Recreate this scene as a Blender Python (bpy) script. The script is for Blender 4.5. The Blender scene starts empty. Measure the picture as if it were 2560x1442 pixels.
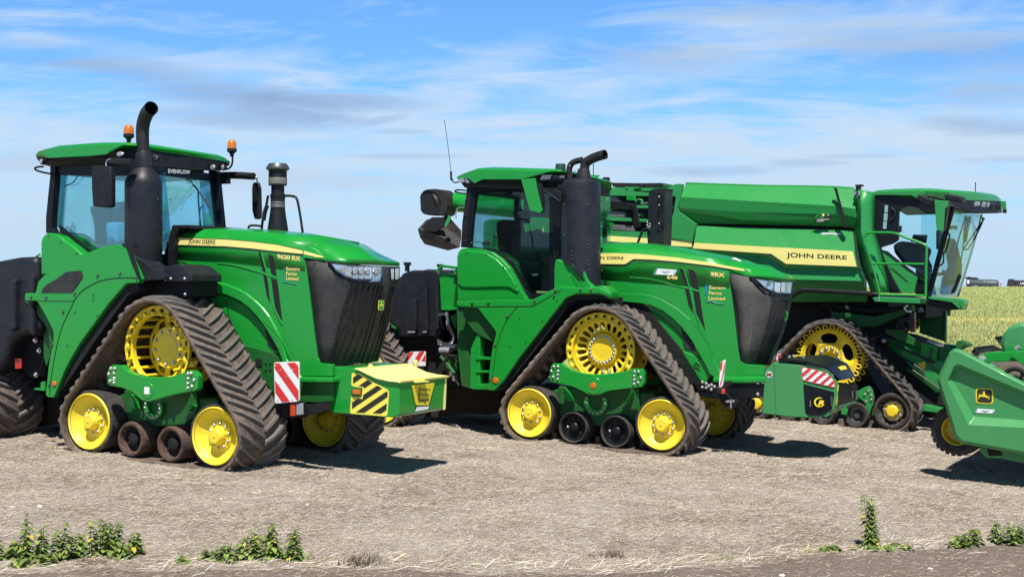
import bpy, bmesh, math, random
from mathutils import Vector, Matrix
random.seed(7)
S = bpy.context.scene
COL = S.collection
R = math.radians
# ---------------------------------------------------------------- camera, sky, sun, exposure
FPX = 3400.0                                   # focal length in photograph pixels (2560 wide)
CAMZ = 2.25
cam = bpy.data.cameras.new("camera"); co = bpy.data.objects.new("camera", cam); COL.objects.link(co)
co.location = (0, 0, CAMZ); co.rotation_euler = (R(90), 0, 0)
cam.sensor_width = 36; cam.lens = 36 * FPX / 2560; cam.clip_end = 3000; cam.clip_start = .1
S.camera = co
SUN_EL, SUN_AZ = R(62), R(178)                 # azimuth measured clockwise from +Y (the view direction)
world = bpy.data.worlds.new("World"); S.world = world; world.use_nodes = True
wn = world.node_tree; wn.nodes.clear()
def N(t, ty, **kw):
    n = t.nodes.new(ty)
    for k, v in kw.items():
        if k.startswith('i_'): n.inputs[k[2:].replace('_', ' ')].default_value = v
        else: setattr(n, k, v)
    return n
def math_n(t, op, a, b=None, c=None, clamp=False):
    n = t.nodes.new('ShaderNodeMath'); n.operation = op; n.use_clamp = clamp
    for i, v in enumerate((a, b, c)):
        if v is None: continue
        if isinstance(v, (int, float)): n.inputs[i].default_value = v
        else: t.links.new(v, n.inputs[i])
    return n.outputs[0]
def mix_c(t, fac, a, b, blend='MIX'):
    n = t.nodes.new('ShaderNodeMix'); n.data_type = 'RGBA'; n.blend_type = blend
    for s, v in ((n.inputs[0], fac), (n.inputs[6], a), (n.inputs[7], b)):
        if isinstance(v, (int, float)): s.default_value = v
        elif isinstance(v, tuple): s.default_value = (*v, 1) if len(v) == 3 else v
        else: t.links.new(v, s)
    return n.outputs[2]
def ramp(t, fac, stops, interp='LINEAR'):
    n = t.nodes.new('ShaderNodeValToRGB'); r = n.color_ramp; r.interpolation = interp
    while len(r.elements) > 1: r.elements.remove(r.elements[-1])
    r.elements[0].position = stops[0][0]; c = stops[0][1]; r.elements[0].color = (c, c, c, 1) if isinstance(c, (int, float)) else (*c, 1)
    for p, c in stops[1:]:
        e = r.elements.new(p); e.color = (c, c, c, 1) if isinstance(c, (int, float)) else (*c, 1)
    t.links.new(fac, n.inputs[0]); return n.outputs[0]
sky = N(wn, 'ShaderNodeTexSky', sky_type='NISHITA', sun_disc=False)
sky.sun_elevation = SUN_EL; sky.sun_rotation = SUN_AZ
sky.air_density = 1.0; sky.dust_density = 0.3; sky.ozone_density = 2.5; sky.altitude = 0
geo = N(wn, 'ShaderNodeTexCoord'); sep = N(wn, 'ShaderNodeSeparateXYZ'); wn.links.new(geo.outputs['Generated'], sep.inputs[0])
X_, Y_, Z_ = sep.outputs
hor = math_n(wn, 'ARCTAN2', X_, Y_)                      # bearing, 0 = the way the photographer looks
el = math_n(wn, 'ARCSINE', Z_)
# streaked cloud layers: a flat deck seen at a low angle
den = math_n(wn, 'ADD', math_n(wn, 'MAXIMUM', Z_, 0.0), 0.16)
cx = math_n(wn, 'DIVIDE', X_, den); cy = math_n(wn, 'DIVIDE', Y_, den)
cmb = N(wn, 'ShaderNodeCombineXYZ'); wn.links.new(cx, cmb.inputs[0]); wn.links.new(cy, cmb.inputs[1])
def wnoise(scale, vec, detail=6, rough=.55, dist=0.0, off=(0, 0, 0), sc=(1, 1, 1), rot=0.0):
    m = N(wn, 'ShaderNodeMapping'); m.inputs['Location'].default_value = off; m.inputs['Scale'].default_value = sc
    m.inputs['Rotation'].default_value = (0, 0, rot)
    wn.links.new(vec, m.inputs[0])
    n = N(wn, 'ShaderNodeTexNoise'); n.inputs['Scale'].default_value = scale; n.inputs['Detail'].default_value = detail
    n.inputs['Roughness'].default_value = rough; n.inputs['Distortion'].default_value = dist
    wn.links.new(m.outputs[0], n.inputs['Vector']); return n.outputs[0]
veil = wnoise(1.5, cmb.outputs[0], 7, .58, .5, off=(3.1, 1.2, 0), sc=(.8, 1.0, 1), rot=.45)
fine = wnoise(5.0, cmb.outputs[0], 9, .64, .7, off=(7, 2, 0), sc=(.5, 1.0, 1), rot=.35)
elf = math_n(wn, 'MULTIPLY', el, 1 / 0.215, clamp=True)   # 0 at the horizon, 1 at about 12 degrees
# coverage: heavy veil low down, breaking up with height
cov = math_n(wn, 'ADD', math_n(wn, 'MULTIPLY', veil, .75), math_n(wn, 'MULTIPLY', fine, .45))
thr = math_n(wn, 'SUBTRACT', cov, math_n(wn, 'MULTIPLY_ADD', elf, .29, .35))
cov = math_n(wn, 'MULTIPLY', thr, 5.0, clamp=True)
base = mix_c(wn, 1.0, sky.outputs[0], (0.60, 1.0, 1.45), 'MULTIPLY')
# named cloud banks: (bearing, elevation, half-width, half-height, tilt)
def bank(b0, e0, w, h, tilt=0.0, edge=.9):
    dx = math_n(wn, 'SUBTRACT', hor, b0); dy = math_n(wn, 'SUBTRACT', el, e0)
    dy = math_n(wn, 'MULTIPLY_ADD', dx, -tilt, dy)
    a = math_n(wn, 'DIVIDE', dx, w); b = math_n(wn, 'DIVIDE', dy, h)
    r2 = math_n(wn, 'ADD', math_n(wn, 'MULTIPLY', a, a), math_n(wn, 'MULTIPLY', b, b))
    v = math_n(wn, 'SUBTRACT', 1.0, r2)
    v = math_n(wn, 'ADD', v, math_n(wn, 'MULTIPLY_ADD', fine, 3.4, -1.75))
    return math_n(wn, 'MULTIPLY', v, edge, clamp=True)
def pxb(x, y): return math.atan((x - 1280) / FPX), math.atan((721 - y) / math.hypot(FPX, x - 1280))
WHITE = (5.1, 6.25, 7.5); GREY = (2.2, 3.4, 5.5)
skyc = mix_c(wn, math_n(wn, 'MULTIPLY', cov, .92), base, WHITE)
for (x, y, w, h, tilt, c, op) in (
        (350, 400, 700, 130, -.05, WHITE, .75), (1050, 380, 800, 170, -.10, WHITE, .62), (1900, 400, 900, 150, .0, WHITE, .65), (1350, 560, 1500, 110, 0, WHITE, .5), (1180, 190, 260, 90, .4, WHITE, .4),
        (480, 170, 480, 60, -.16, WHITE, .5), (2150, 60, 700, 75, -.05, WHITE, .75), (2300, 330, 420, 80, .0, WHITE, .4),
        (470, 210, 380, 52, -.17, GREY, .85), (830, 250, 300, 26, -.04, GREY, .8), (640, 300, 300, 30, -.02, GREY, .7), (130, 155, 170, 16, 0, GREY, .4), (2330, 120, 420, 75, -.12, GREY, .6), (1650, 140, 260, 45, -.05, GREY, .45), (1900, 30, 300, 25, 0, GREY, .35),
        (2470, 235, 220, 45, 0, GREY, .55), (2480, 315, 200, 30, -.1, GREY, .75), (1800, 427, 200, 18, 0, GREY, .75), (2000, 408, 130, 14, 0, GREY, .6), (2150, 390, 150, 8, 0, GREY, .55), (960, 300, 70, 12, .2, GREY, .5), (1000, 330, 90, 9, 0, GREY, .45),
        (1130, 350, 70, 8, 0, GREY, .4), (1000, 390, 180, 9, 0, GREY, .45), (60, 400, 200, 40, 0, GREY, .3), (700, 450, 400, 40, 0, GREY, .25), (2500, 400, 150, 12, 0, GREY, .4)):
    b0, e0 = pxb(x, y)
    f = math_n(wn, 'MULTIPLY', bank(b0, e0, w / FPX, h / FPX, tilt), op * (.82 if c is GREY else 1))
    skyc = mix_c(wn, f, skyc, c)
# pale air near the horizon
hz = math_n(wn, 'POWER', math_n(wn, 'SUBTRACT', 1.0, elf, clamp=True), 3.0)
skyc = mix_c(wn, math_n(wn, 'MULTIPLY', hz, .75), skyc, (4.2, 5.75, 7.5))
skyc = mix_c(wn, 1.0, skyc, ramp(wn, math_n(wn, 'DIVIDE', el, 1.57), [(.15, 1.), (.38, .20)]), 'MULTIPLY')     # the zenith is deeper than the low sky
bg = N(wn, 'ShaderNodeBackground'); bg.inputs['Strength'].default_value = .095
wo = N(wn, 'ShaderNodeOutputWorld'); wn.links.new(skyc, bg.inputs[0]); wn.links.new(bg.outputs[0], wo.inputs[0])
sl = bpy.data.lights.new("sun", 'SUN'); sl.energy = 5.0; sl.angle = R(.53); sl.color = (1, .965, .91)
so = bpy.data.objects.new("sun", sl); COL.objects.link(so); so.location = (0, 0, 30)
_sd = Vector((math.sin(SUN_AZ) * math.cos(SUN_EL), math.cos(SUN_AZ) * math.cos(SUN_EL), math.sin(SUN_EL)))
so.rotation_euler = _sd.to_track_quat('Z', 'Y').to_euler()
S.view_settings.view_transform = 'Standard'; S.view_settings.look = 'None'; S.view_settings.exposure = 0.35; S.view_settings.gamma = 1
S.cycles.max_bounces = 8; S.cycles.transparent_max_bounces = 16; S.cycles.caustics_reflective = False; S.cycles.caustics_refractive = False

# ---------------------------------------------------------------- ground shape
def smooth(a, b, x):
    t = max(0., min(1., (x - a) / (b - a))); return t * t * (3 - 2 * t)
def gz(x, y):
    near = CAMZ - 2.581 - .0387 * max(-14, min(13, x)) + .021 * min(y, 30)
    far = CAMZ - 2.05 + 1.55 * smooth(34, 190, y)
    k = smooth(26, 40, y)
    return near * (1 - k) + far * k

# ---------------------------------------------------------------- materials
MATS = {}
def mat(name, col, rough=.5, metal=0.0, coat=0.0, bump=None, var=None, dust=None, spec=.5, **kw):
    if name in MATS: return MATS[name]
    m = bpy.data.materials.new(name); m.use_nodes = True; t = m.node_tree; b = t.nodes['Principled BSDF']
    b.inputs['Base Color'].default_value = (*col, 1); b.inputs['Roughness'].default_value = rough; b.inputs['Metallic'].default_value = metal
    b.inputs['Coat Weight'].default_value = coat; b.inputs['Coat Roughness'].default_value = .06; b.inputs['Specular IOR Level'].default_value = spec
    tc = N(t, 'ShaderNodeTexCoord'); out = None
    def noise(sc, det=5, rg=.55):
        n = N(t, 'ShaderNodeTexNoise'); n.inputs['Scale'].default_value = sc; n.inputs['Detail'].default_value = det; n.inputs['Roughness'].default_value = rg
        t.links.new(tc.outputs['Object'], n.inputs['Vector']); return n.outputs[0]
    if var:                                     # (scale, amount, other colour)
        f = ramp(t, noise(var[0]), [(.35, 0.), (.7, 1.)])
        out = mix_c(t, math_n(t, 'MULTIPLY', f, var[1]), col, var[2])
    if dust:                                    # (scale, amount, colour): blotchy dried dirt
        f = ramp(t, math_n(t, 'MULTIPLY', noise(dust[0], 8, .65), noise(dust[0] * 4.3, 6, .6)), [(.18, 0.), (.36, 1.)])
        out = mix_c(t, math_n(t, 'MULTIPLY', f, dust[1]), out if out is not None else col, dust[2])
        t.links.new(math_n(t, 'MULTIPLY_ADD', f, .35 * dust[1], rough, clamp=True), b.inputs['Roughness'])
    if out is not None: t.links.new(out, b.inputs['Base Color'])
    if bump:
        bp = N(t, 'ShaderNodeBump'); bp.inputs['Strength'].default_value = bump[1]; bp.inputs['Distance'].default_value = bump[2] if len(bump) > 2 else .01
        t.links.new(noise(bump[0], 6), bp.inputs['Height']); t.links.new(bp.outputs[0], b.inputs['Normal'])
    for k, v in kw.items(): b.inputs[k.replace('_', ' ')].default_value = v
    MATS[name] = m; return m
DUST = (.30, .22, .15)
G = mat('green_paint', (.008, .285, .030), .32, coat=.35, bump=(2.2, .04, .01), dust=(1.4, .10, (.05, .30, .05)))
G2 = mat('green_paint_panel', (.022, .27, .055), .38, coat=.25, bump=(1.5, .04, .01), dust=(1.1, .12, (.07, .27, .08)))
G3 = mat('green_plastic', (.045, .26, .075), .45, coat=.1, bump=(1.8, .05, .01), dust=(1.7, .25, (.10, .27, .12)))
GD = mat('shaded_chassis_green', (.004, .11, .014), .5, dust=(3, .35, (.06, .08, .035)))  # shade under beams and in recesses put into a darker green
Y = mat('yellow_paint', (.90, .66, .02), .36, coat=.2, dust=(3.0, .25, (.55, .38, .06)))
YW = mat('wheel_yellow_paint', (.90, .71, .035), .45, dust=(3.0, .22, (.60, .46, .12)))
YS = mat('yellow_stripe', (.95, .84, .26), .4)
YL = mat('lid_yellow_paint', (.94, .84, .25), .45, dust=(2.0, .2, (.80, .70, .22)))
K = mat('black_plastic', (.009, .0095, .011), .45, spec=.3, dust=(4, .25, (.05, .045, .04)))
KG = mat('black_paint_gloss', (.008, .009, .012), .38, coat=.0, spec=.25)
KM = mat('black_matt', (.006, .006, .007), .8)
KT = mat('tank_black_plastic', (.012, .014, .020), .42, spec=.35, dust=(2, .2, (.07, .06, .055)))
GR = mat('grille_black_mesh', (.018, .019, .020), .6, dust=(5, .5, (.06, .055, .045)))
RB = mat('track_rubber', (.085, .066, .052), .85, bump=(30, .3, .004), dust=(4, .9, (.235, .165, .12)))
RL = mat('track_lug_rubber', (.12, .115, .11), .7, bump=(40, .35, .004), dust=(9, .6, (.21, .165, .135)))
TY = mat('tyre_rubber', (.028, .026, .025), .8, bump=(25, .3, .003), dust=(4, .6, (.10, .08, .065)))
RUST = mat('worn_roller_rubber', (.045, .030, .025), .7, dust=(6, .8, (.16, .085, .055)))
ST = mat('bolt_steel', (.52, .51, .48), .38, metal=.85)
BD = mat('dull_bolt', (.10, .11, .10), .5, metal=.5)
CH = mat('bright_steel', (.70, .70, .70), .22, metal=1)
SV = mat('silver_paint', (.45, .46, .48), .4, metal=.5)
WH = mat('white_film', (.82, .82, .80), .5)
RD = mat('red_film', (.66, .035, .03), .45)
OR = mat('amber_lens', (.90, .22, .015), .2, coat=.5, Transmission_Weight=.3)
RDL = mat('red_lens', (.50, .02, .015), .2, coat=.5)
TX = mat('black_lettering', (.020, .022, .012), .5)
TG = mat('yellow_lettering', (.95, .66, .22), .4)
TW = mat('white_lettering', (.80, .82, .82), .5)
BL = mat('blue_cloth', (.16, .50, .80), .8)
SEAT = mat('seat_fabric', (.022, .022, .024), .9)
INT = mat('cab_interior_grey', (.05, .052, .055), .7)
REF = mat('lamp_reflector', (.80, .82, .85), .12, metal=.9)
def glass(name, tint, refl=.10, haze=.0):
    m = bpy.data.materials.new(name); m.use_nodes = True; t = m.node_tree; t.nodes.clear()
    tr = N(t, 'ShaderNodeBsdfTransparent'); tr.inputs[0].default_value = (*tint, 1)
    gl = N(t, 'ShaderNodeBsdfGlossy'); gl.inputs['Roughness'].default_value = .03; gl.inputs[0].default_value = (.9, 1, 1, 1)
    fr = N(t, 'ShaderNodeFresnel'); fr.inputs[0].default_value = 1.45
    f = math_n(t, 'MULTIPLY_ADD', fr.outputs[0], .38, refl - .03, clamp=True)
    mx = N(t, 'ShaderNodeMixShader'); t.links.new(f, mx.inputs[0]); t.links.new(tr.outputs[0], mx.inputs[1]); t.links.new(gl.outputs[0], mx.inputs[2])
    last = mx.outputs[0]
    if haze:
        df = N(t, 'ShaderNodeBsdfDiffuse'); df.inputs[0].default_value = (.35, .36, .34, 1)
        m2 = N(t, 'ShaderNodeMixShader'); m2.inputs[0].default_value = haze; t.links.new(last, m2.inputs[1]); t.links.new(df.outputs[0], m2.inputs[2]); last = m2.outputs[0]
    o = N(t, 'ShaderNodeOutputMaterial'); t.links.new(last, o.inputs[0]); return m
GL = glass('cab_glass', (.77, .93, .945), .03, 0)
GLD = glass('tinted_cab_glass', (.60, .74, .78), .05, .01)
LENS = glass('lamp_lens', (.92, .95, .97), .10)

# ---------------------------------------------------------------- tracing spaces: zoomed crops of the photograph -> photograph pixels
SP = {'A': (0, 220, 3.2), 'B': (0, 600, 2.404), 'C': (400, 540, 2.404), 'D': (920, 360, 2.404), 'E': (1100, 660, 2.884), 'G': (1500, 580, 2.576),
      'H': (1900, 440, 3.135), 'I': (1860, 760, 3.004), 'J': (0, 620, 2.884), 'K': (1500, 440, 3.657), 'L': (2360, 640, 4.505), 'M': (940, 640, 3.277),
      'N': (1780, 860, 5.547), 'O': (2160, 740, 2.884), 'P': (0, 0, 1)}
def T(s):
    """'B 10,20 30,40' -> list of photograph pixels"""
    w = s.split(); sp = SP[w[0]]; out = []
    for q in w[1:]:
        a, b = q.split(','); out.append((sp[0] + float(a) / sp[2], sp[1] + float(b) / sp[2]))
    return out
class Frame:
    """A vehicle's own axes: u forward, v into the picture from its near side, z up; metres."""
    def __init__(f, px, depth, theta):
        th = R(theta); f.th = th
        f.d = Vector((math.cos(th), -math.sin(th), 0)); f.n = Vector((math.sin(th), math.cos(th), 0))
        x = (px - 1280) / FPX * depth
        f.O = Vector((x, depth, gz(x, depth)))
    def ray(f, x, y): return Vector(((x - 1280) / FPX, 1, -(y - 721) / FPX))
    def loc(f, P):
        q = P - f.O; return Vector((q.dot(f.d), q.dot(f.n), q.z))
    def p(f, x, y, v):
        r = f.ray(x, y); o = f.O - Vector((0, 0, CAMZ)); t = (o.dot(f.n) + v) / r.dot(f.n)
        P = r * t; P.z += CAMZ; return f.loc(P)
    def pu(f, x, y, u):
        r = f.ray(x, y); o = f.O; t = (o.dot(f.d) + u) / r.dot(f.d)
        P = r * t; P.z += CAMZ; return f.loc(P)
    def m(f, px, v):                            # metres for a length of px pixels seen at lateral offset v near the frame's origin
        return px * (f.O.y + v) / FPX
    def W(f, L): return f.O + f.d * L.x + f.n * L.y + Vector((0, 0, L.z))
    def px(f, L):
        P = f.W(L); return (1280 + FPX * P.x / P.y, 721 - FPX * (P.z - CAMZ) / P.y)
def thing(name, label, cat, frame=None, loc=None, rot=0, group=None):
    o = bpy.data.objects.new(name, None); COL.objects.link(o); o.empty_display_size = .2
    if frame: o.location = frame.O; o.rotation_euler = (0, 0, -frame.th)
    if loc is not None: o.location = loc; o.rotation_euler = (0, 0, rot)
    o['label'] = label; o['category'] = cat
    if group: o['group'] = group
    return o
def tag(o, label, cat, group=None, kind=None):
    o['label'] = label
    if cat: o['category'] = cat
    if group: o['group'] = group
    if kind: o['kind'] = kind
    return o
def link(name, bm, m, parent, smooth_=False, bev=0, seg=2, label=None, sharp=35, solid=0):
    me = bpy.data.meshes.new(name); bm.normal_update(); bm.to_mesh(me); bm.free()
    o = bpy.data.objects.new(name, me); COL.objects.link(o); me.materials.append(m)
    if parent: o.parent = parent
    if smooth_:
        me.polygons.foreach_set('use_smooth', [True] * len(me.polygons))
        try: me.set_sharp_from_angle(angle=R(sharp))
        except Exception: pass
    if solid:
        s = o.modifiers.new('s', 'SOLIDIFY'); s.thickness = solid; s.offset = -1
    if bev:
        b = o.modifiers.new('b', 'BEVEL'); b.width = bev; b.segments = seg; b.limit_method = 'ANGLE'; b.angle_limit = R(28); b.harden_normals = False
    if label: o['label'] = label
    return o
def bm_prism(bm, pts, off):
    a = [bm.verts.new(p) for p in pts]; b = [bm.verts.new(p + off) for p in pts]; n = len(pts)
    fs = [bm.faces.new(a), bm.faces.new(b[::-1])]
    for i in range(n): fs.append(bm.faces.new((a[i], b[i], b[(i + 1) % n], a[(i + 1) % n])))
    return fs
def fixn(bm): bmesh.ops.recalc_face_normals(bm, faces=bm.faces[:])
def ext(name, F, pts, v, t, m, par, bev=.006, **kw):
    """outline traced on the vertical plane v, t metres thick"""
    bm = bmesh.new()
    if isinstance(pts, str): pts = T(pts)
    if pts and isinstance(pts[0], tuple) : P = [F.p(x, y, v) for x, y in pts]
    else: P = pts
    bm_prism(bm, P, Vector((0, t, 0))); fixn(bm)
    return link(name, bm, m, par, bev=bev, **kw)
def extu(name, F, pts, u, t, m, par, bev=.006, **kw):
    """outline traced on the plane across the vehicle at u, t metres thick towards the rear"""
    bm = bmesh.new()
    if isinstance(pts, str): pts = T(pts)
    bm_prism(bm, [F.pu(x, y, u) for x, y in pts], Vector((-t, 0, 0))); fixn(bm)
    return link(name, bm, m, par, bev=bev, **kw)
def loft(name, rows, m, par, close=False, cap=False, smooth_=True, thick=0, bev=0, sub=0, sharp=35, **kw):
    """rows of local points; faces between successive rows"""
    bm = bmesh.new(); V = [[bm.verts.new(p) for p in r] for r in rows]
    n = len(rows[0])
    for a, b in zip(V, V[1:]):
        for i in range(n if close else n - 1):
            j = (i + 1) % n
            try: bm.faces.new((a[i], a[j], b[j], b[i]))
            except ValueError: pass
    if cap:
        bm.faces.new(V[0][::-1]); bm.faces.new(V[-1])
    bmesh.ops.remove_doubles(bm, verts=bm.verts[:], dist=1e-5); fixn(bm)
    return link(name, bm, m, par, smooth_=smooth_, solid=thick, bev=bev, sharp=sharp, **kw)
def rowp(F, s, vs):
    P = T(s)
    if isinstance(vs, (int, float)): vs = [vs] * len(P)
    return [F.p(x, y, v) for (x, y), v in zip(P, vs)]
def frames_along(P):
    n = len(P); tans = [(P[min(i + 1, n - 1)] - P[max(i - 1, 0)]).normalized() for i in range(n)]
    up = Vector((0, 0, 1)) if abs(tans[0].z) < .9 else Vector((0, 1, 0))
    a = tans[0].cross(up).normalized(); out = []
    for t in tans:
        a = (a - t * a.dot(t)).normalized(); out.append((t, a, t.cross(a)))
    return out
def bm_tube(bm, P, r, k=10, cap=True, ell=1.0):
    if not isinstance(r, (list, tuple)): r = [r] * len(P)
    fr = frames_along(P); rings = []
    for p, rr, (t, a, b) in zip(P, r, fr):
        rings.append([bm.verts.new(p + (a * math.cos(2 * math.pi * i / k) * ell + b * math.sin(2 * math.pi * i / k)) * rr) for i in range(k)])
    for q, w in zip(rings, rings[1:]):
        for i in range(k): bm.faces.new((q[i], q[(i + 1) % k], w[(i + 1) % k], w[i]))
    if cap: bm.faces.new(rings[0][::-1]); bm.faces.new(rings[-1])
def curve_pts(P, n=6):
    """Catmull-Rom through the points"""
    if len(P) < 3: return P
    Q = [P[0] * 2 - P[1]] + list(P) + [P[-1] * 2 - P[-2]]; out = []
    for i in range(1, len(Q) - 2):
        for k in range(n):
            t = k / n; a, b, c, d = Q[i - 1], Q[i], Q[i + 1], Q[i + 2]
            out.append(.5 * ((2 * b) + (c - a) * t + (2 * a - 5 * b + 4 * c - d) * t * t + (3 * b - a - 3 * c + d) * t ** 3))
    out.append(P[-1]); return out
def tube(name, P, r, m, par, k=10, curve=True, cap=True, **kw):
    bm = bmesh.new()
    if curve and not isinstance(r, (list, tuple)): P = curve_pts(P)
    bm_tube(bm, P, r, k, cap); fixn(bm)
    return link(name, bm, m, par, smooth_=True, sharp=50, **kw)
def bm_lathe(bm, c, prof, axis='v', k=32, a0=0.0, cap=True):
    """profile [(radius, distance along axis)] about the point c; axis v, z or u"""
    rings = []
    for r, h in prof:
        ring = []
        for i in range(k):
            t = a0 + 2 * math.pi * i / k; s, q = math.sin(t) * r, math.cos(t) * r
            ring.append(bm.verts.new(c + (Vector((q, h, s)) if axis == 'v' else Vector((q, s, h)) if axis == 'z' else Vector((h, q, s)))))
        rings.append(ring)
    for q, w in zip(rings, rings[1:]):
        for i in range(k): bm.faces.new((q[i], q[(i + 1) % k], w[(i + 1) % k], w[i]))
    if cap: bm.faces.new(rings[0][::-1]); bm.faces.new(rings[-1])
def lathe(name, c, prof, m, par, axis='v', k=32, a0=0.0, sharp=35, cap=True, **kw):
    bm = bmesh.new(); bm_lathe(bm, c, prof, axis, k, a0, cap)
    bmesh.ops.dissolve_degenerate(bm, edges=bm.edges[:], dist=1e-5); fixn(bm)
    return link(name, bm, m, par, smooth_=True, sharp=sharp, **kw)
def box(name, a, b, m, par, bev=.005, **kw):
    bm = bmesh.new()
    x0, x1 = sorted((a[0], b[0])); y0, y1 = sorted((a[1], b[1])); z0, z1 = sorted((a[2], b[2]))
    bm_prism(bm, [Vector((x0, y0, z0)), Vector((x1, y0, z0)), Vector((x1, y0, z1)), Vector((x0, y0, z1))], Vector((0, y1 - y0, 0))); fixn(bm)
    return link(name, bm, m, par, bev=bev, **kw)
BOLTS = {}
def bolt(c, r, par, axis='v', m=None, name='bolt'):
    key = (round(r, 4), axis, (m or ST).name)
    if key not in BOLTS:
        bm = bmesh.new(); bm_lathe(bm, Vector((0, 0, 0)), [(r * 1.35, 0), (r * 1.35, -.25 * r), (r, -.28 * r), (r, -r * 1.1), (r * .75, -r * 1.3)], axis, 6, .3)
        fixn(bm); me = bpy.data.meshes.new('bolt'); bm.to_mesh(me); bm.free(); me.materials.append(m or ST); BOLTS[key] = me
    o = bpy.data.objects.new(name, BOLTS[key]); COL.objects.link(o); o.location = c; o.parent = par; return o
def quad(a, b, c, d):
    """bilinear map: a bottom-left, b bottom-right, c top-right, d top-left"""
    return lambda s, t: (a * (1 - s) + b * s) * (1 - t) + (d * (1 - s) + c * s) * t
def decal(name, polys, Q, m, par, thick=.003, off=.0, **kw):
    """flat marks given in the unit square, laid on the patch Q"""
    n = ((Q(1, 0) - Q(0, 0)).cross(Q(0, 1) - Q(0, 0))).normalized()
    bm = bmesh.new()
    for P in polys:
        if len(P) < 3: continue
        try: bm_prism(bm, [Q(*p) + n * (off + thick) for p in P], -n * thick)
        except ValueError: pass
    fixn(bm); return link(name, bm, m, par, **kw)
def text(name, s, Q, m, par, bold=.0, thick=.001, off=0.0, shear=0, space=1.0):
    cu = bpy.data.curves.new(name, 'FONT'); cu.body = s; cu.offset = bold; cu.resolution_u = 4; cu.shear = shear; cu.space_character = space
    o = bpy.data.objects.new(name, cu); COL.objects.link(o)
    dg = bpy.context.evaluated_depsgraph_get(); dg.update(); me = bpy.data.meshes.new_from_object(o.evaluated_get(dg))
    bpy.data.objects.remove(o)
    xs = [v.co.x for v in me.vertices]; ys = [v.co.y for v in me.vertices]
    x0, x1, y0, y1 = min(xs), max(xs), min(ys), max(ys)
    n = ((Q(1, 0) - Q(0, 0)).cross(Q(0, 1) - Q(0, 0))).normalized()
    for v in me.vertices:
        v.co = Q((v.co.x - x0) / (x1 - x0), (v.co.y - y0) / (y1 - y0)) + n * (off + thick)
    me.materials.append(m); ob = bpy.data.objects.new(name, me); COL.objects.link(ob); ob.parent = par
    return ob
def clip_half(P, a, b, c):
    """keep the part of polygon P with a*x + b*y <= c"""
    out = []
    for i in range(len(P)):
        p, q = P[i], P[(i + 1) % len(P)]; dp = a * p[0] + b * p[1] - c; dq = a * q[0] + b * q[1] - c
        if dp <= 0: out.append(p)
        if dp * dq < 0:
            t = dp / (dp - dq); out.append((p[0] + (q[0] - p[0]) * t, p[1] + (q[1] - p[1]) * t))
    return out
def stripes(poly, slope, width, period, phase=0.0):
    """diagonal bands y = slope*x + c clipped to a polygon in the plane of the picture patch"""
    out = []; cs = [y - slope * x for x, y in poly]; c = min(cs) - period + phase
    while c < max(cs) + period:
        P = clip_half(poly, -slope, 1, c + width); P = clip_half(P, slope, -1, -c) if P else P
        if len(P) > 2: out.append(P)
        c += period
    return out
def sheet(name, F, polys, v, m, par, thick=.004, **kw):
    """flat marks traced in photograph pixels on the plane v, thick towards the viewer"""
    bm = bmesh.new()
    for P in polys:
        if len(P) > 2: bm_prism(bm, [F.p(x, y, v) for x, y in P], Vector((0, thick, 0)))
    fixn(bm); return link(name, bm, m, par, **kw)
def patch(F, s, vs):
    P = rowp(F, s, vs); return quad(*P)
# ---------------------------------------------------------------- track units
def hull2(P):
    P = sorted(set((round(a, 5), round(b, 5)) for a, b in P))
    def half(P):
        h = []
        for p in P:
            while len(h) > 1 and (h[-1][0] - h[-2][0]) * (p[1] - h[-2][1]) - (h[-1][1] - h[-2][1]) * (p[0] - h[-2][0]) <= 0: h.pop()
            h.append(p)
        return h
    a, b = half(P), half(P[::-1]); return a[:-1] + b[:-1]
def resample(P, n):
    P = [Vector(p) for p in P]; L = [(P[(i + 1) % len(P)] - P[i]).length for i in range(len(P))]; tot = sum(L); out = []; i = 0; acc = 0
    for k in range(n):
        s = tot * k / n
        while acc + L[i] < s: acc += L[i]; i += 1
        t = (s - acc) / L[i]; out.append(P[i].lerp(P[(i + 1) % len(P)], t))
    return out, tot
def loop_path(circles, n):
    """circles [(u, z, r)] -> n points on the taut loop round them, with outward normals; counter-clockwise seen from -v"""
    pts = []
    for u, z, r in circles:
        pts += [(u + r * math.cos(2 * math.pi * k / 96), z + r * math.sin(2 * math.pi * k / 96)) for k in range(96)]
    P, tot = resample(hull2(pts), n); out = []
    for i in range(n):
        t = (P[(i + 1) % n] - P[i - 1]).normalized(); out.append((P[i], Vector((t.y, -t.x)), t))
    return out, tot
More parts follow.
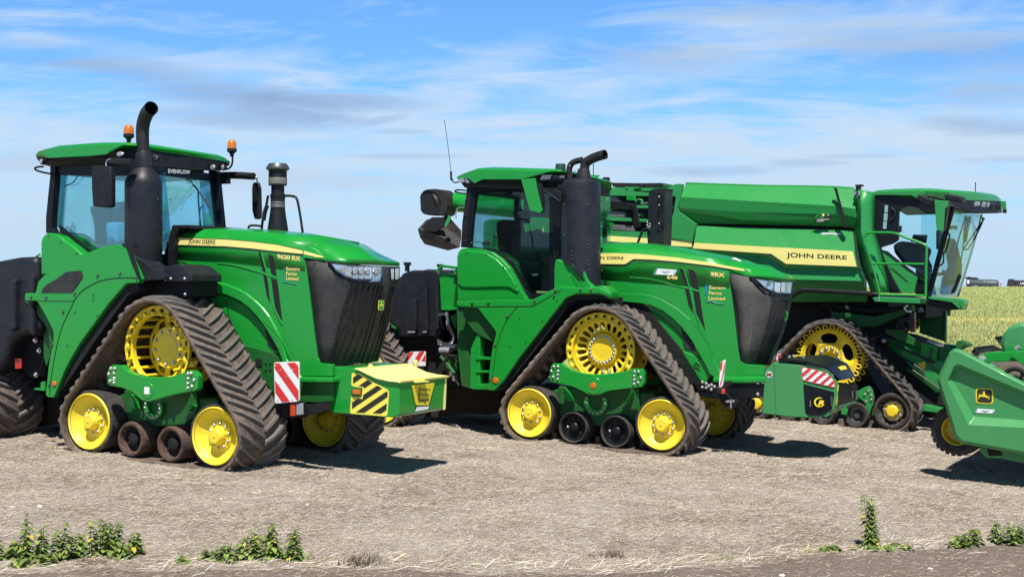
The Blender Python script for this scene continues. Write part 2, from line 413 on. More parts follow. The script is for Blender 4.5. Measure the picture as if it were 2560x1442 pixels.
def belt(F, par, circles, W, th=.045, pitch=.134, lug_h=.042, lug_w=.050, skew=.20, v0=0.0, label=None, guide=.10, name='rubber_track', lugm=None):
    n = 260; path, tot = loop_path(circles, n)
    rows = []
    for v, k in ((v0 + .01, 0), (v0, .3), (v0, .85), (v0 + .012, 1), (v0 + W - .012, 1), (v0 + W, .85), (v0 + W, 0), (v0 + .01, 0)):
        rows.append([Vector((p.x + q.x * th * k, v, p.y + q.y * th * k)) for p, q, t in path])
    b = loft(name, rows, RB, par, close=True, sharp=40)
    if label: b['label'] = label
    # chevron lugs
    bm = bmesh.new(); m = int(tot / pitch); pa, _ = loop_path(circles, m * 24)
    def at(s, v, h):
        s = s % 1.0; x = s * len(pa); i = int(x) % len(pa); f = x - int(x)
        p = pa[i][0].lerp(pa[(i + 1) % len(pa)][0], f); q = pa[i][1].lerp(pa[(i + 1) % len(pa)][1], f).normalized()
        return Vector((p.x + q.x * h, v, p.y + q.y * h))
    for k in range(m):
        for side in (0, 1):
            s0 = (k + (.5 if side else 0)) / m; e0, e1 = (v0 + .012, v0 + W * .49) if not side else (v0 + W - .012, v0 + W * .51)
            sk = skew / tot; rj = random.uniform(-.006, .006)
            segs = 4; ring = []
            for j in range(segs + 1):
                f = j / segs; v = e0 + (e1 - e0) * f; s = s0 - sk * f * (1.15 - .15 * f)
                wb = (lug_w * (1.0 - .08 * f)) / tot; wt = wb * .62; hh = th + lug_h * (1 if 0 < j < segs else .6) + rj
                ring.append([bm.verts.new(at(s - wb / 2, v, th * .9)), bm.verts.new(at(s - wt / 2, v, hh)), bm.verts.new(at(s + wt / 2, v, hh)), bm.verts.new(at(s + wb / 2, v, th * .9))])
            for a, c in zip(ring, ring[1:]):
                for i in range(3): bm.faces.new((a[i], a[i + 1], c[i + 1], c[i]))
            bm.faces.new(ring[0][::-1]); bm.faces.new(ring[-1])
    fixn(bm); link('tread_lugs', bm, lugm or RL, b, smooth_=True, sharp=40)
    if guide:
        bm = bmesh.new(); m2 = int(tot / .17); pb, _ = loop_path(circles, m2 * 4)
        for k in range(m2):
            a = pb[k * 4]; c = pb[(k * 4 + 1) % len(pb)]; vm = v0 + W / 2
            base = [Vector((a[0].x - a[2].x * .035, vm - .05, a[0].y - a[2].y * .035)), Vector((a[0].x + a[2].x * .06, vm - .05, a[0].y + a[2].y * .06))]
            nn = Vector((a[1].x, 0, a[1].y)) * guide; tt = Vector((a[2].x, 0, a[2].y)) * .02
            bm_prism(bm, [base[0], base[1], base[1] - nn - tt, base[0] - nn + tt], Vector((0, .10, 0)))
        fixn(bm); link('guide_lugs', bm, RB, b)
    return b
def slotted(c, r0, r1, h0, h1, n, m, par, name, frac=.62, mar=.22, thick=.02, phase=0.0, ex=2.6):
    """ring or cone (radius r0 at depth h0 to r1 at h1) pierced by n rounded slots"""
    bm = bmesh.new(); Kp = 16
    def at(a, f): r = r0 + (r1 - r0) * f; return c + Vector((r * math.cos(a), h0 + (h1 - h0) * f, r * math.sin(a)))
    for k in range(n):
        a0 = 2 * math.pi * (k + phase) / n; da = 2 * math.pi / n; out = []; inn = []
        for j in range(Kp):
            t = 2 * math.pi * (j + .5) / Kp; cx, sx = math.cos(t), math.sin(t); mx = max(abs(cx), abs(sx))
            qx, qy = cx / mx, sx / mx; se = (abs(cx) ** ex + abs(sx) ** ex) ** (-1 / ex)
            out.append(at(a0 + da * (.5 + .5 * qx), .5 + .5 * qy)); inn.append(at(a0 + da * (.5 + .5 * frac * cx * se), .5 + (.5 - mar) * sx * se))
        O = [bm.verts.new(p) for p in out]; I = [bm.verts.new(p) for p in inn]
        # corners so neighbouring cells meet
        for j in range(Kp): bm.faces.new((O[j], O[(j + 1) % Kp], I[(j + 1) % Kp], I[j]))
        for (qa, qf, j) in ((1, 1, 1), (0, 1, 5), (0, 0, 9), (1, 0, 13)):
            cv = bm.verts.new(at(a0 + da * qa, qf)); bm.faces.new((O[j], cv, O[(j + 1) % Kp]))
    bmesh.ops.remove_doubles(bm, verts=bm.verts[:], dist=2e-4); fixn(bm)
    o = link(name, bm, m, par, smooth_=True, sharp=30)
    s = o.modifiers.new('s', 'SOLIDIFY'); s.thickness = thick; s.offset = 0
    return o
def ring_bm(bm, c, r0, r1, h0, h1, k=48):
    rr = [[bm.verts.new(c + Vector((r * math.cos(2 * math.pi * i / k), h, r * math.sin(2 * math.pi * i / k)))) for i in range(k)] for r, h in ((r0, h0), (r1, h0), (r1, h1), (r0, h1))]
    for a, b in zip(rr, rr[1:] + rr[:1]):
        for i in range(k): bm.faces.new((a[i], a[(i + 1) % k], b[(i + 1) % k], b[i]))
def idler(c, Rr, par, m=Y, hubs=10, W=.86, label=None, tyre=TY):
    prof = [(Rr * .90, .30), (Rr, .06), (Rr * .985, .012), (Rr * .95, .0), (Rr * .915, .02), (Rr * .80, .075), (Rr * .62, .115), (Rr * .50, .125),
            (Rr * .49, .10), (Rr * .30, .095), (Rr * .28, .035), (Rr * .25, .01), (Rr * .22, .0), (Rr * .04, .0), (Rr * .03, -.01), (.002, -.01)]
    w = lathe('idler_wheel', c, prof, m, par, k=48)
    if label: w['label'] = label
    bm = bmesh.new(); ring_bm(bm, c, Rr * .9, Rr + .03, .02, W * .42); ring_bm(bm, c, Rr * .9, Rr + .03, W * .58, W - .03); fixn(bm)
    link('wheel_tyre', bm, tyre, w, smooth_=True, bev=.008)
    lathe('inner_disc', c + Vector((0, W * .6, 0)), [(Rr * .95, 0), (Rr * .4, .05), (.1, .05), (.1, -.2)], m, w)
    for k in range(hubs):
        a = 2 * math.pi * (k + .35) / hubs; bolt(c + Vector((math.cos(a) * Rr * .41, .098, math.sin(a) * Rr * .41)), .017, w)
    bm = bmesh.new()
    for k in range(5):
        a = 2 * math.pi * (k + .2) / 5; d = Vector((math.cos(a), 0, math.sin(a))); e = Vector((-math.sin(a), 0, math.cos(a))) * .012
        bm_prism(bm, [c + d * Rr * .26 - e + Vector((0, .03, 0)), c + d * Rr * .26 + e + Vector((0, .03, 0)), c + d * Rr * .33 + e + Vector((0, .09, 0)), c + d * Rr * .33 - e + Vector((0, .09, 0))], Vector((0, .02, 0)))
    fixn(bm); link('hub_rib', bm, m, w)
    return w
def arc_poly(F, c, r0, r1, a0, a1, n=24, v=None):
    P = [c + Vector((math.cos(R(a)) * r1, 0, math.sin(R(a)) * r1)) for a in [a0 + (a1 - a0) * i / n for i in range(n + 1)]]
    P += [c + Vector((math.cos(R(a)) * r0, 0, math.sin(R(a)) * r0)) for a in [a1 + (a0 - a1) * i / n for i in range(n + 1)]]
    return P
def copy_part(o, par, off=None):
    c = o.copy(); COL.objects.link(c); c.parent = par
    if off is not None: c.location = o.location + off
    for ch in list(o.children): copy_part(ch, c)
    return c
# ---------------------------------------------------------------- ground, road, field
def ground_mat():
    m = bpy.data.materials.new('straw_litter_soil'); m.use_nodes = True; t = m.node_tree; b = t.nodes['Principled BSDF']; b.inputs['Roughness'].default_value = .95; b.inputs['Specular IOR Level'].default_value = .1
    tc = N(t, 'ShaderNodeTexCoord')
    def nz(sc, det=6, rg=.6, scl=(1, 1, 1), rot=0, dist=0):
        mp = N(t, 'ShaderNodeMapping'); mp.inputs['Scale'].default_value = scl; mp.inputs['Rotation'].default_value = (0, 0, rot); t.links.new(tc.outputs['Object'], mp.inputs[0])
        n = N(t, 'ShaderNodeTexNoise'); n.inputs['Scale'].default_value = sc; n.inputs['Detail'].default_value = det; n.inputs['Roughness'].default_value = rg; n.inputs['Distortion'].default_value = dist
        t.links.new(mp.outputs[0], n.inputs['Vector']); return n.outputs[0]
    big = nz(.55); mid = nz(3.0, 8, .7); f1 = nz(85, 3, .75, (1, .10, 1), .5, .9); f2 = nz(85, 3, .75, (.10, 1, 1), .2, .9); f3 = nz(110, 2, .8)
    fib = math_n(t, 'MAXIMUM', f1, f2)
    c = ramp(t, fib, [(.41, (.13, .092, .066)), (.52, (.38, .31, .248)), (.63, (.64, .56, .475)), (.75, (.93, .87, .79))])
    c = mix_c(t, math_n(t, 'MULTIPLY', ramp(t, mid, [(.40, 1.), (.56, 0.)]), .6), c, (.22, .155, .11))
    c = mix_c(t, math_n(t, 'MULTIPLY', ramp(t, big, [(.40, 0.), (.62, 1.)]), .35), c, (.74, .67, .58))
    c = mix_c(t, math_n(t, 'MULTIPLY', ramp(t, f3, [(.34, 1.), (.47, 0.)]), .75), c, (.12, .085, .06))
    t.links.new(c, b.inputs['Base Color'])
    bp = N(t, 'ShaderNodeBump'); bp.inputs['Strength'].default_value = .9; bp.inputs['Distance'].default_value = .04
    h = math_n(t, 'ADD', fib, math_n(t, 'MULTIPLY', mid, 1.5)); t.links.new(h, bp.inputs['Height']); t.links.new(bp.outputs[0], b.inputs['Normal'])
    return m
GM = ground_mat()
def grid_sheet(name, xs, ys, zf, m, kind='structure'):
    bm = bmesh.new(); V = [[bm.verts.new((x, y, zf(x, y))) for x in xs] for y in ys]
    for a, b in zip(V, V[1:]):
        for i in range(len(xs) - 1): bm.faces.new((a[i], a[i + 1], b[i + 1], b[i]))
    o = link(name, bm, m, None, smooth_=True, sharp=180); o['kind'] = kind; return o
def lin(a, b, n): return [a + (b - a) * i / (n - 1) for i in range(n)]
ETAB = [(-9, 10.1), (-4.0, 10.7), (-2.85, 10.95), (-1.6, 11.2), (-.26, 11.35), (1.08, 11.45), (2.6, 12.35), (4.9, 13.4), (9, 15.0)]
def EDGE(x):
    x0 = max(-8.9, min(8.9, x)); i = max(k for k in range(len(ETAB)) if ETAB[k][0] <= x0); a, b = ETAB[i], ETAB[i + 1]
    return a[1] + (b[1] - a[1]) * (x0 - a[0]) / (b[0] - a[0]) + .03 * math.sin(x * 5.3) + .02 * math.sin(x * 13.1 + 1)
def bumpz(x, y):
    k = .02 * math.sin(x * 2.1 + y * 1.3) * math.sin(y * 2.7 - x * .8) + .010 * math.sin(x * 6.3 + 1) * math.sin(y * 5.1)
    return k * (1 - smooth(20, 30, y))
xs = lin(-60, -14, 12)[:-1] + lin(-14, 14, 300) + lin(14, 60, 12)[1:]
ys = lin(5, 8, 6)[:-1] + lin(8, 26, 240) + lin(26, 60, 30)[1:] + [90, 150, 300, 700, 2000]
gxs = [-2000, -500, -150] + xs + [150, 500, 2000]
ground = grid_sheet('ground', gxs, ys, lambda x, y: gz(x, y) + bumpz(x, y) - (0 if y > 16 else .06 * smooth(-.04, .35, EDGE(x) - y)), GM)
# farm road along the bottom
def road_mat():
    m = bpy.data.materials.new('dusty_farm_road'); m.use_nodes = True; t = m.node_tree; b = t.nodes['Principled BSDF']; b.inputs['Roughness'].default_value = .95
    tc = N(t, 'ShaderNodeTexCoord')
    def nz(sc, det=6, rg=.6):
        n = N(t, 'ShaderNodeTexNoise'); n.inputs['Scale'].default_value = sc; n.inputs['Detail'].default_value = det; n.inputs['Roughness'].default_value = rg; t.links.new(tc.outputs['Object'], n.inputs['Vector']); return n.outputs[0]
    c = ramp(t, nz(45, 4, .8), [(.35, (.07, .050, .038)), (.5, (.17, .125, .098)), (.62, (.25, .195, .155)), (.72, (.50, .44, .38))])
    c = mix_c(t, math_n(t, 'MULTIPLY', ramp(t, nz(2.2), [(.45, 0.), (.65, 1.)]), .5), c, (.22, .17, .145))
    t.links.new(c, b.inputs['Base Color']); bp = N(t, 'ShaderNodeBump'); bp.inputs['Strength'].default_value = .8; bp.inputs['Distance'].default_value = .02
    t.links.new(nz(60, 5, .7), bp.inputs['Height']); t.links.new(bp.outputs[0], b.inputs['Normal']); return m
bm = bmesh.new(); prev = None
for x in lin(-30, 30, 400):
    e = EDGE(x) + .05 * math.sin(x * 9.3) + .03 * math.sin(x * 23.7 + 2)
    row = [bm.verts.new((x, y, gz(x, y) + bumpz(x, y) + z)) for y, z in ((-2, .0), (6, .0), (8, .0), (8.7, 0), (9.3, 0), (9.7, 0), (e - 1.1, 0), (e - .8, 0), (e - .55, 0), (e - .32, .0), (e - .14, -.006), (e + .02, -.022), (e + .12, -.07))]
    if prev:
        for i in range(12): bm.faces.new((prev[i], row[i], row[i + 1], prev[i + 1]))
    prev = row
o = link('road', bm, road_mat(), None, smooth_=True, sharp=180); o['kind'] = 'structure'
# loose straw
def scatter_straw():
    def add(vs, fs, x, y, L, w, a, lift, tilt):
        z = gz(x, y) + bumpz(x, y) + lift; dx, dy = math.cos(a) * L / 2, math.sin(a) * L / 2; nx, ny = -math.sin(a) * w / 2, math.cos(a) * w / 2
        i = len(vs); vs += [(x - dx - nx, y - dy - ny, z), (x - dx + nx, y - dy + ny, z + w * .4), (x + dx + nx, y + dy + ny, z + tilt + w * .4), (x + dx - nx, y + dy - ny, z + tilt)]; fs.append((i, i + 1, i + 2, i + 3))
    vs, fs, mi = [], [], []
    for k in range(170000):
        y = 9.9 + 15 * random.random() ** 1.5; hw = y * .44
        x = random.uniform(-hw, hw)
        if y < EDGE(x) - .04 and random.random() < .80: continue
        L = random.uniform(.018, .065) * (1.0 + (random.random() < .03) * 2.0); w = random.uniform(.0013, .0026) * (y / 12)
        add(vs, fs, x, y, L, w, random.gauss(0, .9), random.uniform(.001, .012), random.uniform(-.008, .014)); mi.append(random.choice((0, 0, 0, 0, 1, 1, 1, 2, 3, 3, 4)))
    for k in range(600):                                       # swathe along the road's edge
        x = random.uniform(-4.4, 4.6); y = EDGE(x) + random.gauss(.06, .13)
        add(vs, fs, x, y, random.uniform(.03, .17), random.uniform(.002, .0045), random.gauss(0, .8), random.uniform(.0, .03), random.uniform(-.01, .05)); mi.append(random.choice((1, 2, 2, 4)))
    me = bpy.data.meshes.new('straw'); me.from_pydata(vs, [], fs)
    for nm, c in (('straw_grey', (.50, .43, .36)), ('straw_tan', (.64, .53, .40)), ('straw_pale', (.80, .74, .64)), ('straw_dark', (.20, .14, .09)), ('straw_gold', (.62, .46, .22))):
        me.materials.append(mat(nm, c, .8))
    me.polygons.foreach_set('material_index', mi); o = bpy.data.objects.new('straw', me); COL.objects.link(o)
    tag(o, 'chopped pale straw lying loose over the parking ground', 'straw', kind='stuff')
scatter_straw()
# wheat field beyond
def wheat():
    cols = [('wheat_green', (.40, .44, .14)), ('wheat_pale', (.58, .60, .25)), ('wheat_gold', (.70, .60, .20)), ('wheat_shadow', (.24, .28, .08))]
    vs, fs, mi = [], [], []
    for k in range(260000):
        y = 33 + 165 * random.random() ** 2.3; x = y * random.uniform(.22, .45)
        z = gz(x, y); s = .8 + y / 110; h = .70 + random.gauss(0, .05); w = random.uniform(.006, .017) * s; a = random.uniform(0, math.pi); lx, ly = random.gauss(0, .08), random.gauss(0, .08)
        dx, dy = math.cos(a) * w, math.sin(a) * w; i = len(vs)
        vs += [(x - dx, y - dy, z + .25), (x + dx, y + dy, z + .25), (x + dx * .6 + lx, y + dy * .6 + ly, z + h), (x - dx * .6 + lx, y - dy * .6 + ly, z + h)]; fs.append((i, i + 1, i + 2, i + 3))
        band = 53 < y + .8 * math.sin(x) < 58
        mi.append(random.choice((2, 2, 1, 2) if band else (0, 1, 1, 0, 1, 2, 3) if y < 53 else (0, 1, 0, 1, 3, 0, 1)))
    me = bpy.data.meshes.new('wheat'); me.from_pydata(vs, [], fs)
    for nm, c in cols: me.materials.append(mat(nm, c, .8))
    me.polygons.foreach_set('material_index', mi); o = bpy.data.objects.new('wheat_crop', me); COL.objects.link(o)
    tag(o, 'standing green and gold wheat crop in the field behind the machines', 'wheat', kind='stuff')
    m = bpy.data.materials.new('wheat_canopy'); m.use_nodes = True; t = m.node_tree; b = t.nodes['Principled BSDF']; b.inputs['Roughness'].default_value = .9
    tc = N(t, 'ShaderNodeTexCoord')
    def nz(sc, det=5, s=(1, 1, 1)):
        mp = N(t, 'ShaderNodeMapping'); mp.inputs['Scale'].default_value = s; t.links.new(tc.outputs['Object'], mp.inputs[0])
        n = N(t, 'ShaderNodeTexNoise'); n.inputs['Scale'].default_value = sc; n.inputs['Detail'].default_value = det; n.inputs['Roughness'].default_value = .7; t.links.new(mp.outputs[0], n.inputs['Vector']); return n.outputs[0]
    c = ramp(t, nz(7, 8), [(.38, (.25, .29, .08)), (.5, (.44, .47, .16)), (.62, (.62, .61, .26))])
    c = mix_c(t, math_n(t, 'MULTIPLY', ramp(t, nz(.05, 4, (1, 2.5, 1)), [(.42, 0.), (.6, 1.)]), .6), c, (.50, .46, .15))
    t.links.new(c, b.inputs['Base Color']); bp = N(t, 'ShaderNodeBump'); bp.inputs['Strength'].default_value = 1; bp.inputs['Distance'].default_value = .15
    t.links.new(nz(9), bp.inputs['Height']); t.links.new(bp.outputs[0], b.inputs['Normal'])
    fx = [-900, -300, -100] + lin(-40, 90, 60) + [120, 200, 400, 900]; fy = lin(33, 60, 28) + lin(64, 200, 36) + [230, 300, 450, 800, 1900]
    rr = random.Random(3)
    grid_sheet('field', fx, fy, lambda x, y: gz(x, y) + (.50 if y > 33.5 else .0) + rr.uniform(-.03, .03) - (0 if y < 205 else (y - 205) * .01), m)
wheat()
# ---------------------------------------------------------------- machine 1: older tracked tractor on the left
F = Frame(540, 15.7, 28)
t1 = thing('tracked_tractor', 'green tracked tractor on the left with tall curved exhaust and two amber roof beacons', 'tractor', F)
def circ(F, s, r, v):
    (x, y), = T(s); c = F.p(x, y, v); sc = SP[s.split()[0]][2]; e = F.p(x, y + r / sc, v); return c, abs(c.z - e.z)
def unit(F, t, kind, dr, ri, fi, ro, beam, W, v_id=.06):
    """one triangular track unit; returns its root parts"""
    parts = []
    cd, rd = circ(F, dr[0], dr[1], .12); cr, rr = circ(F, ri[0], ri[1], v_id); cf, rf = circ(F, fi[0], fi[1], v_id)
    rs = [circ(F, s, r, v_id + .02) for s, r in ro]
    circles = [(cd.x, cd.z, rd + .035), (cr.x, cr.z, rr + .032), (cf.x, cf.z, rf + .032)] + [(c.x, c.z, r + .004) for c, r in rs]
    parts.append(belt(F, t, circles, W))
    zb = min(z - r for u, z, r in circles) - .045
    # toothless bar sprocket
    ce = Vector((cd.x, .07, cd.z))
    if kind == 1:
        w = slotted(ce, rd * .80, rd, .10, .10, 20, Y, t, 'drive_wheel', frac=.5, mar=.28, thick=.035)
        slotted(ce, rd * .80, rd, .62, .62, 20, Y, w, 'inner_rim', frac=.5, mar=.28, thick=.035)
        bm = bmesh.new(); ring_bm(bm, ce, rd * .78, rd * .82, .09, .15); ring_bm(bm, ce, rd * .985, rd * 1.005, .08, .12); ring_bm(bm, ce, rd * .78, rd * .82, .58, .66)
        for k in range(20):
            a = 2 * math.pi * k / 20; d = Vector((math.cos(a), 0, math.sin(a))); e = Vector((-math.sin(a), 0, math.cos(a))) * .014
            bm_prism(bm, [ce + d * rd * .80 - e, ce + d * rd * .80 + e, ce + d * rd * .86 + e, ce + d * rd * .86 - e], Vector((0, .62, 0)))
        fixn(bm); link('drive_bar', bm, Y, w)
        slotted(ce, rd * .45, rd * .80, .36, .40, 10, Y, w, 'web', frac=.6, mar=.2, thick=.03)
        hc = ce + Vector((0, .27, 0)); lathe('hub', hc, [(rd * .50, .12), (rd * .50, .01), (rd * .485, 0), (rd * .30, .0), (rd * .295, -.006), (.01, -.008)], Y, w)
        for k in range(10):
            a = 2 * math.pi * (k + .3) / 10; bolt(hc + Vector((math.cos(a) * rd * .40, 0, math.sin(a) * rd * .40)), .020, w)
    else:
        w = slotted(ce, rd * .82, rd, .085, .085, 24, Y, t, 'drive_wheel', frac=.42, mar=.30, thick=.03)
        bm = bmesh.new(); ring_bm(bm, ce, rd * .80, rd * .83, .06, .62); ring_bm(bm, ce, rd * .99, rd * 1.005, .07, .10); fixn(bm); link('rim_band', bm, Y, w, smooth_=True)
        slotted(ce, rd * .46, rd * .80, .22, .13, 22, Y, w, 'web', frac=.66, mar=.16, thick=.03)
        slotted(ce, rd * .82, rd, .62, .62, 24, Y, w, 'inner_rim', frac=.42, mar=.30, thick=.03)
        bm = bmesh.new(); ring_bm(bm, ce, rd * .1, rd * .5, .30, .36); fixn(bm); link('axle_flange', bm, Y, w)
        hc = ce + Vector((0, .14, 0)); lathe('hub', hc, [(rd * .47, .12), (rd * .43, .03), (rd * .42, .0), (rd * .29, .0), (rd * .285, .012), (.01, .010)], Y, w, k=48)
        for k in range(22):
            a = 2 * math.pi * k / 22; bolt(hc + Vector((math.cos(a) * rd * .355, 0, math.sin(a) * rd * .355)), .017, w)
    parts.append(w)
    parts.append(idler(cr - Vector((0, v_id - .055, 0)), rr, t, YW, W=W)); parts.append(idler(cf - Vector((0, v_id - .055, 0)), rf, t, YW, W=W))
    for i, (c, r) in enumerate(rs):
        if kind == 1:
            o = lathe('track_roller', c, [(r * .74, .30), (r * .74, .03), (r * .80, .0), (r * .93, -.004), (r, .02), (r, .34), (r * .7, .34)], RUST, t, label='worn rusty track roller')
            lathe('hub', c + Vector((0, .07, 0)), [(r * .72, .05), (r * .70, .02), (r * .40, .015), (r * .36, -.02), (r * .28, -.03), (.008, -.035)], KM, o)
            for k in range(6):
                a = 2 * math.pi * k / 6; bolt(c + Vector((math.cos(a) * r * .26, .045, math.sin(a) * r * .26)), .009, o, m=KM)
        else:
            o = lathe('track_roller', c, [(r * .86, .30), (r * .86, .04), (r * .90, .01), (r * .96, .0), (r, .02), (r, .34), (r * .8, .34)], TY, t)
            lathe('hub', c + Vector((0, .04, 0)), [(r * .87, .06), (r * .84, .0), (r * .78, .0), (r * .70, .05), (r * .34, .06), (r * .30, .01), (r * .2, -.01), (.008, -.015)], KG, o)
            for k in range(8):
                a = 2 * math.pi * k / 8; bolt(c + Vector((math.cos(a) * r * .52, .095, math.sin(a) * r * .52)), .016, o, m=ST if k in (4,) else KG)
        lathe('inner_roller', c + Vector((0, W - .36, 0)), [(r * .7, 0), (r, .0), (r, .28), (r * .7, .28)], TY, o)
        parts.append(o)
    # beam across the drive wheel
    bp = T(beam['o']); b = ext('carrier_beam', F, bp, -.05, .10, G, t, bev=.012); parts.append(b)
    cc, r0 = circ(F, beam['c'], beam['r'], -.05)
    lathe('cover_plate', cc, [(r0, .01), (r0, -.004), (r0 * .97, -.007), (.01, -.007)], G, b, k=48, sharp=20)
    for k in range(8):
        a = 2 * math.pi * k / 8; bolt(cc + Vector((math.cos(a) * r0 * .86, -.006, math.sin(a) * r0 * .86)), .006, b, m=G)
    if beam['mark'] == 'sq': box('sticker', cc + Vector((-.045, -.012, -.045)), cc + Vector((.035, -.008, .04)), WH, b, bev=0)
    else: lathe('reflector', cc, [(.045, 0), (.045, -.015), (.03, -.02), (.01, -.02)], OR, b)
    for (x, y) in T(beam['b']):
        bolt(F.p(x, y, -.05), .018, b)
    # lower frame, seen in the shade under the beam
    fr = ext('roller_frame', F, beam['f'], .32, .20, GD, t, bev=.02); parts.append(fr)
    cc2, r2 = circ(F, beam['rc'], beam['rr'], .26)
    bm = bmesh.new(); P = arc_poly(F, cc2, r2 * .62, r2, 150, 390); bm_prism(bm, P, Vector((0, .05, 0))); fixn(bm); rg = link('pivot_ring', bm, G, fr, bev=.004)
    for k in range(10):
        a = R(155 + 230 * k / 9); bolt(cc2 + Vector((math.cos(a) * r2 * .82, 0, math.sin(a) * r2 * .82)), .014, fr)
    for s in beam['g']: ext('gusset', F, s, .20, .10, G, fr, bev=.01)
    # axle box behind the sprocket
    ax = lathe('axle_housing', ce + Vector((0, .40, 0)), [(rd * .42, 0), (rd * .42, .2), (rd * .3, .3), (rd * .3, 1.6 - .4)], KM, t); parts.append(ax)
    s0 = box('swing_frame', Vector((cr.x + .2, .36, cr.z - .05)), Vector((cf.x - .2, .78, cr.z + .33)), GD, t, bev=.03); parts.append(s0)
    return parts, zb, (cd, rd, cr, rr, cf, rf)
beam1 = dict(o='B 643,800 655,762 672,750 735,752 752,778 790,800 860,820 940,825 1020,820 1080,805 1128,783 1160,785 1188,818 1186,895 1165,908 1100,918 1010,938 955,955 890,972 850,962 820,937 780,905 720,885 660,876 643,862',
    c='B 888,902', r=48, mark='sq', b='B 669,772 692,772 656,805 688,800 688,830 665,846 688,857 1133,803 1133,832 1131,860 1131,888 1152,800 1168,840 1156,878 688,842',
    f='B 745,900 1180,905 1185,1000 1165,1060 1100,1120 860,1120 770,1080 745,1000', rc='B 917,1008', rr=72,
    g=['B 770,925 800,945 812,1020 775,1000', 'B 1140,990 1160,1000 1125,1030 1085,1025'])
u1, zb1, g1 = unit(F, t1, 1, ('B 932,650', 255), ('B 530,1090', 172), ('B 1288,1178', 180), [('B 782,1196', 105), ('B 1022,1226', 108)], beam1, .88)
for o in u1:                                              # far-side unit and the rear pair
    copy_part(o, t1, Vector((0, 2.14, 0)))
    copy_part(o, t1, Vector((-4.05, 0, .14))); 
# chassis core
ch = ext('chassis', F, 'B 150,560 260,420 740,240 1160,200 1300,520 1520,700 1640,760 1660,900 1500,900 1200,860 700,640 560,860 400,930 150,960', .96, 1.1, KM, t1, bev=.01)
ext('belly_plate', F, 'B 900,700 1500,700 1760,830 1960,840 1960,990 1600,1040 1100,1040 950,960', 1.0, 1.0, KM, t1)
ext('rear_underframe', F, 'J 150,1090 420,1050 430,1270 300,1285 150,1290', 1.0, 1.4, mat('dark_brown_rubber', (.02, .014, .01), .9), t1, bev=.02)  # one very dark brown block closing the gap under the rear
# --- rear fuel tank at the left edge
tk = ext('fuel_tank', F, 'J -150,120 0,88 120,66 255,60 262,120 262,420 300,560 250,640 200,620 110,640 60,700 30,820 -40,900 -150,900', .18, 1.0, KT, t1, bev=.12, seg=5)
for s in ('J 60,240 95,215 103,240 103,590 60,600', 'J 190,210 222,180 235,210 232,640 200,600'): ext('moulded_rib', F, s, .09, .12, KT, tk, bev=.03)
ext('hydraulic_block', F, 'J 200,560 310,560 330,700 330,900 210,930 120,800 120,660', .5, .6, KM, t1)
for s, r in (('J 245,655 290,660 335,690 340,730', .02), ('J 250,480 262,560 258,655', .012), ('J 262,912 300,860 330,740', .016)): tube('hydraulic_hose', rowp(F, s, .42), r, K, t1)
for s in ('J 258,664', 'J 263,913', 'J 285,738'): bolt(F.p(*T(s)[0], .38), .026, t1, name='hose_fitting', m=CH)
ext('red_reflector', F, 'J 106,795 152,792 152,868 108,872', .30, .02, RDL, t1)
ext('hitch_lever', F, 'J 245,1008 290,1008 293,965 322,960 322,1030 290,1026 245,1020', .2, .03, G, t1)
# --- wing panel round the track with the step recess
wp = ext('wing_panel', F, 'B 495,85 620,40 700,28 735,30 757,44 790,130 838,232 832,258 757,262 650,385 560,512 480,620 420,722 385,790 352,872 322,946 285,944 272,930 280,860 290,760 310,640 319,600 318,548 280,470 232,385 216,366 148,366 148,320 212,318 228,250 258,218 330,150', .06, .10, G, t1, bev=.014, seg=3)
ext('wing_inner', F, 'B 757,262 832,258 838,300 770,330 560,620 400,860 340,946 322,946 385,790 560,512', .12, .5, KM, wp, bev=0)
ext('recess_panel', F, 'B 248,316 252,295 275,270 335,235 398,190 470,184 490,186 497,224 462,278 430,316', .052, .02, GR, wp, bev=.003, label='black mesh recess panel')
ext('step_return', F, 'B 150,368 234,386 282,470 319,550 318,600 300,680 292,560 270,505 240,470', .16, .35, GD, wp, bev=.004)
ext('step_column', F, 'B 262,470 300,540 300,700 278,760 262,700', .30, .2, GD, wp)
tube('panel_seam', rowp(F, 'B 838,226 760,226 700,228 640,236 590,250 545,272 500,300 458,345 430,400 395,470 365,545 345,620 325,720 308,820 297,930', .057), .0045, KM, wp, k=6)
tube('panel_seam', rowp(F, 'B 216,366 442,366', .057), .003, KM, wp, k=6)
for s in ('B 588,212', 'B 722,200', 'B 450,320', 'B 277,345', 'B 380,430', 'B 316,628', 'B 296,868', 'B 187,344'): bolt(F.p(*T(s)[0], .058), .015, wp, m=BD)
for s in ('B 560,332', 'B 560,360', 'B 451,430', 'B 585,455', 'B 405,632', 'B 494,602', 'B 820,240'): bolt(F.p(*T(s)[0], .058), .009, wp, m=GD)
lathe('side_reflector', F.p(*T('B 329,862')[0], .06), [(.034, 0), (.034, -.012), (.025, -.018), (.01, -.018)], OR, wp)
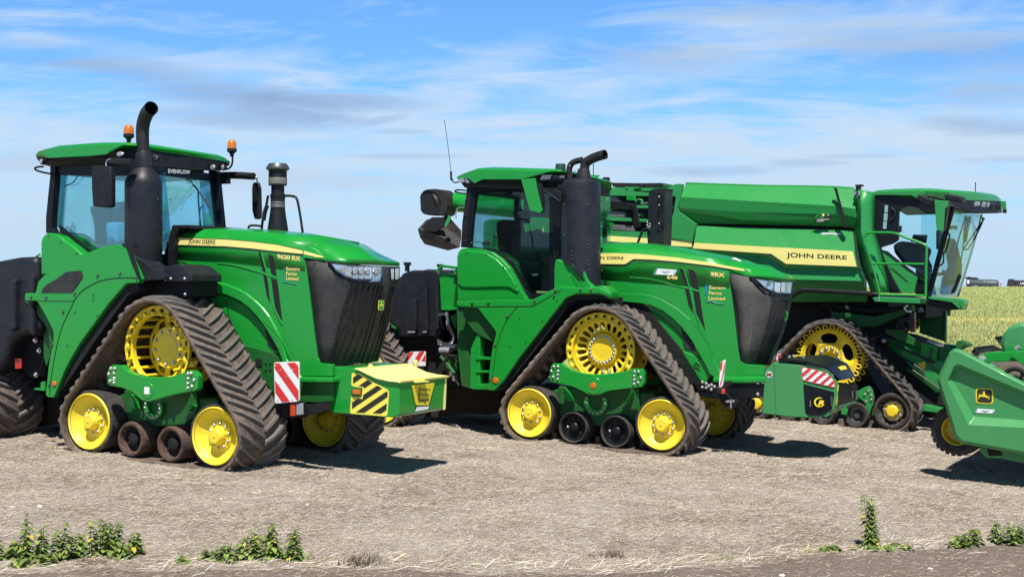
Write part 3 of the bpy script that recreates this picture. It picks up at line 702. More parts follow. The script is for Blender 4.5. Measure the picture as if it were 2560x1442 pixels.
# --- cab
cl = ext('cab_corner_panel', F, 'A 323,1500 323,1235 330,1205 345,1180 375,1158 430,1165 480,1185 520,1220 590,1272 640,1315 700,1370 700,1500', .22, .5, G, t1, bev=.03, seg=3)
for s in ('A 390,1183', 'A 485,1233', 'A 615,1325'): bolt(F.p(*T(s)[0], .22), .009, cl, m=GD)
ext('step_plate', F, 'J 255,100 292,100 292,190 320,195 262,270', .30, .05, G, t1)
tube('grab_handle', rowp(F, 'J 252,130 245,95 265,60 290,45', .28), .012, G, t1)
V0, V1 = .34, 2.05
cf_ = ext('cab_frame', F, 'A 365,1160 365,1040 380,880 400,690 400,630 440,620 440,700 425,900 412,1060 412,1120 430,1150 500,1170 560,1215 690,1330 740,1375 640,1380 580,1290 500,1225 430,1172', V0, .10, KG, t1, bev=.01)
ext('door_pillar', F, 'A 425,690 500,690 520,700 505,900 487,1110 470,1120 430,1090 412,1060', V0 + .12, .05, GLD, cf_, bev=0)
ext('window_seal', F, 'A 470,1100 490,1120 560,1180 700,1290 760,1300 1000,1260 1000,1300 760,1345 690,1330 560,1215 480,1160', V0 + .02, .06, KG, cf_, bev=.004)
ext('top_rail', F, 'A 400,620 1100,575 1100,690 1000,700 900,700 700,705 520,695 400,690', V0 + .04, .08, KG, cf_, bev=.004)
sg = ext('side_window', F, 'A 415,690 1080,690 1080,1270 760,1300 700,1290 560,1180 490,1120 412,1060', V0 + .09, .008, GL, t1, bev=0)
# corner pillar behind the stack, far pillar, far side
Pc = [F.p(*T('A 1075,600')[0], V0), F.p(*T('A 1085,1300')[0], V0)]
u_top, u_bot = Pc[0].x, Pc[1].x
uF = .5 * (u_top + u_bot)
ft, fb = F.p(*T('A 1700,670')[0], V1), F.p(*T('A 1765,1130')[0], V1)
print('T1 cab front u', u_top, u_bot, 'far', ft.x, fb.x, 'z', ft.z, fb.z)
for nm, a, b, r in (('corner_pillar', Pc[0], Pc[1], .05),): tube(nm, [a, b], r, KG, cf_)
ext('far_pillar', F, 'A 1665,660 1735,665 1782,1130 1715,1130', V1, .08, KG, cf_, bev=.01)
z0, z1 = Pc[1].z, Pc[0].z
q = quad(Pc[1], Vector((fb.x, V1, z0)), Vector((ft.x, V1, z1)), Pc[0])
def pane(name, P, m, par, th=.006, **kw):
    bm = bmesh.new(); n = (P[1] - P[0]).cross(P[2] - P[0]).normalized() * th; bm_prism(bm, P, n); fixn(bm); return link(name, bm, m, par, **kw)
pane('windscreen', [q(0, 0), q(1, 0), q(1, 1), q(0, 1)], GL, t1)
def frit(Q, name, polys, par, off=.01, m=KG): return decal(name, polys, Q, m, par, thick=.004, off=off)
frit(q, 'windscreen_frit', [[(0, .9), (1, .9), (1, 1), (0, 1)], [(0, 0), (.08, 0), (.08, 1), (0, 1)]], t1)
for e_1 in ([(.08, 0), (.40, 0), (.36, .9), (.08, .9)], [(.80, 0), (1, 0), (1, .9), (.80, .9)]): frit(q, 'tinted_edge', [e_1], t1, m=GLD, off=.012)
ul, ur = F.p(*T('A 400,650')[0], V0).x, F.p(*T('A 380,1000')[0], V0).x
# far and rear glass, floor and inner walls
fw = [Vector((ul, V1, z0 + .1)), Vector((fb.x, V1, z0 + .1)), Vector((ft.x, V1, z1)), Vector((ul, V1, z1))]
pane('far_side_window', fw, GL, t1)
pane('rear_window', [Vector((ul, V0 + .05, z0 + .1)), Vector((ul, V1, z0 + .1)), Vector((ul, V1, z1)), Vector((ul, V0 + .05, z1))], GL, t1)
for v in (V1,): box('rear_pillar', Vector((ul - .04, v - .06, z0)), Vector((ul + .05, v + .02, z1)), KG, cf_)
box('cab_floor', Vector((ul, V0 + .12, z0 - .55)), Vector((fb.x - .25, V1 - .05, z0 - .02)), INT, t1)
box('roof_lining', Vector((ul, V0 + .1, z1 - .08)), Vector((ft.x - .12, V1 - .03, z1 + .06)), KM, t1)
def plane_part(name, s, v, t, m, par, bev=.02): return ext(name, F, s, v, t, m, par, bev=bev)
seat = plane_part('driver_seat', 'A 708,962 728,940 790,958 875,968 888,1020 880,1110 900,1260 750,1262 748,1120 735,1040', 1.2, .5, SEAT, t1, .05)
plane_part('seat_headrest', 'A 900,912 995,905 1000,1100 885,1110', 1.6, .14, SEAT, seat, .04)
plane_part('control_console', 'A 480,1150 520,1170 600,1230 760,1262 1000,1240 1000,1380 700,1380 560,1290', V0 + .2, .4, INT, t1, .02)
plane_part('side_monitor', 'A 662,1205 715,1198 718,1240 690,1250 668,1232', V0 + .16, .03, K, t1, .01)
tube('steering_column', [F.p(*T('A 1080,1150')[0], 1.5), F.p(*T('A 980,1040')[0], 1.5)], .03, K, t1)
# wipers
tube('wiper', rowp(F, 'A 1475,640 1520,740 1600,840 1665,945', 1.6), .012, K, t1)
tube('wiper', rowp(F, 'A 1585,830 1592,980 1608,1120', 1.95), .012, K, t1)
tube('grab_rail', rowp(F, 'A 1600,1120 1598,980 1630,940 1650,970', 2.1), .012, K, t1)
tube('side_wiper', rowp(F, 'A 622,705 580,760 525,782', V0 + .05), .007, K, t1)
e0 = F.pu(*T('A 1336,682')[0], uF + .02); e1 = F.pu(*T('A 1512,690')[0], uF + .03); e2 = F.pu(*T('A 1512,660')[0], uF + .03); e3 = F.pu(*T('A 1336,648')[0], uF + .02)
text('windscreen_lettering', 'EVENFLOW', quad(e0, e1, e2, e3), TW, t1, bold=.02, off=.02)
# roof: rim points traced along the near edge then across the front to the far corner
def rim(F, sp, pts):
    out = []
    for x, y, v in pts: out.append(F.p(*T(f'{sp} {x},{y}')[0], v))
    return out
def roof(F, t, sp, top, mid, low, vc, mtop, mlow, crown=.10, name='cab_roof'):
    def close(P): return P + [Vector((P[0].x, P[-1].y, P[-1].z))]
    A, B, C = close(rim(F, sp, top)), close(rim(F, sp, mid)), close(rim(F, sp, low))
    ctr = sum(A, Vector()) / len(A)
    def inset(P, k, dz): return [p.lerp(Vector((ctr.x, ctr.y, p.z)), k) + Vector((0, 0, dz)) for p in P]
    g = loft(name, [B, A, inset(A, .08, .035), inset(A, .3, .06), inset(A, .75, crown)], mtop, t, close=True, cap=True, sharp=25)
    l = loft('roof_underside', [inset(C, .12, .0), C, inset(B, .012, 0)], mlow, t, close=True, cap=True, sharp=25)
    return g, l
top = [(285, 540, .30), (305, 510, .25), (420, 482, .22), (700, 462, .22), (990, 456, .22), (1090, 462, .30), (1210, 476, .75), (1400, 500, 1.1), (1600, 530, 1.55), (1800, 560, 2.1), (1838, 588, 2.2)]
mid = [(285, 548, .30), (330, 535, .25), (385, 560, .22), (700, 548, .22), (850, 530, .22), (900, 488, .22), (1200, 498, .75), (1385, 525, 1.1), (1600, 556, 1.55), (1800, 588, 2.1), (1842, 604, 2.2)]
low = [(292, 562, .34), (330, 612, .34), (420, 632, .34), (700, 615, .34), (860, 600, .34), (1000, 600, .34), (1210, 620, .75), (1400, 640, 1.1), (1600, 660, 1.55), (1760, 665, 2.05), (1838, 615, 2.18)]
rg_, rl_ = roof(F, t1, 'A', top, mid, low, 1.5, G, K, crown=.06)
tube('gutter_rail', rowp(F, 'A 360,585 560,572 780,562 860,575', .26), .014, KG, t1)
tube('roof_grab_rail', rowp(F, 'A 405,688 330,672 285,655 282,640 310,632 345,630', .3), .013, K, t1)
def lampo(F, t, s, rpx, v, ax='v', name='work_lamp', ell=1.4, sc=3.2):
    c = F.p(*T(s)[0], v); r = F.m(rpx / sc, v); bm = bmesh.new()
    bm_lathe(bm, Vector((0, 0, 0)), [(r * .6, .06), (r, .015), (r, -.005), (r * .9, -.01)], 'v', 24)
    for q in bm.verts: q.co.x *= ell
    fixn(bm); o = link(name, bm, K, t, smooth_=True); o.location = c
    bm = bmesh.new(); bm_lathe(bm, Vector((0, 0, 0)), [(r * .88, -.008), (r * .7, -.02), (.01, -.024)], 'v', 20)
    for q in bm.verts: q.co.x *= ell
    fixn(bm); g = link('lens', bm, SV, o, smooth_=True); return o
for s, r, v, e in (('A 965,531', 25, .16, 1.8), ('A 1240,562', 26, .70, 1.6), ('A 1705,636', 26, 1.75, 1.2), ('A 1785,634', 24, 2.0, .8), ('A 333,590', 26, .2, .75)):
    o = lampo(F, t1, s, r, v, ell=e)
# beacons
def beacon(F, t, s, rpx, hpx, v, post, sc=3.2):
    c = F.p(*T(s)[0], v); r = F.m(rpx / sc, v); h = F.m(hpx / sc, v)
    o = lathe('beacon_base', c, [(r * .4, -h * .45), (r * .45, -h * .2), (r * .75, -h * .1), (r * 1.02, 0), (r * 1.02, h * .22), (r * .95, h * .24)], K, t, axis='z'); o.name = 'warning_beacon'
    lathe('dome', c, [(r * .95, h * .22), (r * .97, h * .45), (r * .90, h * .72), (r * .70, h * .9), (r * .4, h * .985), (.004, h)], OR, o, axis='z', sharp=80)
    tube('stalk', post, .013, K, o); return o
beacon(F, t1, 'A 1030,392', 44, 102, .55, rowp(F, 'A 1030,400 1034,440 1034,520', .55))
beacon(F, t1, 'A 1855,508', 39, 95, 2.15, rowp(F, 'A 1855,510 1860,560 1856,610 1830,645 1780,655', 2.15))
# exhaust stack
cz = lambda s, v: F.p(*T(s)[0], v)
a = cz('A 1148,1400', .42); b = cz('A 1148,760', .42); r = F.m(153 / 3.2, .42)
c2 = cz('A 1148,640', .42); c3 = cz('A 1146,500', .42)
st = lathe('exhaust_guard', Vector((a.x, a.y, 0)), [(r * .9, a.z - .12), (r, a.z - .05), (r, b.z - .02), (r * .985, b.z + .02), (r * .80, b.z + .10), (r * .52, c2.z - .01), (r * .48, c2.z), (r * .44, c3.z - .05), (r * .36, c3.z)], KT, t1, axis='z', k=40)
for s in ('A 1152,735', 'A 1250,735', 'A 1250,795', 'A 1268,885', 'A 1168,883', 'A 1250,1003', 'A 1253,1215', 'A 1222,677', 'A 1255,1425'): 
    x = cz(s, .2); bolt(Vector((x.x, .42 - math.sqrt(max(.0001, r * r - (x.x - a.x) ** 2)) - .004, x.z)), .008, st, m=BD)
P = curve_pts([cz(s, v) for s, v in (('A 1144,510', .42), ('A 1141,420', .42), ('A 1140,340', .42), ('A 1150,270', .40), ('A 1175,205', .37), ('A 1212,160', .30))], 8)
bm = bmesh.new(); rr_ = F.m(52 / 3.2, .4); bm_tube(bm, P, [rr_ * (1.0 + .12 * (i / len(P))) for i in range(len(P))], 24, cap=False); bm_tube(bm, P, [rr_ * (.9 + .12 * (i / len(P))) for i in range(len(P))], 24, cap=False)
ep = link('exhaust_pipe', bm, mat('exhaust_soot_black', (.016, .016, .018), .5, metal=.2, dust=(4, .4, (.05, .035, .03))), t1, smooth_=True, sharp=60)
for zz in ('A 1143,500', 'A 1146,636'): c = cz(zz, .42); lathe('pipe_clamp', c, [(rr_ * 1.16 if zz.startswith('A 1143') else r * .50, -.01), (rr_ * 1.2 if zz.startswith('A 1143') else r * .51, .0), (rr_ * 1.16, .015)], K, ep, axis='z')
ext('stack_skirt', F, 'B 735,26 770,30 790,20 800,90 985,215 985,236 935,240 905,240 873,250 850,247 838,225', .16, .3, KT, t1, bev=.01)
ext('stack_bracket', F, 'B 728,22 760,18 782,36 845,232 832,238 790,140 758,44', .05, .02, K, t1, bev=.004)
ext('air_filter_box', F, 'B 985,160 1040,145 1085,155 1152,208 1152,250 1110,252 985,248', .28, .55, KT, t1, bev=.015)
for s in ('B 1028,232', 'B 1112,232', 'B 994,236', 'B 1114,325'): bolt(F.p(*T(s)[0], .27), .014, t1, m=SV)
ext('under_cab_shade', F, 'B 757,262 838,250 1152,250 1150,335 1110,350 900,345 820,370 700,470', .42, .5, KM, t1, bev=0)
# mirrors
def mirror(F, t, s, v, th, arm, armr, hook):
    o = ext('wing_mirror', F, s, v, th, K, t, bev=.03, seg=3)
    tube('mirror_arm', arm, armr, K, o); tube('mirror_hook', hook, .012, CH, o); return o
mirror(F, t1, 'A 728,618 880,625 885,700 885,950 850,958 740,948 735,930 726,800', .02, .10, rowp(F, 'A 880,592 960,598 1060,600', .12), .055, rowp(F, 'A 850,640 852,600 865,575 885,570', .08))
mirror(F, t1, 'A 2018,755 2065,752 2080,800 2085,1000 2078,1050 2030,1050 2012,980 2010,800', 2.5, .05, rowp(F, 'A 1770,700 1900,700 2030,708', 2.3), .05, rowp(F, 'A 2030,705 2050,715 2060,760', 2.45))
ext('mirror_bracket', F, 'A 1740,700 1820,670 1825,765 1750,768', 2.2, .06, K, t1)
# blue cloth and bottle lie in the cab: things of their own (built below)
# --- firewall and bonnet
ext('firewall', F, 'A 1290,1420 1300,1370 1345,1200 1378,1096 1520,1096 1532,1125 1430,1128 1398,1190 1385,1420', .84, 1.3, K, t1, bev=.01)
HV = .92
lo = rowp(F, 'C 60,262 220,268 420,280 600,300 720,320 870,330', HV)
r0 = rowp(F, 'C 85,175 220,180 400,196 560,210 700,226 872,260', HV)
r1 = rowp(F, 'C 88,130 230,133 400,142 560,156 700,173 860,212', HV)
r2 = rowp(F, 'C 92,108 240,108 400,112 570,125 720,142 890,178', HV + .03)
r3 = rowp(F, 'C 106,80 250,78 400,81 600,94 780,112 960,145', HV + .16)
r4 = [Vector((p.x, 1.5, p.z + .03)) for p in r3]
mirr = lambda row: [Vector((p.x, 3.0 - p.y, p.z)) for p in row]
bon = loft('bonnet', [lo, r0, r1, r2, r3, r4, mirr(r3), mirr(r2), mirr(r1), mirr(r0), mirr(lo)], G, t1, thick=.02, sharp=22)
# nose cap, sloping forward over the grille
n0 = [F.p(*T('C 872,250')[0], HV), F.p(*T('C 870,205')[0], HV), F.p(*T('C 890,178')[0], HV + .03), F.p(*T('C 960,145')[0], HV + .16)]
e_ = T('C 1000,268 1120,284 1290,295 1440,302'); 
fr_ = [F.p(*e_[0], HV + .02), F.p(*e_[1], HV + .14), F.p(*e_[2], 1.45), F.p(*e_[3], 1.98)]
up_ = [F.p(*T('C 985,246')[0], HV + .03), F.p(*T('C 1122,258')[0], HV + .16), F.p(*T('C 1290,262')[0], 1.45), F.p(*T('C 1440,280')[0], 1.96)]
cr_ = [F.p(*T('C 960,210')[0], HV + .06), F.p(*T('C 1060,195')[0], HV + .25), F.p(*T('C 1190,185')[0], 1.45), F.p(*T('C 1330,232')[0], 1.9)]
bk_ = [F.p(*T('C 890,178')[0], HV + .04), F.p(*T('C 965,143')[0], HV + .17), Vector((F.p(*T('C 960,145')[0], HV + .16).x, 1.5, F.p(*T('C 960,145')[0], HV + .16).z + .03)), Vector((F.p(*T('C 960,145')[0], HV + .16).x, 2.05, F.p(*T('C 960,145')[0], HV + .16).z - .03))]
loft('bonnet_nose', [fr_, up_, cr_, bk_], G, t1, thick=.02, sharp=30)
pane('nose_side', [F.p(*T(s)[0], v) for s, v in (('C 868,252', HV), ('C 1000,270', HV + .02), ('C 985,244', HV + .03), ('C 960,208', HV + .06), ('C 890,176', HV + .04), ('C 860,206', HV))], G, t1, th=.02)
side = ext('bonnet_side_panel', F, 'C 75,262 88,176 240,182 400,197 560,212 700,228 872,262 890,420 905,540 925,700 945,850 965,882 1035,890 1035,962 845,962 790,905 755,862 722,770 690,680 640,590 600,540 560,500 505,460 450,432 390,410 330,398 190,388 170,340 130,300', HV + .004, .06, G, t1, bev=.008)
ext('arch_lip', F, 'C 188,386 330,392 400,410 460,432 515,462 570,505 615,548 655,600 700,680 735,760 760,860 790,905 845,965 1035,968 1035,1000 840,1000 780,960 735,880 705,800 668,735 625,665 575,600 530,552 480,515 430,490 390,474 330,462 195,456', HV - .03, .09, G, t1, bev=.02, seg=3)
ap = ext('arch_panel', F, 'C 195,456 330,462 430,490 530,552 625,665 705,800 735,880 840,1000 1035,1000 1035,1115 700,1110 560,900 500,775 400,600 300,500', HV + .05, .05, G, t1, bev=.005)
tube('arch_seam', rowp(F, 'C 398,510 410,580 420,620 455,690 500,770', HV + .045), .007, KM, ap, k=6)
tube('arch_seam', rowp(F, 'C 500,775 600,800 715,832', HV + .045), .010, GD, ap, k=6)
ext('arch_mesh', F, 'C 615,600 640,640 680,700 712,790 690,810 645,765', HV + .03, .03, GR, ap)
ext('frame_plate', F, 'C 505,778 600,800 730,850 800,960 1035,1000 1035,1110 720,1110 640,1010 560,900', HV + .02, .04, GD, t1)
for s in ('C 637,878', 'C 664,878', 'C 637,918', 'C 664,918', 'C 875,1045'): bolt(F.p(*T(s)[0], HV + .015), .012, t1, m=GD)
ext('data_plate', F, 'C 572,855 610,855 612,905 574,905', HV + .01, .01, KM, t1); lathe('side_marker_lamp', F.p(*T('C 875,1045')[0], HV + .01), [(.03, 0), (.03, -.012), (.01, -.016)], mat('orange_lens', (.8, .12, .01), .25), t1)
vent = [T('C 590,213 608,222 640,338 616,330'), T('C 619,350 641,357 652,440 660,525 640,470'), T('C 648,232 668,234 682,245 700,362 668,346'), T('C 667,375 704,388 716,480 734,632 705,590 690,545')]
for p in vent: sheet('cooling_vent', F, [p], HV - .001, KM, side)
tube('body_crease', rowp(F, 'C 345,282 440,295 520,315 590,335 645,355 705,375', HV + .002), .009, G, side, k=6)
tube('body_crease', rowp(F, 'C 80,275 140,276 170,290', HV + .002), .006, GD, side, k=6)
tube('body_crease', rowp(F, 'C 610,222 645,350 668,480 690,560 735,650', HV + .0), .011, G, side, k=6)
tube('body_crease', rowp(F, 'C 620,625 690,690 740,760 780,835', HV - .03), .007, G, side, k=6)
s_ = sheet('side_stripe', F, [T('C 88,130 400,142 560,156 700,173 870,210 985,244 978,250 940,248 860,228 700,212 560,196 400,182 88,172')], HV - .012, YS, t1)
sheet('stripe_edge', F, [T('C 88,172 400,182 560,196 700,212 860,228 940,248 860,233 700,217 560,201 400,187 88,177'), T('C 88,126 88,130 400,142 560,156 700,173 870,210 870,206 700,169 560,152 400,138')], HV - .010, TX, t1, thick=.004)
text('stripe_lettering', 'JOHN DEERE', patch(F, 'C 168,173 332,177 333,143 172,139', HV - .0125), TX, t1, bold=.018)
text('model_number', '9620 RX', patch(F, 'C 705,256 845,272 846,242 704,228', HV - .001), TG, t1, bold=.035)
for i, w in enumerate(('Eastern', 'Farms', 'Limited')):
    y0 = 306 + i * 29; x1 = (840, 822, 832)[i]
    text('owner_lettering', w, patch(F, f'C 758,{y0+20} {x1},{y0+24} {x1},{y0+2} 759,{y0}', HV - .001), TG, t1, bold=.018)
def swoosh(name, F, s, v, par, m, r=.004): return tube(name, rowp(F, s, v), r, m, par, k=5)
TEAL = mat('teal_decal', (.02, .33, .30), .5)
swoosh('owner_emblem', F, 'C 748,310 740,345 738,375 738,398', HV - .002, t1, TEAL, .006); swoosh('owner_emblem', F, 'C 738,398 760,395 790,405 818,407', HV - .002, t1, TEAL, .004)
# grille
def surf(rows):
    def f(s, t):
        n = len(rows[0]) - 1; m = len(rows) - 1; a = min(int(s * n), n - 1); b = min(int(t * m), m - 1); fs = s * n - a; ft = t * m - b
        return (rows[b][a] * (1 - fs) + rows[b][a + 1] * fs) * (1 - ft) + (rows[b + 1][a] * (1 - fs) + rows[b + 1][a + 1] * fs) * ft
    return f
gt = [F.p(*T(s)[0], v) for s, v in (('C 872,252', HV), ('C 940,260', HV), ('C 1010,274', HV + .02), ('C 1120,288', HV + .13), ('C 1290,300', 1.45), ('C 1390,304', 1.80), ('C 1443,306', 2.00))]
gb = [F.p(*T(s)[0], v) for s, v in (('C 962,882', HV + .01), ('C 985,884', HV + .01), ('C 1008,885', HV + .03), ('C 1045,885', HV + .12), ('C 1180,885', 1.40), ('C 1260,882', 1.65), ('C 1312,872', 1.82))]
def bend(a, b, t, k): 
    p = a.lerp(b, t); return p + Vector((k * math.sin(math.pi * t), 0, 0))
grows = [[bend(a, b, t, .03) for a, b in zip(gt, gb)] for t in (0, .2, .4, .6, .8, 1)]
gr = loft('grille', grows, GR, t1, thick=.04, sharp=40)
gf = surf(grows)
ext('grille_core', F, 'C 845,252 900,256 990,880 930,880', HV + .03, 1.0, K, gr, bev=0)
def rib(name, f, s0, t0, s1, t1_, w, m, par, up=.012, n=8):
    """a raised strip following the grille's surface"""
    bm = bmesh.new(); prev = None
    for i in range(n + 1):
        k = i / n; s = s0 + (s1 - s0) * k; t = t0 + (t1_ - t0) * k
        a, b = f(s - w / 2, t), f(s + w / 2, t); nn = (f(s + .02, t) - f(s - .02, t)).cross(f(s, min(1, t + .03)) - f(s, max(0, t - .03))).normalized()
        if nn.x < 0 and nn.y > 0: nn = -nn
        if nn.y > .2 or nn.x < -.2: nn = -nn
        row = [bm.verts.new(a - nn * .004), bm.verts.new(a + nn * up), bm.verts.new(b + nn * up), bm.verts.new(b - nn * .004)]
        if prev:
            for j in range(4): bm.faces.new((prev[j], prev[(j + 1) % 4], row[(j + 1) % 4], row[j]))
        else: bm.faces.new(row)
        prev = row
    bm.faces.new(prev[::-1]); fixn(bm); return link(name, bm, m, par)
for k in range(7): rib('grille_slat', gf, .545 + k * .038, .20, .42 + k * .052, .99, .013, K, gr, up=.018)
for k in range(3): rib('grille_slat', gf, .86 + k * .04, .22, .80 + k * .07, .97, .010, K, gr, up=.014)
# headlights
def lamp_patch(f, poly, name, par, nl, housing=K, off=.004):
    """a multi-cell headlight lying on the surface f, outline in picture pixels mapped beforehand"""
    pass
def proj(F, s, vs, off=Vector((.03, -.03, 0))): return [p + off for p in rowp(F, s, vs)]
hv = lambda x: HV + .0 if x < 1010 else HV + .02 + (x - 1010) / 110 * .11 if x < 1120 else HV + .13 + (x - 1120) / 170 * (1.45 - HV - .13) if x < 1290 else 1.45 + (x - 1290) / 150 * .53
def hl(F, pts, m, name, par, fwd, th=.02, hvf=hv):
    P = []
    for q in pts.split():
        x, y = map(float, q.split(',')); b = F.p(*T(f'C {x},{y}')[0], hvf(x)); P.append(b + Vector((fwd, -fwd, 0)))
    bm = bmesh.new(); bm_prism(bm, P, Vector((-.7, .7, 0)) * th); fixn(bm); return link(name, bm, m, par, bev=.004)
h = hl(F, '1006,272 1060,282 1120,290 1200,294 1330,302 1336,340 1318,400 1250,404 1160,392 1100,372 1050,335', K, 'headlight', t1, .012, .05)
hl(F, '1028,288 1120,299 1150,302 1150,372 1105,355 1060,325', REF, 'reflector', h, .020, .01)
for a, b in ((1154, 1186), (1190, 1222), (1226, 1270), (1274, 1325)):
    hl(F, f'{a},303 {b},306 {b - (8 if b > 1300 else 0)},{380 - (4 if b > 1300 else 0)} {a},{374 + (a - 1154) * .05}', REF, 'reflector', h, .020, .01)
    x = (a + b) / 2; c = F.p(*T(f'C {x},340')[0], hv(x)) + Vector((.03, -.03, 0)); bm = bmesh.new(); bm_lathe(bm, c, [(.035, -.012), (.04, .0), (.03, .006), (.022, .004), (.01, .014)], 'u', 16); fixn(bm); link('bulb', bm, LENS if a > 1280 else SV, h, smooth_=True)
hl(F, '1024,284 1120,295 1330,303 1332,340 1316,394 1250,398 1160,386 1102,366 1052,330', LENS, 'lens', h, .045, .006)
h2 = hl(F, '1376,312 1440,308 1438,388 1384,392', K, 'headlight', t1, .012, .05)
hl(F, '1384,318 1404,316 1404,380 1388,384', REF, 'reflector', h2, .020, .01); hl(F, '1410,316 1434,314 1432,380 1412,382', REF, 'reflector', h2, .020, .01)
# badge with a leaping stag
def stag(Q, m, par, flip=False, name='stag_emblem'):
    body = [(.08, .42), (.16, .50), (.30, .52), (.42, .60), (.47, .70), (.45, .78), (.50, .86), (.56, .84), (.64, .78), (.60, .74), (.60, .66), (.70, .60), (.84, .60), (.90, .66), (.93, .62), (.90, .52), (.96, .36), (.99, .22), (.95, .20), (.90, .36), (.80, .44), (.66, .44), (.50, .42), (.36, .40), (.24, .30), (.12, .24), (.10, .28), (.22, .36), (.28, .44), (.16, .44), (.10, .38)]
    ant = [[(.50, .84), (.44, .98), (.47, .98), (.53, .86)], [(.47, .90), (.38, .96), (.39, .99), (.48, .94)], [(.54, .84), (.58, .98), (.61, .97), (.57, .83)], [(.57, .90), (.66, .94), (.65, .97), (.57, .93)]]
    if flip: body = [(1 - x, y) for x, y in body]; ant = [[(1 - x, y) for x, y in a] for a in ant]
    return decal(name, [body] + ant, Q, m, par, thick=.002, off=.0045)
def rrect(x0, y0, x1, y1, r, n=5):
    out = []
    for cx, cy, a in ((x1 - r, y1 - r, 0), (x0 + r, y1 - r, 90), (x0 + r, y0 + r, 180), (x1 - r, y0 + r, 270)):
        for i in range(n + 1): t = R(a + 90 * i / n); out.append((cx + r * math.cos(t), cy + r * math.sin(t)))
    return out
def badge(F, Q, par, bgm, fgm, flip=False):
    b = decal('maker_badge', [rrect(0, 0, 1, 1, .2)], Q, fgm, par, thick=.004, off=.0)
    decal('badge_field', [rrect(.07, .06, .93, .94, .16)], Q, bgm, b, thick=.002, off=.003)
    stag(lambda s, t: Q(.12 + .76 * s, .12 + .76 * t), fgm, b, flip); return b
c4 = [F.p(*T(s)[0], 1.58) for s in ('C 1309,562', 'C 1342,566', 'C 1347,508', 'C 1313,504')]
off = Vector((.10, -.06, 0)); c4 = [F.pu(*T(s)[0], gf(.74, .4).x + .035) for s in ('C 1309,564', 'C 1341,566', 'C 1347,508', 'C 1313,504')]
badge(F, quad(*c4), gr, G, mat('badge_yellow', (.85, .75, .08), .4))
# front lower box, bracket, marker board, lamp
ext('front_ledge', F, 'C 838,968 1035,972 1035,1000 838,1000', HV - .10, .6, G, t1, bev=.015)
ext('front_carrier', F, 'C 838,1000 1035,1000 1035,1110 960,1120 838,1115', HV - .02, 1.0, GD, t1)
ext('lamp_bar', F, 'C 690,1130 780,1130 860,1135 1000,1120 1000,1172 870,1195 860,1212 700,1212', .74, .10, K, t1, bev=.008)
mb = ext('marker_board', F, 'C 684,885 692,878 828,874 835,882 836,1105 828,1114 700,1126 690,1118', .64, .02, WH, t1, bev=.003, label='red and white striped marker board')
bp = [F.px(p) for p in rowp(F, 'C 688,884 832,879 832,1108 694,1120', .64)]
sheet('marker_stripes', F, stripes([(x, y) for x, y in bp], 1.43, 29, 58, 12.6), .636, RD, mb, thick=.003)
for s in ('C 696,898', 'C 827,890', 'C 708,1105', 'C 760,965', 'C 798,925', 'C 726,925', 'C 795,1100'): bolt(F.p(*T(s)[0], .636), .006, mb, m=ST)
lb = ext('position_lamp', F, 'C 776,1122 865,1118 865,1198 776,1203', .68, .05, K, t1, bev=.01)
ext('red_lens', F, 'C 782,1126 812,1125 812,1200 782,1202', .66, .02, mat('orange_red_lens', (.60, .06, .012), .2, coat=.5), lb); ext('clear_lens', F, 'C 818,1126 858,1124 858,1192 818,1196', .66, .02, SV, lb)
# intake stack on the far side of the bonnet
c = cz('A 2222,1160', 2.0); px = lambda d: F.m(d / 3.2, 2.2)
zz = lambda y: cz(f'A 2222,{y}', 2.0).z
it = lathe('intake_stack', Vector((c.x, c.y, 0)), [(px(84), zz(1160)), (px(82), zz(1130)), (px(62), zz(1000)), (px(57), zz(950)), (px(57), zz(880)), (px(60), zz(878)), (px(60), zz(850)), (px(52), zz(845)), (px(52), zz(782)), (px(72), zz(780)), (px(72), zz(655))], K, t1, axis='z')
lathe('intake_cap', Vector((c.x, c.y, 0)), [(px(66), zz(668)), (px(92), zz(652)), (px(92), zz(638)), (px(74), zz(612)), (px(70), zz(606)), (.02, zz(602))], mat('grey_cap', (.10, .10, .10), .4, metal=.5), it, axis='z')
lathe('intake_bowl', Vector((c.x, c.y, 0)), [(px(73), zz(770)), (px(74), zz(740)), (px(72), zz(720)), (px(62), zz(700)), (px(62), zz(680))], mat('dusty_bowl', (.17, .16, .14), .5), it, axis='z')
for y in (917, 935, 950): lathe('neck_ring', Vector((c.x, c.y, 0)), [(px(57), zz(y + 3)), (px(60), zz(y)), (px(57), zz(y - 3))], SV, it, axis='z')
tube('handrail', rowp(F, 'A 2270,862 2340,866 2375,890 2400,1010 2425,1180', 2.0), .017, K, t1)
tube('handrail', rowp(F, 'A 1985,1140 1995,1105 2040,1100 2085,1105', 1.9), .015, K, t1)
tube('handrail', rowp(F, 'A 2092,1140 2105,1040 2130,940 2145,860', 1.85), .017, K, t1); tube('handrail_grip', rowp(F, 'A 2108,1060 2120,990 2138,940', 1.84), .028, K, t1)
for p in [(2.4,)]: pass
# things in the cab
bc = lathe('paper_roll', cz('A 935,1250', .62), [(.12, 0), (.135, .03), (.12, .12), (.14, .2), (.125, .27), (.05, .28)], BL, None, axis='z', k=9)
bc.location = F.O; bc.rotation_euler = (0, 0, -F.th); tag(bc, 'crumpled pale blue cloth bundle lying inside the left tractor cab window', 'cloth')
wb = lathe('water_bottle', cz('A 583,1190', .60), [(.035, 0), (.04, .01), (.038, .05), (.04, .09), (.037, .13), (.015, .165), (.014, .185), (.002, .186)], glass('bottle_plastic', (.75, .85, .9), .2, .15), None, axis='z', k=14)
wb.location = F.O; wb.rotation_euler = (0, 0, -F.th); tag(wb, 'small clear plastic water bottle standing behind the left tractor side window', 'bottle')
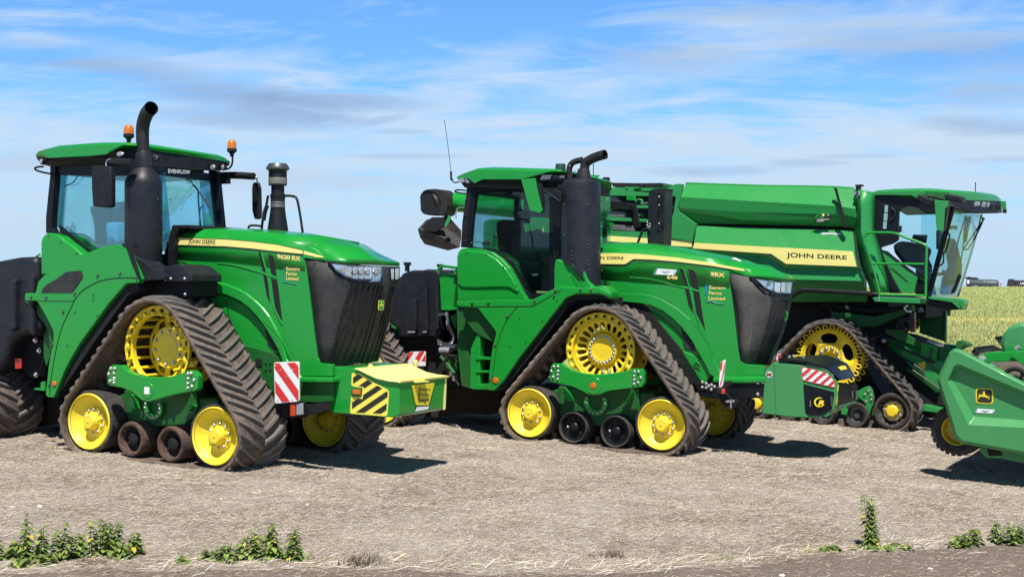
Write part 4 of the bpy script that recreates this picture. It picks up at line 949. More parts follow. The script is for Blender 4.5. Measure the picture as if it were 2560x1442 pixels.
# --- ballast box hung on the nose
bb = thing('ballast_box', 'green box with pale yellow lid and black-yellow hazard stripes on the left tractor nose', 'ballast box', F)
BV = .98
uf = F.p(*T('C 1438,1100')[0], BV).x
box_s = T('C 1028,905 1150,912 1195,925 1300,972 1440,1003 1436,1190 1420,1203 1395,1210 1026,1182')
far = 2.62
PF = [F.pu(*T(s)[0], uf) for s in ('C 1440,1003', 'C 1722,968', 'C 1712,1165', 'C 1436,1190')]
print('box front v', [round(p.y, 2) for p in PF], 'u', uf)
far = PF[1].y
ext('box_body', F, box_s, BV, far - BV, G, bb, bev=.012)
lidrow = []
for v, dx in ((BV - .03, 0), (far + .03, 0)):
    pass
la = [F.p(*T(s)[0], BV - .03) for s in ('C 1170,913', 'C 1200,920', 'C 1250,945', 'C 1300,968', 'C 1370,984', 'C 1440,992', 'C 1440,1004')]
def to_v(p, v): return Vector((p.x, v, p.z))
loft('box_lid', [[to_v(p, BV - .03 + (far - BV + .06) * k) for p in la] for k in (0, .03, .5, .97, 1)], YL, bb, thick=.02, sharp=40)
# side hazard panel
hp_ = T('C 1158,942 1200,946 1290,1000 1362,1040 1377,1056 1366,1192 1355,1202 1150,1186 1142,1178 1148,1085 1212,1088 1218,1032 1158,1022 1150,1012 1152,950')
hz_ = sheet('hazard_panel', F, [hp_], BV - .003, mat('hazard_yellow', (.90, .78, .10), .45), bb)
in_ = T('C 1160,950 1198,954 1285,1006 1355,1046 1368,1060 1358,1186 1152,1176 1156,1098 1218,1098 1226,1024 1160,1012')
sheet('hazard_stripes', F, stripes(in_, -.68, 15, 30.5, 8), BV - .008, TX, hz_)
li = ext('indicator_lamp', F, 'C 1150,1034 1208,1036 1206,1078 1150,1076', BV - .02, .03, GD, bb); ext('lens', F, 'C 1156,1042 1202,1044 1200,1072 1156,1070', BV - .035, .02, OR, li)
text('maker_lettering', 'NC-BEX', patch(F, 'C 1150,1122 1180,1104 1184,1096 1150,1112', BV - .012), TX, bb)
# front plate
QP = quad(*[F.pu(*T(s)[0], uf + .01) for s in ('C 1510,1138', 'C 1650,1138', 'C 1650,1000', 'C 1510,1000')])
fp = decal('name_plate', [[(.04, .88), (.96, .99), (.97, .92), (.72, .03), (.20, .02), (.16, .08), (.03, .80)]], QP, mat('plate_yellow', (.80, .66, .03), .4), bb, thick=.008)
for i, w in enumerate(('Eastern', 'Farms', 'Limited')):
    y1 = .78 - i * .23; text('plate_lettering', w, (lambda y1: (lambda s, t: QP(.36 + (.42 - .04 * i) * s, y1 - .13 + .13 * t)))(y1), TX, fp, off=.010, bold=.005)
decal('plate_emblem', [[(.27, .18), (.30, .80), (.33, .80), (.31, .18)], [(.30, .16), (.45, .20), (.60, .10), (.60, .13), (.45, .24), (.30, .2)]], QP, TX, fp, off=.009)
QS = quad(*[F.pu(*T(s)[0], uf + .01) for s in ('C 1534,1172', 'C 1608,1160', 'C 1618,1140', 'C 1545,1146')]); decal('serial_sticker', [[(0, 0), (1, 0), (1, 1), (0, 1)]], QS, WH, bb)
QL = quad(*[F.pu(*T(s)[0], uf + .02) for s in ('C 1525,1000', 'C 1590,996', 'C 1590,988', 'C 1525,992')]); decal('lid_catch', [[(0, 0), (1, 0), (1, 1), (0, 1)]], QL, YL, bb, thick=.06)
edge = [F.pu(*T(s)[0], uf + .005) for s in ('C 1714,970', 'C 1724,968', 'C 1716,1160', 'C 1704,1164')]; pane('edge_strip', edge, YL, bb, th=.006)
for s in ('C 1265,895', 'C 1535,868'): x = F.p(*T(s)[0], 1.3 if '1265' in s else 2.2); lathe('lifting_lug', x, [(.02, -.12), (.03, -.05), (.03, .0), (.015, .01)], YL, bb, axis='z', k=10)
def v_mid(u0, z0, v, w, h): pass
# ---------------------------------------------------------------- machine 2: newer tracked tractor in the middle
F = Frame(1500, 18.9, 27)
t2 = thing('tracked_tractor', 'green tracked tractor in the middle with an elbowed black exhaust and black track rollers', 'tractor', F)
beam2 = dict(o='E 788,800 798,735 812,716 876,716 905,738 960,768 1050,789 1110,795 1200,791 1290,779 1350,766 1390,752 1455,755 1470,790 1470,855 1452,886 1400,892 1230,912 1190,922 1150,940 1107,946 1060,936 1020,912 960,886 860,862 800,848 788,830',
    c='E 1107,875', r=62, mark='am', b='E 821,738 852,738 804,771 851,770 849,797 817,812 848,827 1402,775 1432,775 1399,805 1447,817 1399,833 1430,853 1398,862',
    f='E 850,880 960,890 1250,905 1435,890 1440,1100 1410,1130 1340,1170 880,1160 855,1100', rc='E 1120,1000', rr=92,
    g=['E 893,895 925,930 955,990 915,985 888,930', 'E 1385,925 1372,965 1330,1002 1300,1005 1340,975'])
u2, zb2, g2 = unit(F, t2, 2, ('E 1150,617', 268), ('E 640,1072', 178), ('E 1593,1158', 186), [('E 955,1178', 112), ('E 1260,1208', 116)], beam2, .80)
for o in u2:
    copy_part(o, t2, Vector((0, 2.18, 0))); copy_part(o, t2, Vector((-4.5, 0, .17)))
ext('chassis', F, 'E -60,340 270,315 700,260 900,240 1230,200 1480,300 1760,640 1900,860 1700,880 1400,720 1150,420 950,450 500,900 380,940 240,905 0,905', .94, 1.1, KM, t2, bev=.01)
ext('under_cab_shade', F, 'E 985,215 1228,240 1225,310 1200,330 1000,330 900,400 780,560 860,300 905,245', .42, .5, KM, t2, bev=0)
ext('rear_underframe', F, 'M 330,1060 1015,1085 1030,1270 900,1300 700,1290 480,1330 330,1290', .95, 1.4, MATS['dark_brown_rubber'], t2, bev=.02)
# rear tank and gear at the back
tk = ext('fuel_tank', F, 'M 205,165 250,133 310,118 330,125 420,108 500,115 522,140 530,420 532,600 500,692 470,657 205,662 190,600 100,545 100,450 145,250 170,180', .55, .9, KT, t2, bev=.10, seg=5)
for s in ('M 258,420 285,360 325,340 325,600 318,628 258,630', 'M 380,320 398,260 415,240 420,600 415,628 382,630', 'M 478,290 490,240 506,205 512,590 482,620'): ext('moulded_rib', F, s, .46, .12, KT, tk, bev=.03)
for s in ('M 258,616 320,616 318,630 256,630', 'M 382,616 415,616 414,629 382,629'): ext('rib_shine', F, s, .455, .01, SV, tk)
ext('tank_shoulder', F, 'M 205,150 250,128 310,115 340,118 260,250 250,600 205,660 140,545 140,440 185,240', 1.1, .3, KT, tk, bev=.03)
for s in ('M 225,50 268,50 268,75 255,78 255,126 235,126 235,78 225,75', 'M 496,66 534,66 534,86 526,90 526,125 505,125 505,90 496,86'): ext('filler_cap', F, s, 1.0, .08, K, t2)
ext('rear_wing', F, 'M 100,525 130,535 185,592 190,662 100,655', .9, .1, G, t2)
mk = ext('marker_board', F, 'M 266,790 280,784 398,779 405,790 403,900 262,900', .5, .02, WH, t2, bev=.002)
sheet('marker_stripes', F, [T('M 266,790 292,785 308,785 268,850 262,850'), T('M 355,782 398,779 352,860 310,860'), T('M 404,800 404,860 372,860')], .496, RD, mk, thick=.003)
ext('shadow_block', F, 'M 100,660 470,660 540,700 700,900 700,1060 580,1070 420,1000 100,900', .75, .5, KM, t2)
ext('step_box', F, 'M 520,142 662,150 645,300 632,425 532,428', .50, .25, G, t2)
tube('grab_handle', rowp(F, 'M 508,132 512,108 545,84 600,88 665,98', .45), .022, G, t2); tube('grab_handle', rowp(F, 'M 648,150 648,125 662,112', .45), .02, G, t2)
ext('step_tread', F, 'M 532,424 662,421 655,438 600,446 535,442', .40, .3, G, t2)
for s, r, m in (('M 515,476 585,480 585,560 610,620 634,660 630,690 600,715 560,716 518,704', .022, CH), ('M 590,560 615,620 636,665', .03, K), ('M 700,505 700,600 690,640 684,700', .018, K), ('M 716,505 716,580 720,640 712,670', .018, K),
                ('M 700,712 660,750 600,790 575,850 575,900 600,930', .035, K), ('M 530,735 580,735 660,735', .03, CH), ('M 525,770 560,770 605,775', .045, SV), ('M 545,800 600,815 690,825', .03, K), ('M 600,920 640,1000 680,1060', .022, K),
                ('M 530,820 580,880 640,960', .03, GD)): tube('hydraulic_hose', rowp(F, s, .42), r, m, t2)
for s in ('M 586,480', 'M 590,545', 'M 520,704', 'M 640,1000', 'M 616,960'): x = F.p(*T(s)[0], .42); lathe('hose_fitting', x, [(.03, -.04), (.035, 0), (.03, .04)], CH, t2, axis='z', k=8)
ext('bracket_plate', F, 'M 600,490 660,470 655,600 630,560', .55, .05, G, t2); ext('bracket_plate', F, 'M 530,820 640,830 660,960 620,1000 560,930', .6, .05, GD, t2)
# step column and wing panel
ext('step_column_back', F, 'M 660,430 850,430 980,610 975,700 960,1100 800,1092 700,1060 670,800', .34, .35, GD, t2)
sc_ = ext('step_column', F, 'M 770,1080 775,760 800,700 830,640 852,630 852,1092 800,1092', .16, .25, G, t2, bev=.01)
for s in ('M 815,820 940,832 935,850 820,848', 'M 815,935 925,938 925,955 820,955', 'M 815,1045 925,1045 925,1092 815,1090'): ext('step_rung', F, s, .14, .3, G, sc_)
ext('step_well', F, 'M 852,630 975,650 950,830 925,1050 850,1045', .30, .1, KM, t2)
wp = ext('wing_panel', F, 'E 118,264 400,258 660,258 700,240 832,172 870,160 1010,172 1150,170 1228,205 1228,240 1150,212 985,214 905,245 870,290 700,510 560,690 460,838 388,912 345,906 352,800 362,700 378,590 402,505 396,480 270,318 145,308 120,300', .04, .10, G, t2, bev=.014, seg=3)
ext('wing_inner', F, 'E 905,245 985,214 1228,240 1228,255 985,260 930,290 700,600 480,880 388,912 460,838 560,690 700,510 870,290', .12, .4, KM, wp, bev=0)
ext('wing_return', F, 'E 160,308 268,320 394,480 400,510 380,560 300,520 240,480 170,380', .14, .30, GD, wp, bev=.004)
tube('panel_seam', rowp(F, 'E 560,305 520,350 480,410 450,470 425,540 405,620 390,720 378,820 372,900', .037), .0045, KM, wp, k=6)
tube('panel_seam', rowp(F, 'E 145,306 560,304 664,302 700,286 840,205 870,190', .037), .004, KM, wp, k=6)
tube('panel_seam', rowp(F, 'E 945,25 975,80 1010,140 1050,190', .05), .004, KM, wp, k=6)
tube('panel_seam', rowp(F, 'E 662,262 664,302', .037), .004, KM, wp, k=6)
for s in ('E 485,374', 'E 397,581', 'E 684,266', 'E 831,188', 'E 823,228', 'E 1014,182', 'E 232,287', 'E 349,287', 'E 363,829', 'E 330,884', 'E 1090,185', 'E 1165,290', 'E 1118,292'): bolt(F.p(*T(s)[0], .038), .015, wp, m=KM if '232' in s or '349' in s else BD)
for s in ('E 575,388', 'E 738,408', 'E 620,560', 'E 504,590', 'E 845,262'): bolt(F.p(*T(s)[0], .038), .009, wp, m=GD)
bm = bmesh.new()
for k in range(56):
    x = 150 + k * 9; a = F.p(*T(f'E {x},258')[0], .05); b = F.p(*T(f'E {x+5},252')[0], .05); bm_prism(bm, [a, Vector((b.x, a.y, a.z)), b, Vector((a.x, a.y, b.z))], Vector((0, .08, 0)))
fixn(bm); link('grip_teeth', bm, G, wp)
lathe('side_reflector', F.p(*T('E 403,838')[0], .04), [(.044, 0), (.044, -.014), (.03, -.02), (.01, -.02)], OR, wp)
# cab
cl = ext('cab_corner_panel', F, 'D 536,850 534,680 540,655 558,630 600,624 680,632 745,650 800,690 850,745 890,820 925,890 950,930 960,940 540,940', .26, .5, G, t2, bev=.03, seg=3)
ext('panel_bulge', F, 'D 537,840 535,690 545,655 600,640 700,650 770,690 830,750 870,810 905,885 890,890 850,865 800,860 640,865 560,862', .235, .06, G, cl, bev=.02, seg=3)
for s in ('D 592,652', 'D 710,662', 'D 815,738', 'D 890,850'): bolt(F.p(*T(s)[0], .232), .009, cl, m=GD)
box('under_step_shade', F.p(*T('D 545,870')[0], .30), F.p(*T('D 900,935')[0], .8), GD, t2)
base = ext('cab_front_panel', F, 'D 1116,872 1118,740 1124,700 1135,690 1200,714 1285,738 1300,765 1320,820 1345,858 1405,850 1440,868 1458,892 1452,935 1400,905 1265,905 1110,905', .10, .3, G, t2, bev=.02, seg=3)
W0, W1 = .36, 2.0
cf_ = ext('cab_frame', F, 'D 556,620 566,480 585,330 592,268 640,262 650,290 632,400 620,520 612,612 640,622 740,628 800,660 850,705 905,800 945,870 975,905 1110,885 1112,915 960,935 935,905 905,835 860,750 800,695 745,652 680,632 600,624', W0, .10, KG, t2, bev=.01)
ext('front_pillar', F, 'D 1112,340 1140,300 1160,330 1146,660 1128,700 1112,880', W0, .10, KG, cf_, bev=.01)
ext('rear_pillar_plate', F, 'D 566,470 590,300 620,300 600,480 590,615 558,612', W0 - .01, .05, K, cf_, bev=.004)
for s in ('D 588,340', 'D 586,430', 'D 588,505', 'D 586,545', 'D 585,585', 'D 624,598'): bolt(F.p(*T(s)[0], W0 - .012), .012 if '624' not in s else .022, cf_, m=KG)
ext('top_rail', F, 'D 590,262 1160,262 1160,330 1110,300 900,275 700,280 655,300 640,330 610,300', W0 + .02, .08, KG, cf_, bev=.004)
ext('side_window', F, 'D 620,290 1125,290 1125,900 965,915 900,800 845,710 740,632 612,618', W0 + .07, .008, GLD, t2, bev=0)
ext('door_edge', F, 'D 1090,320 1118,320 1116,880 1088,880', W0 + .05, .02, KG, cf_, bev=0)
ul = F.p(*T('D 600,300')[0], W0).x; uR = F.p(*T('D 1150,500')[0], W0).x; zt = F.p(*T('D 700,270')[0], W0).z; zb_ = F.p(*T('D 700,640')[0], W0).z; zlo = F.p(*T('D 1000,905')[0], W0).z
print('T2 cab', ul, uR, zt, zb_)
pane('far_side_window', [Vector((ul, W1, zb_)), Vector((uR, W1, zb_ - .3)), Vector((uR, W1, zt)), Vector((ul, W1, zt))], GL, t2)
pane('windscreen', [Vector((uR, W0 + .06, zlo)), Vector((uR + .1, W1, zlo)), Vector((uR + .1, W1, zt)), Vector((uR, W0 + .06, zt))], GL, t2)
pane('rear_window', [Vector((ul, W0 + .06, zb_)), Vector((ul, W1, zb_)), Vector((ul, W1, zt)), Vector((ul, W0 + .06, zt))], GL, t2)
ext('far_pillar', F, 'D 1404,240 1422,240 1432,600 1408,600', 1.96, .06, KG, cf_)
box('far_rear_pillar', Vector((ul - .03, W1 - .06, zlo)), Vector((ul + .06, W1 + .02, zt)), KG, cf_)
box('far_middle_pillar', Vector((ul + .95, W1 - .04, zlo)), Vector((ul + 1.03, W1 + .01, zt)), KG, cf_)
box('cab_floor', Vector((ul + .1, W0 + .12, zlo - .1)), Vector((uR - .03, W1 - .05, zlo + .02)), INT, t2)
box('roof_lining', Vector((ul, W0 + .08, zt - .06)), Vector((uR + .1, W1, zt + .08)), KM, t2)
st2 = ext('driver_seat', F, 'D 765,470 800,452 850,460 862,520 850,600 870,640 900,700 880,800 800,720 775,620', 1.25, .5, SEAT, t2, bev=.04)
ext('seat_headrest', F, 'D 900,395 930,390 940,470 905,480', 1.4, .25, SEAT, st2, bev=.03)
ext('control_console', F, 'D 850,560 960,520 1110,540 1110,800 930,800 880,720', .95, .4, INT, t2, bev=.03)
ext('door_lower_trim', F, 'D 900,700 1110,720 1110,880 975,880 930,800', W0 + .20, .05, KM, t2, bev=.02)
tube('steering_wheel', [F.p(*T(s)[0], v) for s, v in (('D 985,560', 1.3), ('D 1010,520', 1.5), ('D 1050,540', 1.7), ('D 1040,600', 1.6), ('D 1000,610', 1.4), ('D 985,560', 1.3))], .022, K, t2)
ext('handle_grip', F, 'D 985,780 1020,778 1020,790 985,792', W0 + .06, .02, SV, t2)
tube('window_latch', rowp(F, 'D 640,590 700,600 900,720', W0 + .1), .006, CH, t2)
# roof
top = [(535, 196, .34), (580, 176, .30), (628, 160, .26), (900, 162, .26), (1100, 164, .26), (1170, 166, .40), (1260, 180, .95), (1390, 212, 1.65), (1466, 232, 2.1), (1466, 236, 2.12)]
mid = [(535, 210, .34), (600, 205, .28), (640, 236, .26), (690, 212, .26), (920, 212, .26), (1040, 186, .30), (1190, 190, .95), (1360, 235, 1.65), (1462, 270, 2.1), (1462, 280, 2.12)]
low = [(545, 212, .38), (580, 262, .36), (640, 268, .36), (690, 262, .36), (920, 262, .36), (1040, 275, .40), (1190, 300, .95), (1360, 290, 1.6), (1440, 285, 2.05), (1450, 285, 2.06)]
roof(F, t2, 'D', top, mid, low, 1.5, G, K, crown=.0)
tube('gutter_rail', rowp(F, 'D 640,252 780,264 930,262', .28), .012, KG, t2)
for s in ('D 540,212 570,206 580,230 552,234', 'D 578,206 618,203 635,234 590,236'): ext('work_lamp', F, s, .30, .03, SV, t2)
for s in ('D 1045,188 1105,186 1092,214 1032,218', 'D 1112,188 1180,190 1178,208 1110,206'): ext('work_lamp', F, s, .26 if '1045' in s else .4, .04, mat('lamp_grey_lens', (.12, .13, .14), .2), t2)
tube('roof_grab_rail', rowp(F, 'D 600,298 560,296 528,288 525,280 545,276 590,280', .36), .012, K, t2)
lathe('roof_beacon_base', cz('D 1157,168', .5) if False else F.p(*T('D 1157,168')[0], .5), [(.075, 0), (.075, .10), (.07, .115), (.01, .115)], mat('dark_green_cap', (.02, .06, .04), .4), t2, axis='z', k=20)
lathe('roof_beacon_base', F.p(*T('D 1431,228')[0], 2.4), [(.06, 0), (.06, .06), (.05, .07), (.01, .07)], K, t2, axis='z', k=20)
ext('antenna_bracket', F, 'D 1340,186 1390,188 1372,200 1375,228 1350,222', 1.7, .05, G, t2); tube('short_antenna', rowp(F, 'D 1354,122 1355,190', 1.7), .007, K, t2)
tube('radio_antenna', rowp(F, 'P 1111,300 1118,350 1128,432', .4), .0045, K, t2, k=5); tube('antenna_mount', rowp(F, 'D 499,165 500,210 508,214', .4), .016, K, t2); tube('antenna_mount', rowp(F, 'D 500,214 520,232 545,228', .4), .010, K, t2)
# mirrors
o = ext('wing_mirror', F, 'D 918,212 1000,205 1022,300 1046,398 1036,416 972,402', -.12, .05, G, t2, bev=.008); ext('mirror_glass_side', F, 'D 1003,240 1030,234 1046,330 1046,400 1034,414 1012,330', -.10, .10, K, o)
ext('mirror_arm', F, 'D 1035,262 1120,268 1160,290 1160,350 1110,350 1105,320', .05, .08, K, o); tube('mirror_cable', rowp(F, 'D 1050,275 1090,300 1150,345', .04), .008, K, o)
o = ext('wing_mirror', F, 'D 1555,310 1598,306 1606,345 1632,490 1600,502 1560,390', 2.9, .05, K, t2, bev=.008); ext('mirror_cap', F, 'D 1553,308 1600,306 1606,342 1553,338', 2.88, .05, G, o)
ext('mirror_arm', F, 'D 1430,345 1500,346 1590,362 1594,382 1500,386 1430,398', 2.8, .06, K, o)
# exhaust
def cz2(s, v): return F.p(*T(s)[0], v)
a = cz2('D 1280,760', .34); r = F.m(119 / 2.404, .34); b = cz2('D 1280,262', .34); c2 = cz2('D 1280,222', .34)
n = 14; ring_top, ring_bot = [], []
bm = bmesh.new()
lev = []
zbots = {}
bmp = [(-1, cz2('D 1150,672', .34).z), (-.5, cz2('D 1215,712', .3).z), (0, cz2('D 1280,728', .3).z), (.3, cz2('D 1310,780', .3).z), (.8, cz2('D 1375,856', .3).z), (1, cz2('D 1400,852', .3).z)]
def zbot(x):
    for (x0, z0), (x1, z1) in zip(bmp, bmp[1:]):
        if x <= x1: return z0 + (z1 - z0) * (x - x0) / (x1 - x0)
    return bmp[-1][1]
K_ = 48
for z_, rr in (('b', 1), ('m', 1), (b.z, 1), (c2.z - .03, .97), (c2.z + .01, .80), (c2.z + .03, .5)):
    ring = []
    for i in range(K_):
        t = 2 * math.pi * i / K_; x, y = math.cos(t), math.sin(t)
        z = zbot(x) if z_ == 'b' else (a.z + .35) if z_ == 'm' else z_
        ring.append(bm.verts.new((a.x + x * r * rr, a.y + y * r * rr, z)))
    lev.append(ring)
for q_, w_ in zip(lev, lev[1:]):
    for i in range(K_): bm.faces.new((q_[i], q_[(i + 1) % K_], w_[(i + 1) % K_], w_[i]))
bm.faces.new(lev[-1]); fixn(bm)
st = link('exhaust_guard', bm, KT, t2, smooth_=True, sharp=30)
tube('guard_trim', [Vector((a.x + x * r * 1.01, a.y - math.sqrt(max(0, 1 - x * x)) * r * 1.02, zbot(x))) for x in [-.99, -.7, -.5, -.2, 0, .15, .3, .55, .8, .95]], .012, K, st, curve=False)
for s in ('D 1195,365', 'D 1333,365', 'D 1197,550', 'D 1332,580', 'D 1332,605', 'D 1332,628', 'D 1248,645', 'D 1248,668', 'D 1248,690', 'D 1332,700', 'D 1335,725', 'D 1395,470', 'D 1396,690', 'D 1385,760', 'D 1340,760'):
    x = cz2(s, .2); bolt(Vector((x.x, .34 - math.sqrt(max(.0001, r * r - (x.x - a.x) ** 2)) - .003, x.z)), .009, st, m=BD)
px2 = lambda d: F.m(d / 2.404, .34)
c0 = cz2('D 1296,215', .34); sk = MATS['exhaust_soot_black']
base_ = lathe('exhaust_pipe', Vector((c0.x, c0.y, 0)), [(px2(60), c0.z - .02), (px2(46), c0.z + .0), (px2(44), cz2('D 1296,190', .34).z), (px2(34), cz2('D 1296,150', .34).z)], sk, t2, axis='z')
P = curve_pts([cz2(s, v) for s, v in (('D 1300,185', .34), ('D 1302,140', .34), ('D 1312,112', .34), ('D 1345,90', .33), ('D 1385,74', .32), ('D 1426,63', .3))], 8)
bm = bmesh.new(); bm_tube(bm, P, px2(29), 20, cap=False); bm_tube(bm, P, px2(25), 20, cap=False); fixn(bm); link('elbow', bm, sk, base_, smooth_=True, sharp=60)
tube('elbow_brace', [cz2(s, .5) for s in ('D 1212,215', 'D 1210,150', 'D 1232,112', 'D 1290,95')], px2(19), sk, base_)
for s in ('D 1212,132', 'D 1248,150', 'D 1248,165'): bolt(cz2(s, .42), .008, base_, m=ST)
# bonnet
HV = .92
lo = rowp(F, 'K -20,950 200,960 420,980 700,1000 950,1010 1185,1020', HV)
r0 = rowp(F, 'K -20,806 200,812 420,775 700,790 950,822 1180,890', HV)
r1 = rowp(F, 'K -20,704 200,706 420,718 700,745 950,782 1180,822', HV)
r2 = rowp(F, 'K -20,660 200,662 420,675 700,702 950,742 1190,790', HV + .04)
r3 = rowp(F, 'K -20,619 200,617 420,631 700,668 950,716 1180,762', HV + .20)
r4 = [Vector((p.x, 1.5, p.z + .03)) for p in r3]
bon = loft('bonnet', [lo, r0, r1, r2, r3, r4, mirr(r3), mirr(r2), mirr(r1), mirr(r0), mirr(lo)], G, t2, thick=.02, sharp=22)
tf = lambda s, v: F.p(*T(s)[0], v)
fr_ = [tf('K 1175,890', HV), tf('K 1385,925', HV + .03), tf('K 1560,950', HV + .22), tf('K 1700,968', 1.5), tf('K 1782,972', 2.05)]
up_ = [tf('K 1178,868', HV), tf('K 1400,905', HV + .04), tf('K 1565,912', HV + .24), tf('K 1700,932', 1.5), tf('K 1784,944', 2.04)]
cr_ = [tf('K 1180,822', HV), tf('K 1370,855', HV + .10), tf('K 1500,840', HV + .35), tf('K 1640,872', 1.5), tf('K 1752,915', 1.98)]
bk_ = [tf('K 1190,790', HV + .04), tf('K 1260,790', HV + .16), tf('K 1290,783', HV + .30), Vector((tf('K 1300,785', HV + .3).x, 1.5, tf('K 1300,785', HV + .3).z + .02)), Vector((tf('K 1300,785', HV + .3).x, 2.05, tf('K 1300,785', HV + .3).z - .03))]
bk2 = [tf('K 1180,770', HV + .1), tf('K 1182,764', HV + .18), tf('K 1180,762', HV + .22), Vector((tf('K 1180,762', HV + .2).x, 1.5, tf('K 1180,762', HV + .2).z + .03)), Vector((tf('K 1180,762', HV + .2).x, 2.05, tf('K 1180,762', HV + .2).z))]
loft('bonnet_nose', [fr_, up_, cr_, bk_, bk2], G, t2, thick=.02, sharp=24)
side = ext('bonnet_side_panel', F, 'G -20,290 0,205 150,206 200,178 300,180 470,196 640,222 826,262 845,400 862,520 880,680 890,770 905,832 935,850 1060,858 1060,925 800,925 745,870 725,805 690,720 640,632 580,562 500,492 400,432 250,394 70,386 60,330', HV + .004, .06, G, t2, bev=.008)
ext('arch_lip', F, 'G 66,386 250,394 330,408 400,432 500,492 580,562 640,632 690,720 725,805 760,880 800,925 1060,928 1060,940 745,945 700,910 680,860 640,790 590,700 530,620 470,560 400,505 330,475 250,458 150,450 66,456', HV - .03, .09, G, t2, bev=.02, seg=3)
ap = ext('arch_panel', F, 'G 66,456 250,458 400,505 530,620 640,790 700,910 660,980 590,975 500,900 420,750 280,560 150,470', HV + .05, .05, G, t2, bev=.005)
tube('arch_seam', rowp(F, 'G 275,490 282,530 290,560', HV + .045), .006, KM, ap, k=6)
tube('arch_seam', rowp(F, 'G 395,730 500,760 640,805', HV + .045), .012, G, ap, k=6)
tube('arch_seam', rowp(F, 'G 285,500 350,520 430,575 500,640 530,690 545,745', HV + .045), .006, GD, ap, k=6)
ext('arch_mesh', F, 'G 520,620 560,660 600,720 618,765 600,765 548,748', HV + .03, .03, GR, ap)
fpz = ext('frame_plate', F, 'G 440,755 620,800 690,850 720,925 670,975 600,975 560,900', HV + .02, .04, G, t2)
ext('data_plate', F, 'G 480,820 520,822 520,858 498,858', HV + .01, .01, KM, t2)
for s in ('G 536,842', 'G 566,846', 'G 536,862', 'G 566,866', 'G 536,882', 'G 566,886'): bolt(F.p(*T(s)[0], HV + .015), .007, fpz, m=GD)
for dy in (0, 26): sheet('arrow_mark', F, [T(f'G 596,{862+dy} 618,{838+dy} 645,{862+dy} 640,{872+dy} 618,{852+dy} 600,{870+dy}')], HV + .017, KM, fpz)
for p in ('G 508,232 530,238 548,265 572,350 545,340', 'G 546,360 575,368 588,440 600,525 570,470', 'G 566,236 600,245 618,265 638,372 595,358', 'G 598,374 640,388 655,500 678,635 640,560 620,520'):
    sheet('cooling_vent', F, [T(p)], HV - .001, KM, side)
tube('body_crease', rowp(F, 'G 190,292 300,300 400,320 480,345 560,362 640,384', HV + .002), .008, G, side, k=6)
tube('body_crease', rowp(F, 'G 540,240 575,360 600,470 640,600', HV), .010, G, side, k=6)
tube('body_crease', rowp(F, 'G 580,560 640,630 690,710 725,805', HV - .03), .007, G, side, k=6)
tube('body_crease', rowp(F, 'G 70,386 250,394 400,430 500,490 580,560', HV - .002), .004, KM, side, k=6)
sheet('side_stripe', F, [T('K -120,704 160,705 400,716 700,745 1000,790 1318,850 1320,870 1000,818 700,782 480,764 310,758 290,766 240,800 220,806 -120,800')], HV - .012, YS, t2)
sheet('stripe_edge', F, [T('K -120,800 220,806 240,800 290,766 310,758 480,764 700,782 1000,818 1320,870 1320,877 1000,826 700,790 480,772 314,767 295,774 244,812 222,818 -120,812')], HV - .010, TX, t2, thick=.004)
tube('panel_seam', rowp(F, 'K -20,830 220,836 260,822 310,795 480,790 700,812 950,845', HV), .004, GD, side, k=5)
text('stripe_lettering', 'JOHN DEERE', patch(F, 'K -100,766 217,771 217,738 -100,733', HV - .0125), TX, t2, bold=.018)
text('model_number', '640', patch(F, 'K 612,940 710,947 710,914 612,907', HV - .001), TG, t2, bold=.035)
text('series_lettering', '9RX', patch(F, 'K 1010,916 1140,926 1142,888 1012,876', HV - .001), TG, t2, bold=.045)
for i, (w, x0, x1, y0, y1) in enumerate((('Eastern', 1001, 1148, 1003, 1033), ('Farms', 997, 1115, 1052, 1083), ('Limited', 993, 1142, 1100, 1132))):
    text('owner_lettering', w, patch(F, f'K {x0},{y1} {x1},{y1+4} {x1},{y0+6} {x0},{y0}', HV - .001), TG, t2, bold=.018)
swoosh('owner_emblem', F, 'K 995,990 985,1040 975,1090 962,1140', HV - .002, t2, TEAL, .005); swoosh('owner_emblem', F, 'K 975,1150 1020,1145 1060,1160 1090,1168 1130,1165', HV - .002, t2, TEAL, .006)
sheet('owner_emblem', F, [T('K 962,1000 978,992 984,1040 972,1075 958,1080')], HV - .002, mat('blue_decal', (.02, .20, .36), .5), t2)
def sticker(F, sp, pts, v, par):
    q = patch(F, pts, v); s = decal('registration_sticker', [[(.08, 0), (.94, 0), (1, 1), (.14, 1)]], q, WH, par)
    for e_2 in ([(0, 0), (.06, 0), (.12, 1), (.06, 1)], [(.94, 0), (.98, 0), (1.04, 1), (1, 1)]): decal('sticker_end', [e_2], q, TEAL, par, off=.0)
    text('sticker_text', 'B', lambda a, b: q(.10 + .05 * a, .15 + .7 * b), mat('sticker_grey', (.25, .32, .34), .5), s, off=.003)
    text('sticker_text', 'B', lambda a, b: q(.90 + .05 * a, .15 + .7 * b), MATS['sticker_grey'], s, off=.004)
    decal('sticker_line', [[(.35, .55), (.75, .55), (.75, .62), (.35, .62)], [(.45, .3), (.62, .3), (.62, .36), (.45, .36)]], q, MATS['sticker_grey'], s, off=.004)
    return s
sticker(F, 'K', 'K 484,898 690,908 702,858 500,843', HV - .001, t2)
pane('top_sticker', [tf(s, v) for s, v in (('K 1205,752', HV + .22), ('K 1235,746', HV + .4), ('K 1300,778', HV + .4), ('K 1280,778', HV + .25))], WH, t2)
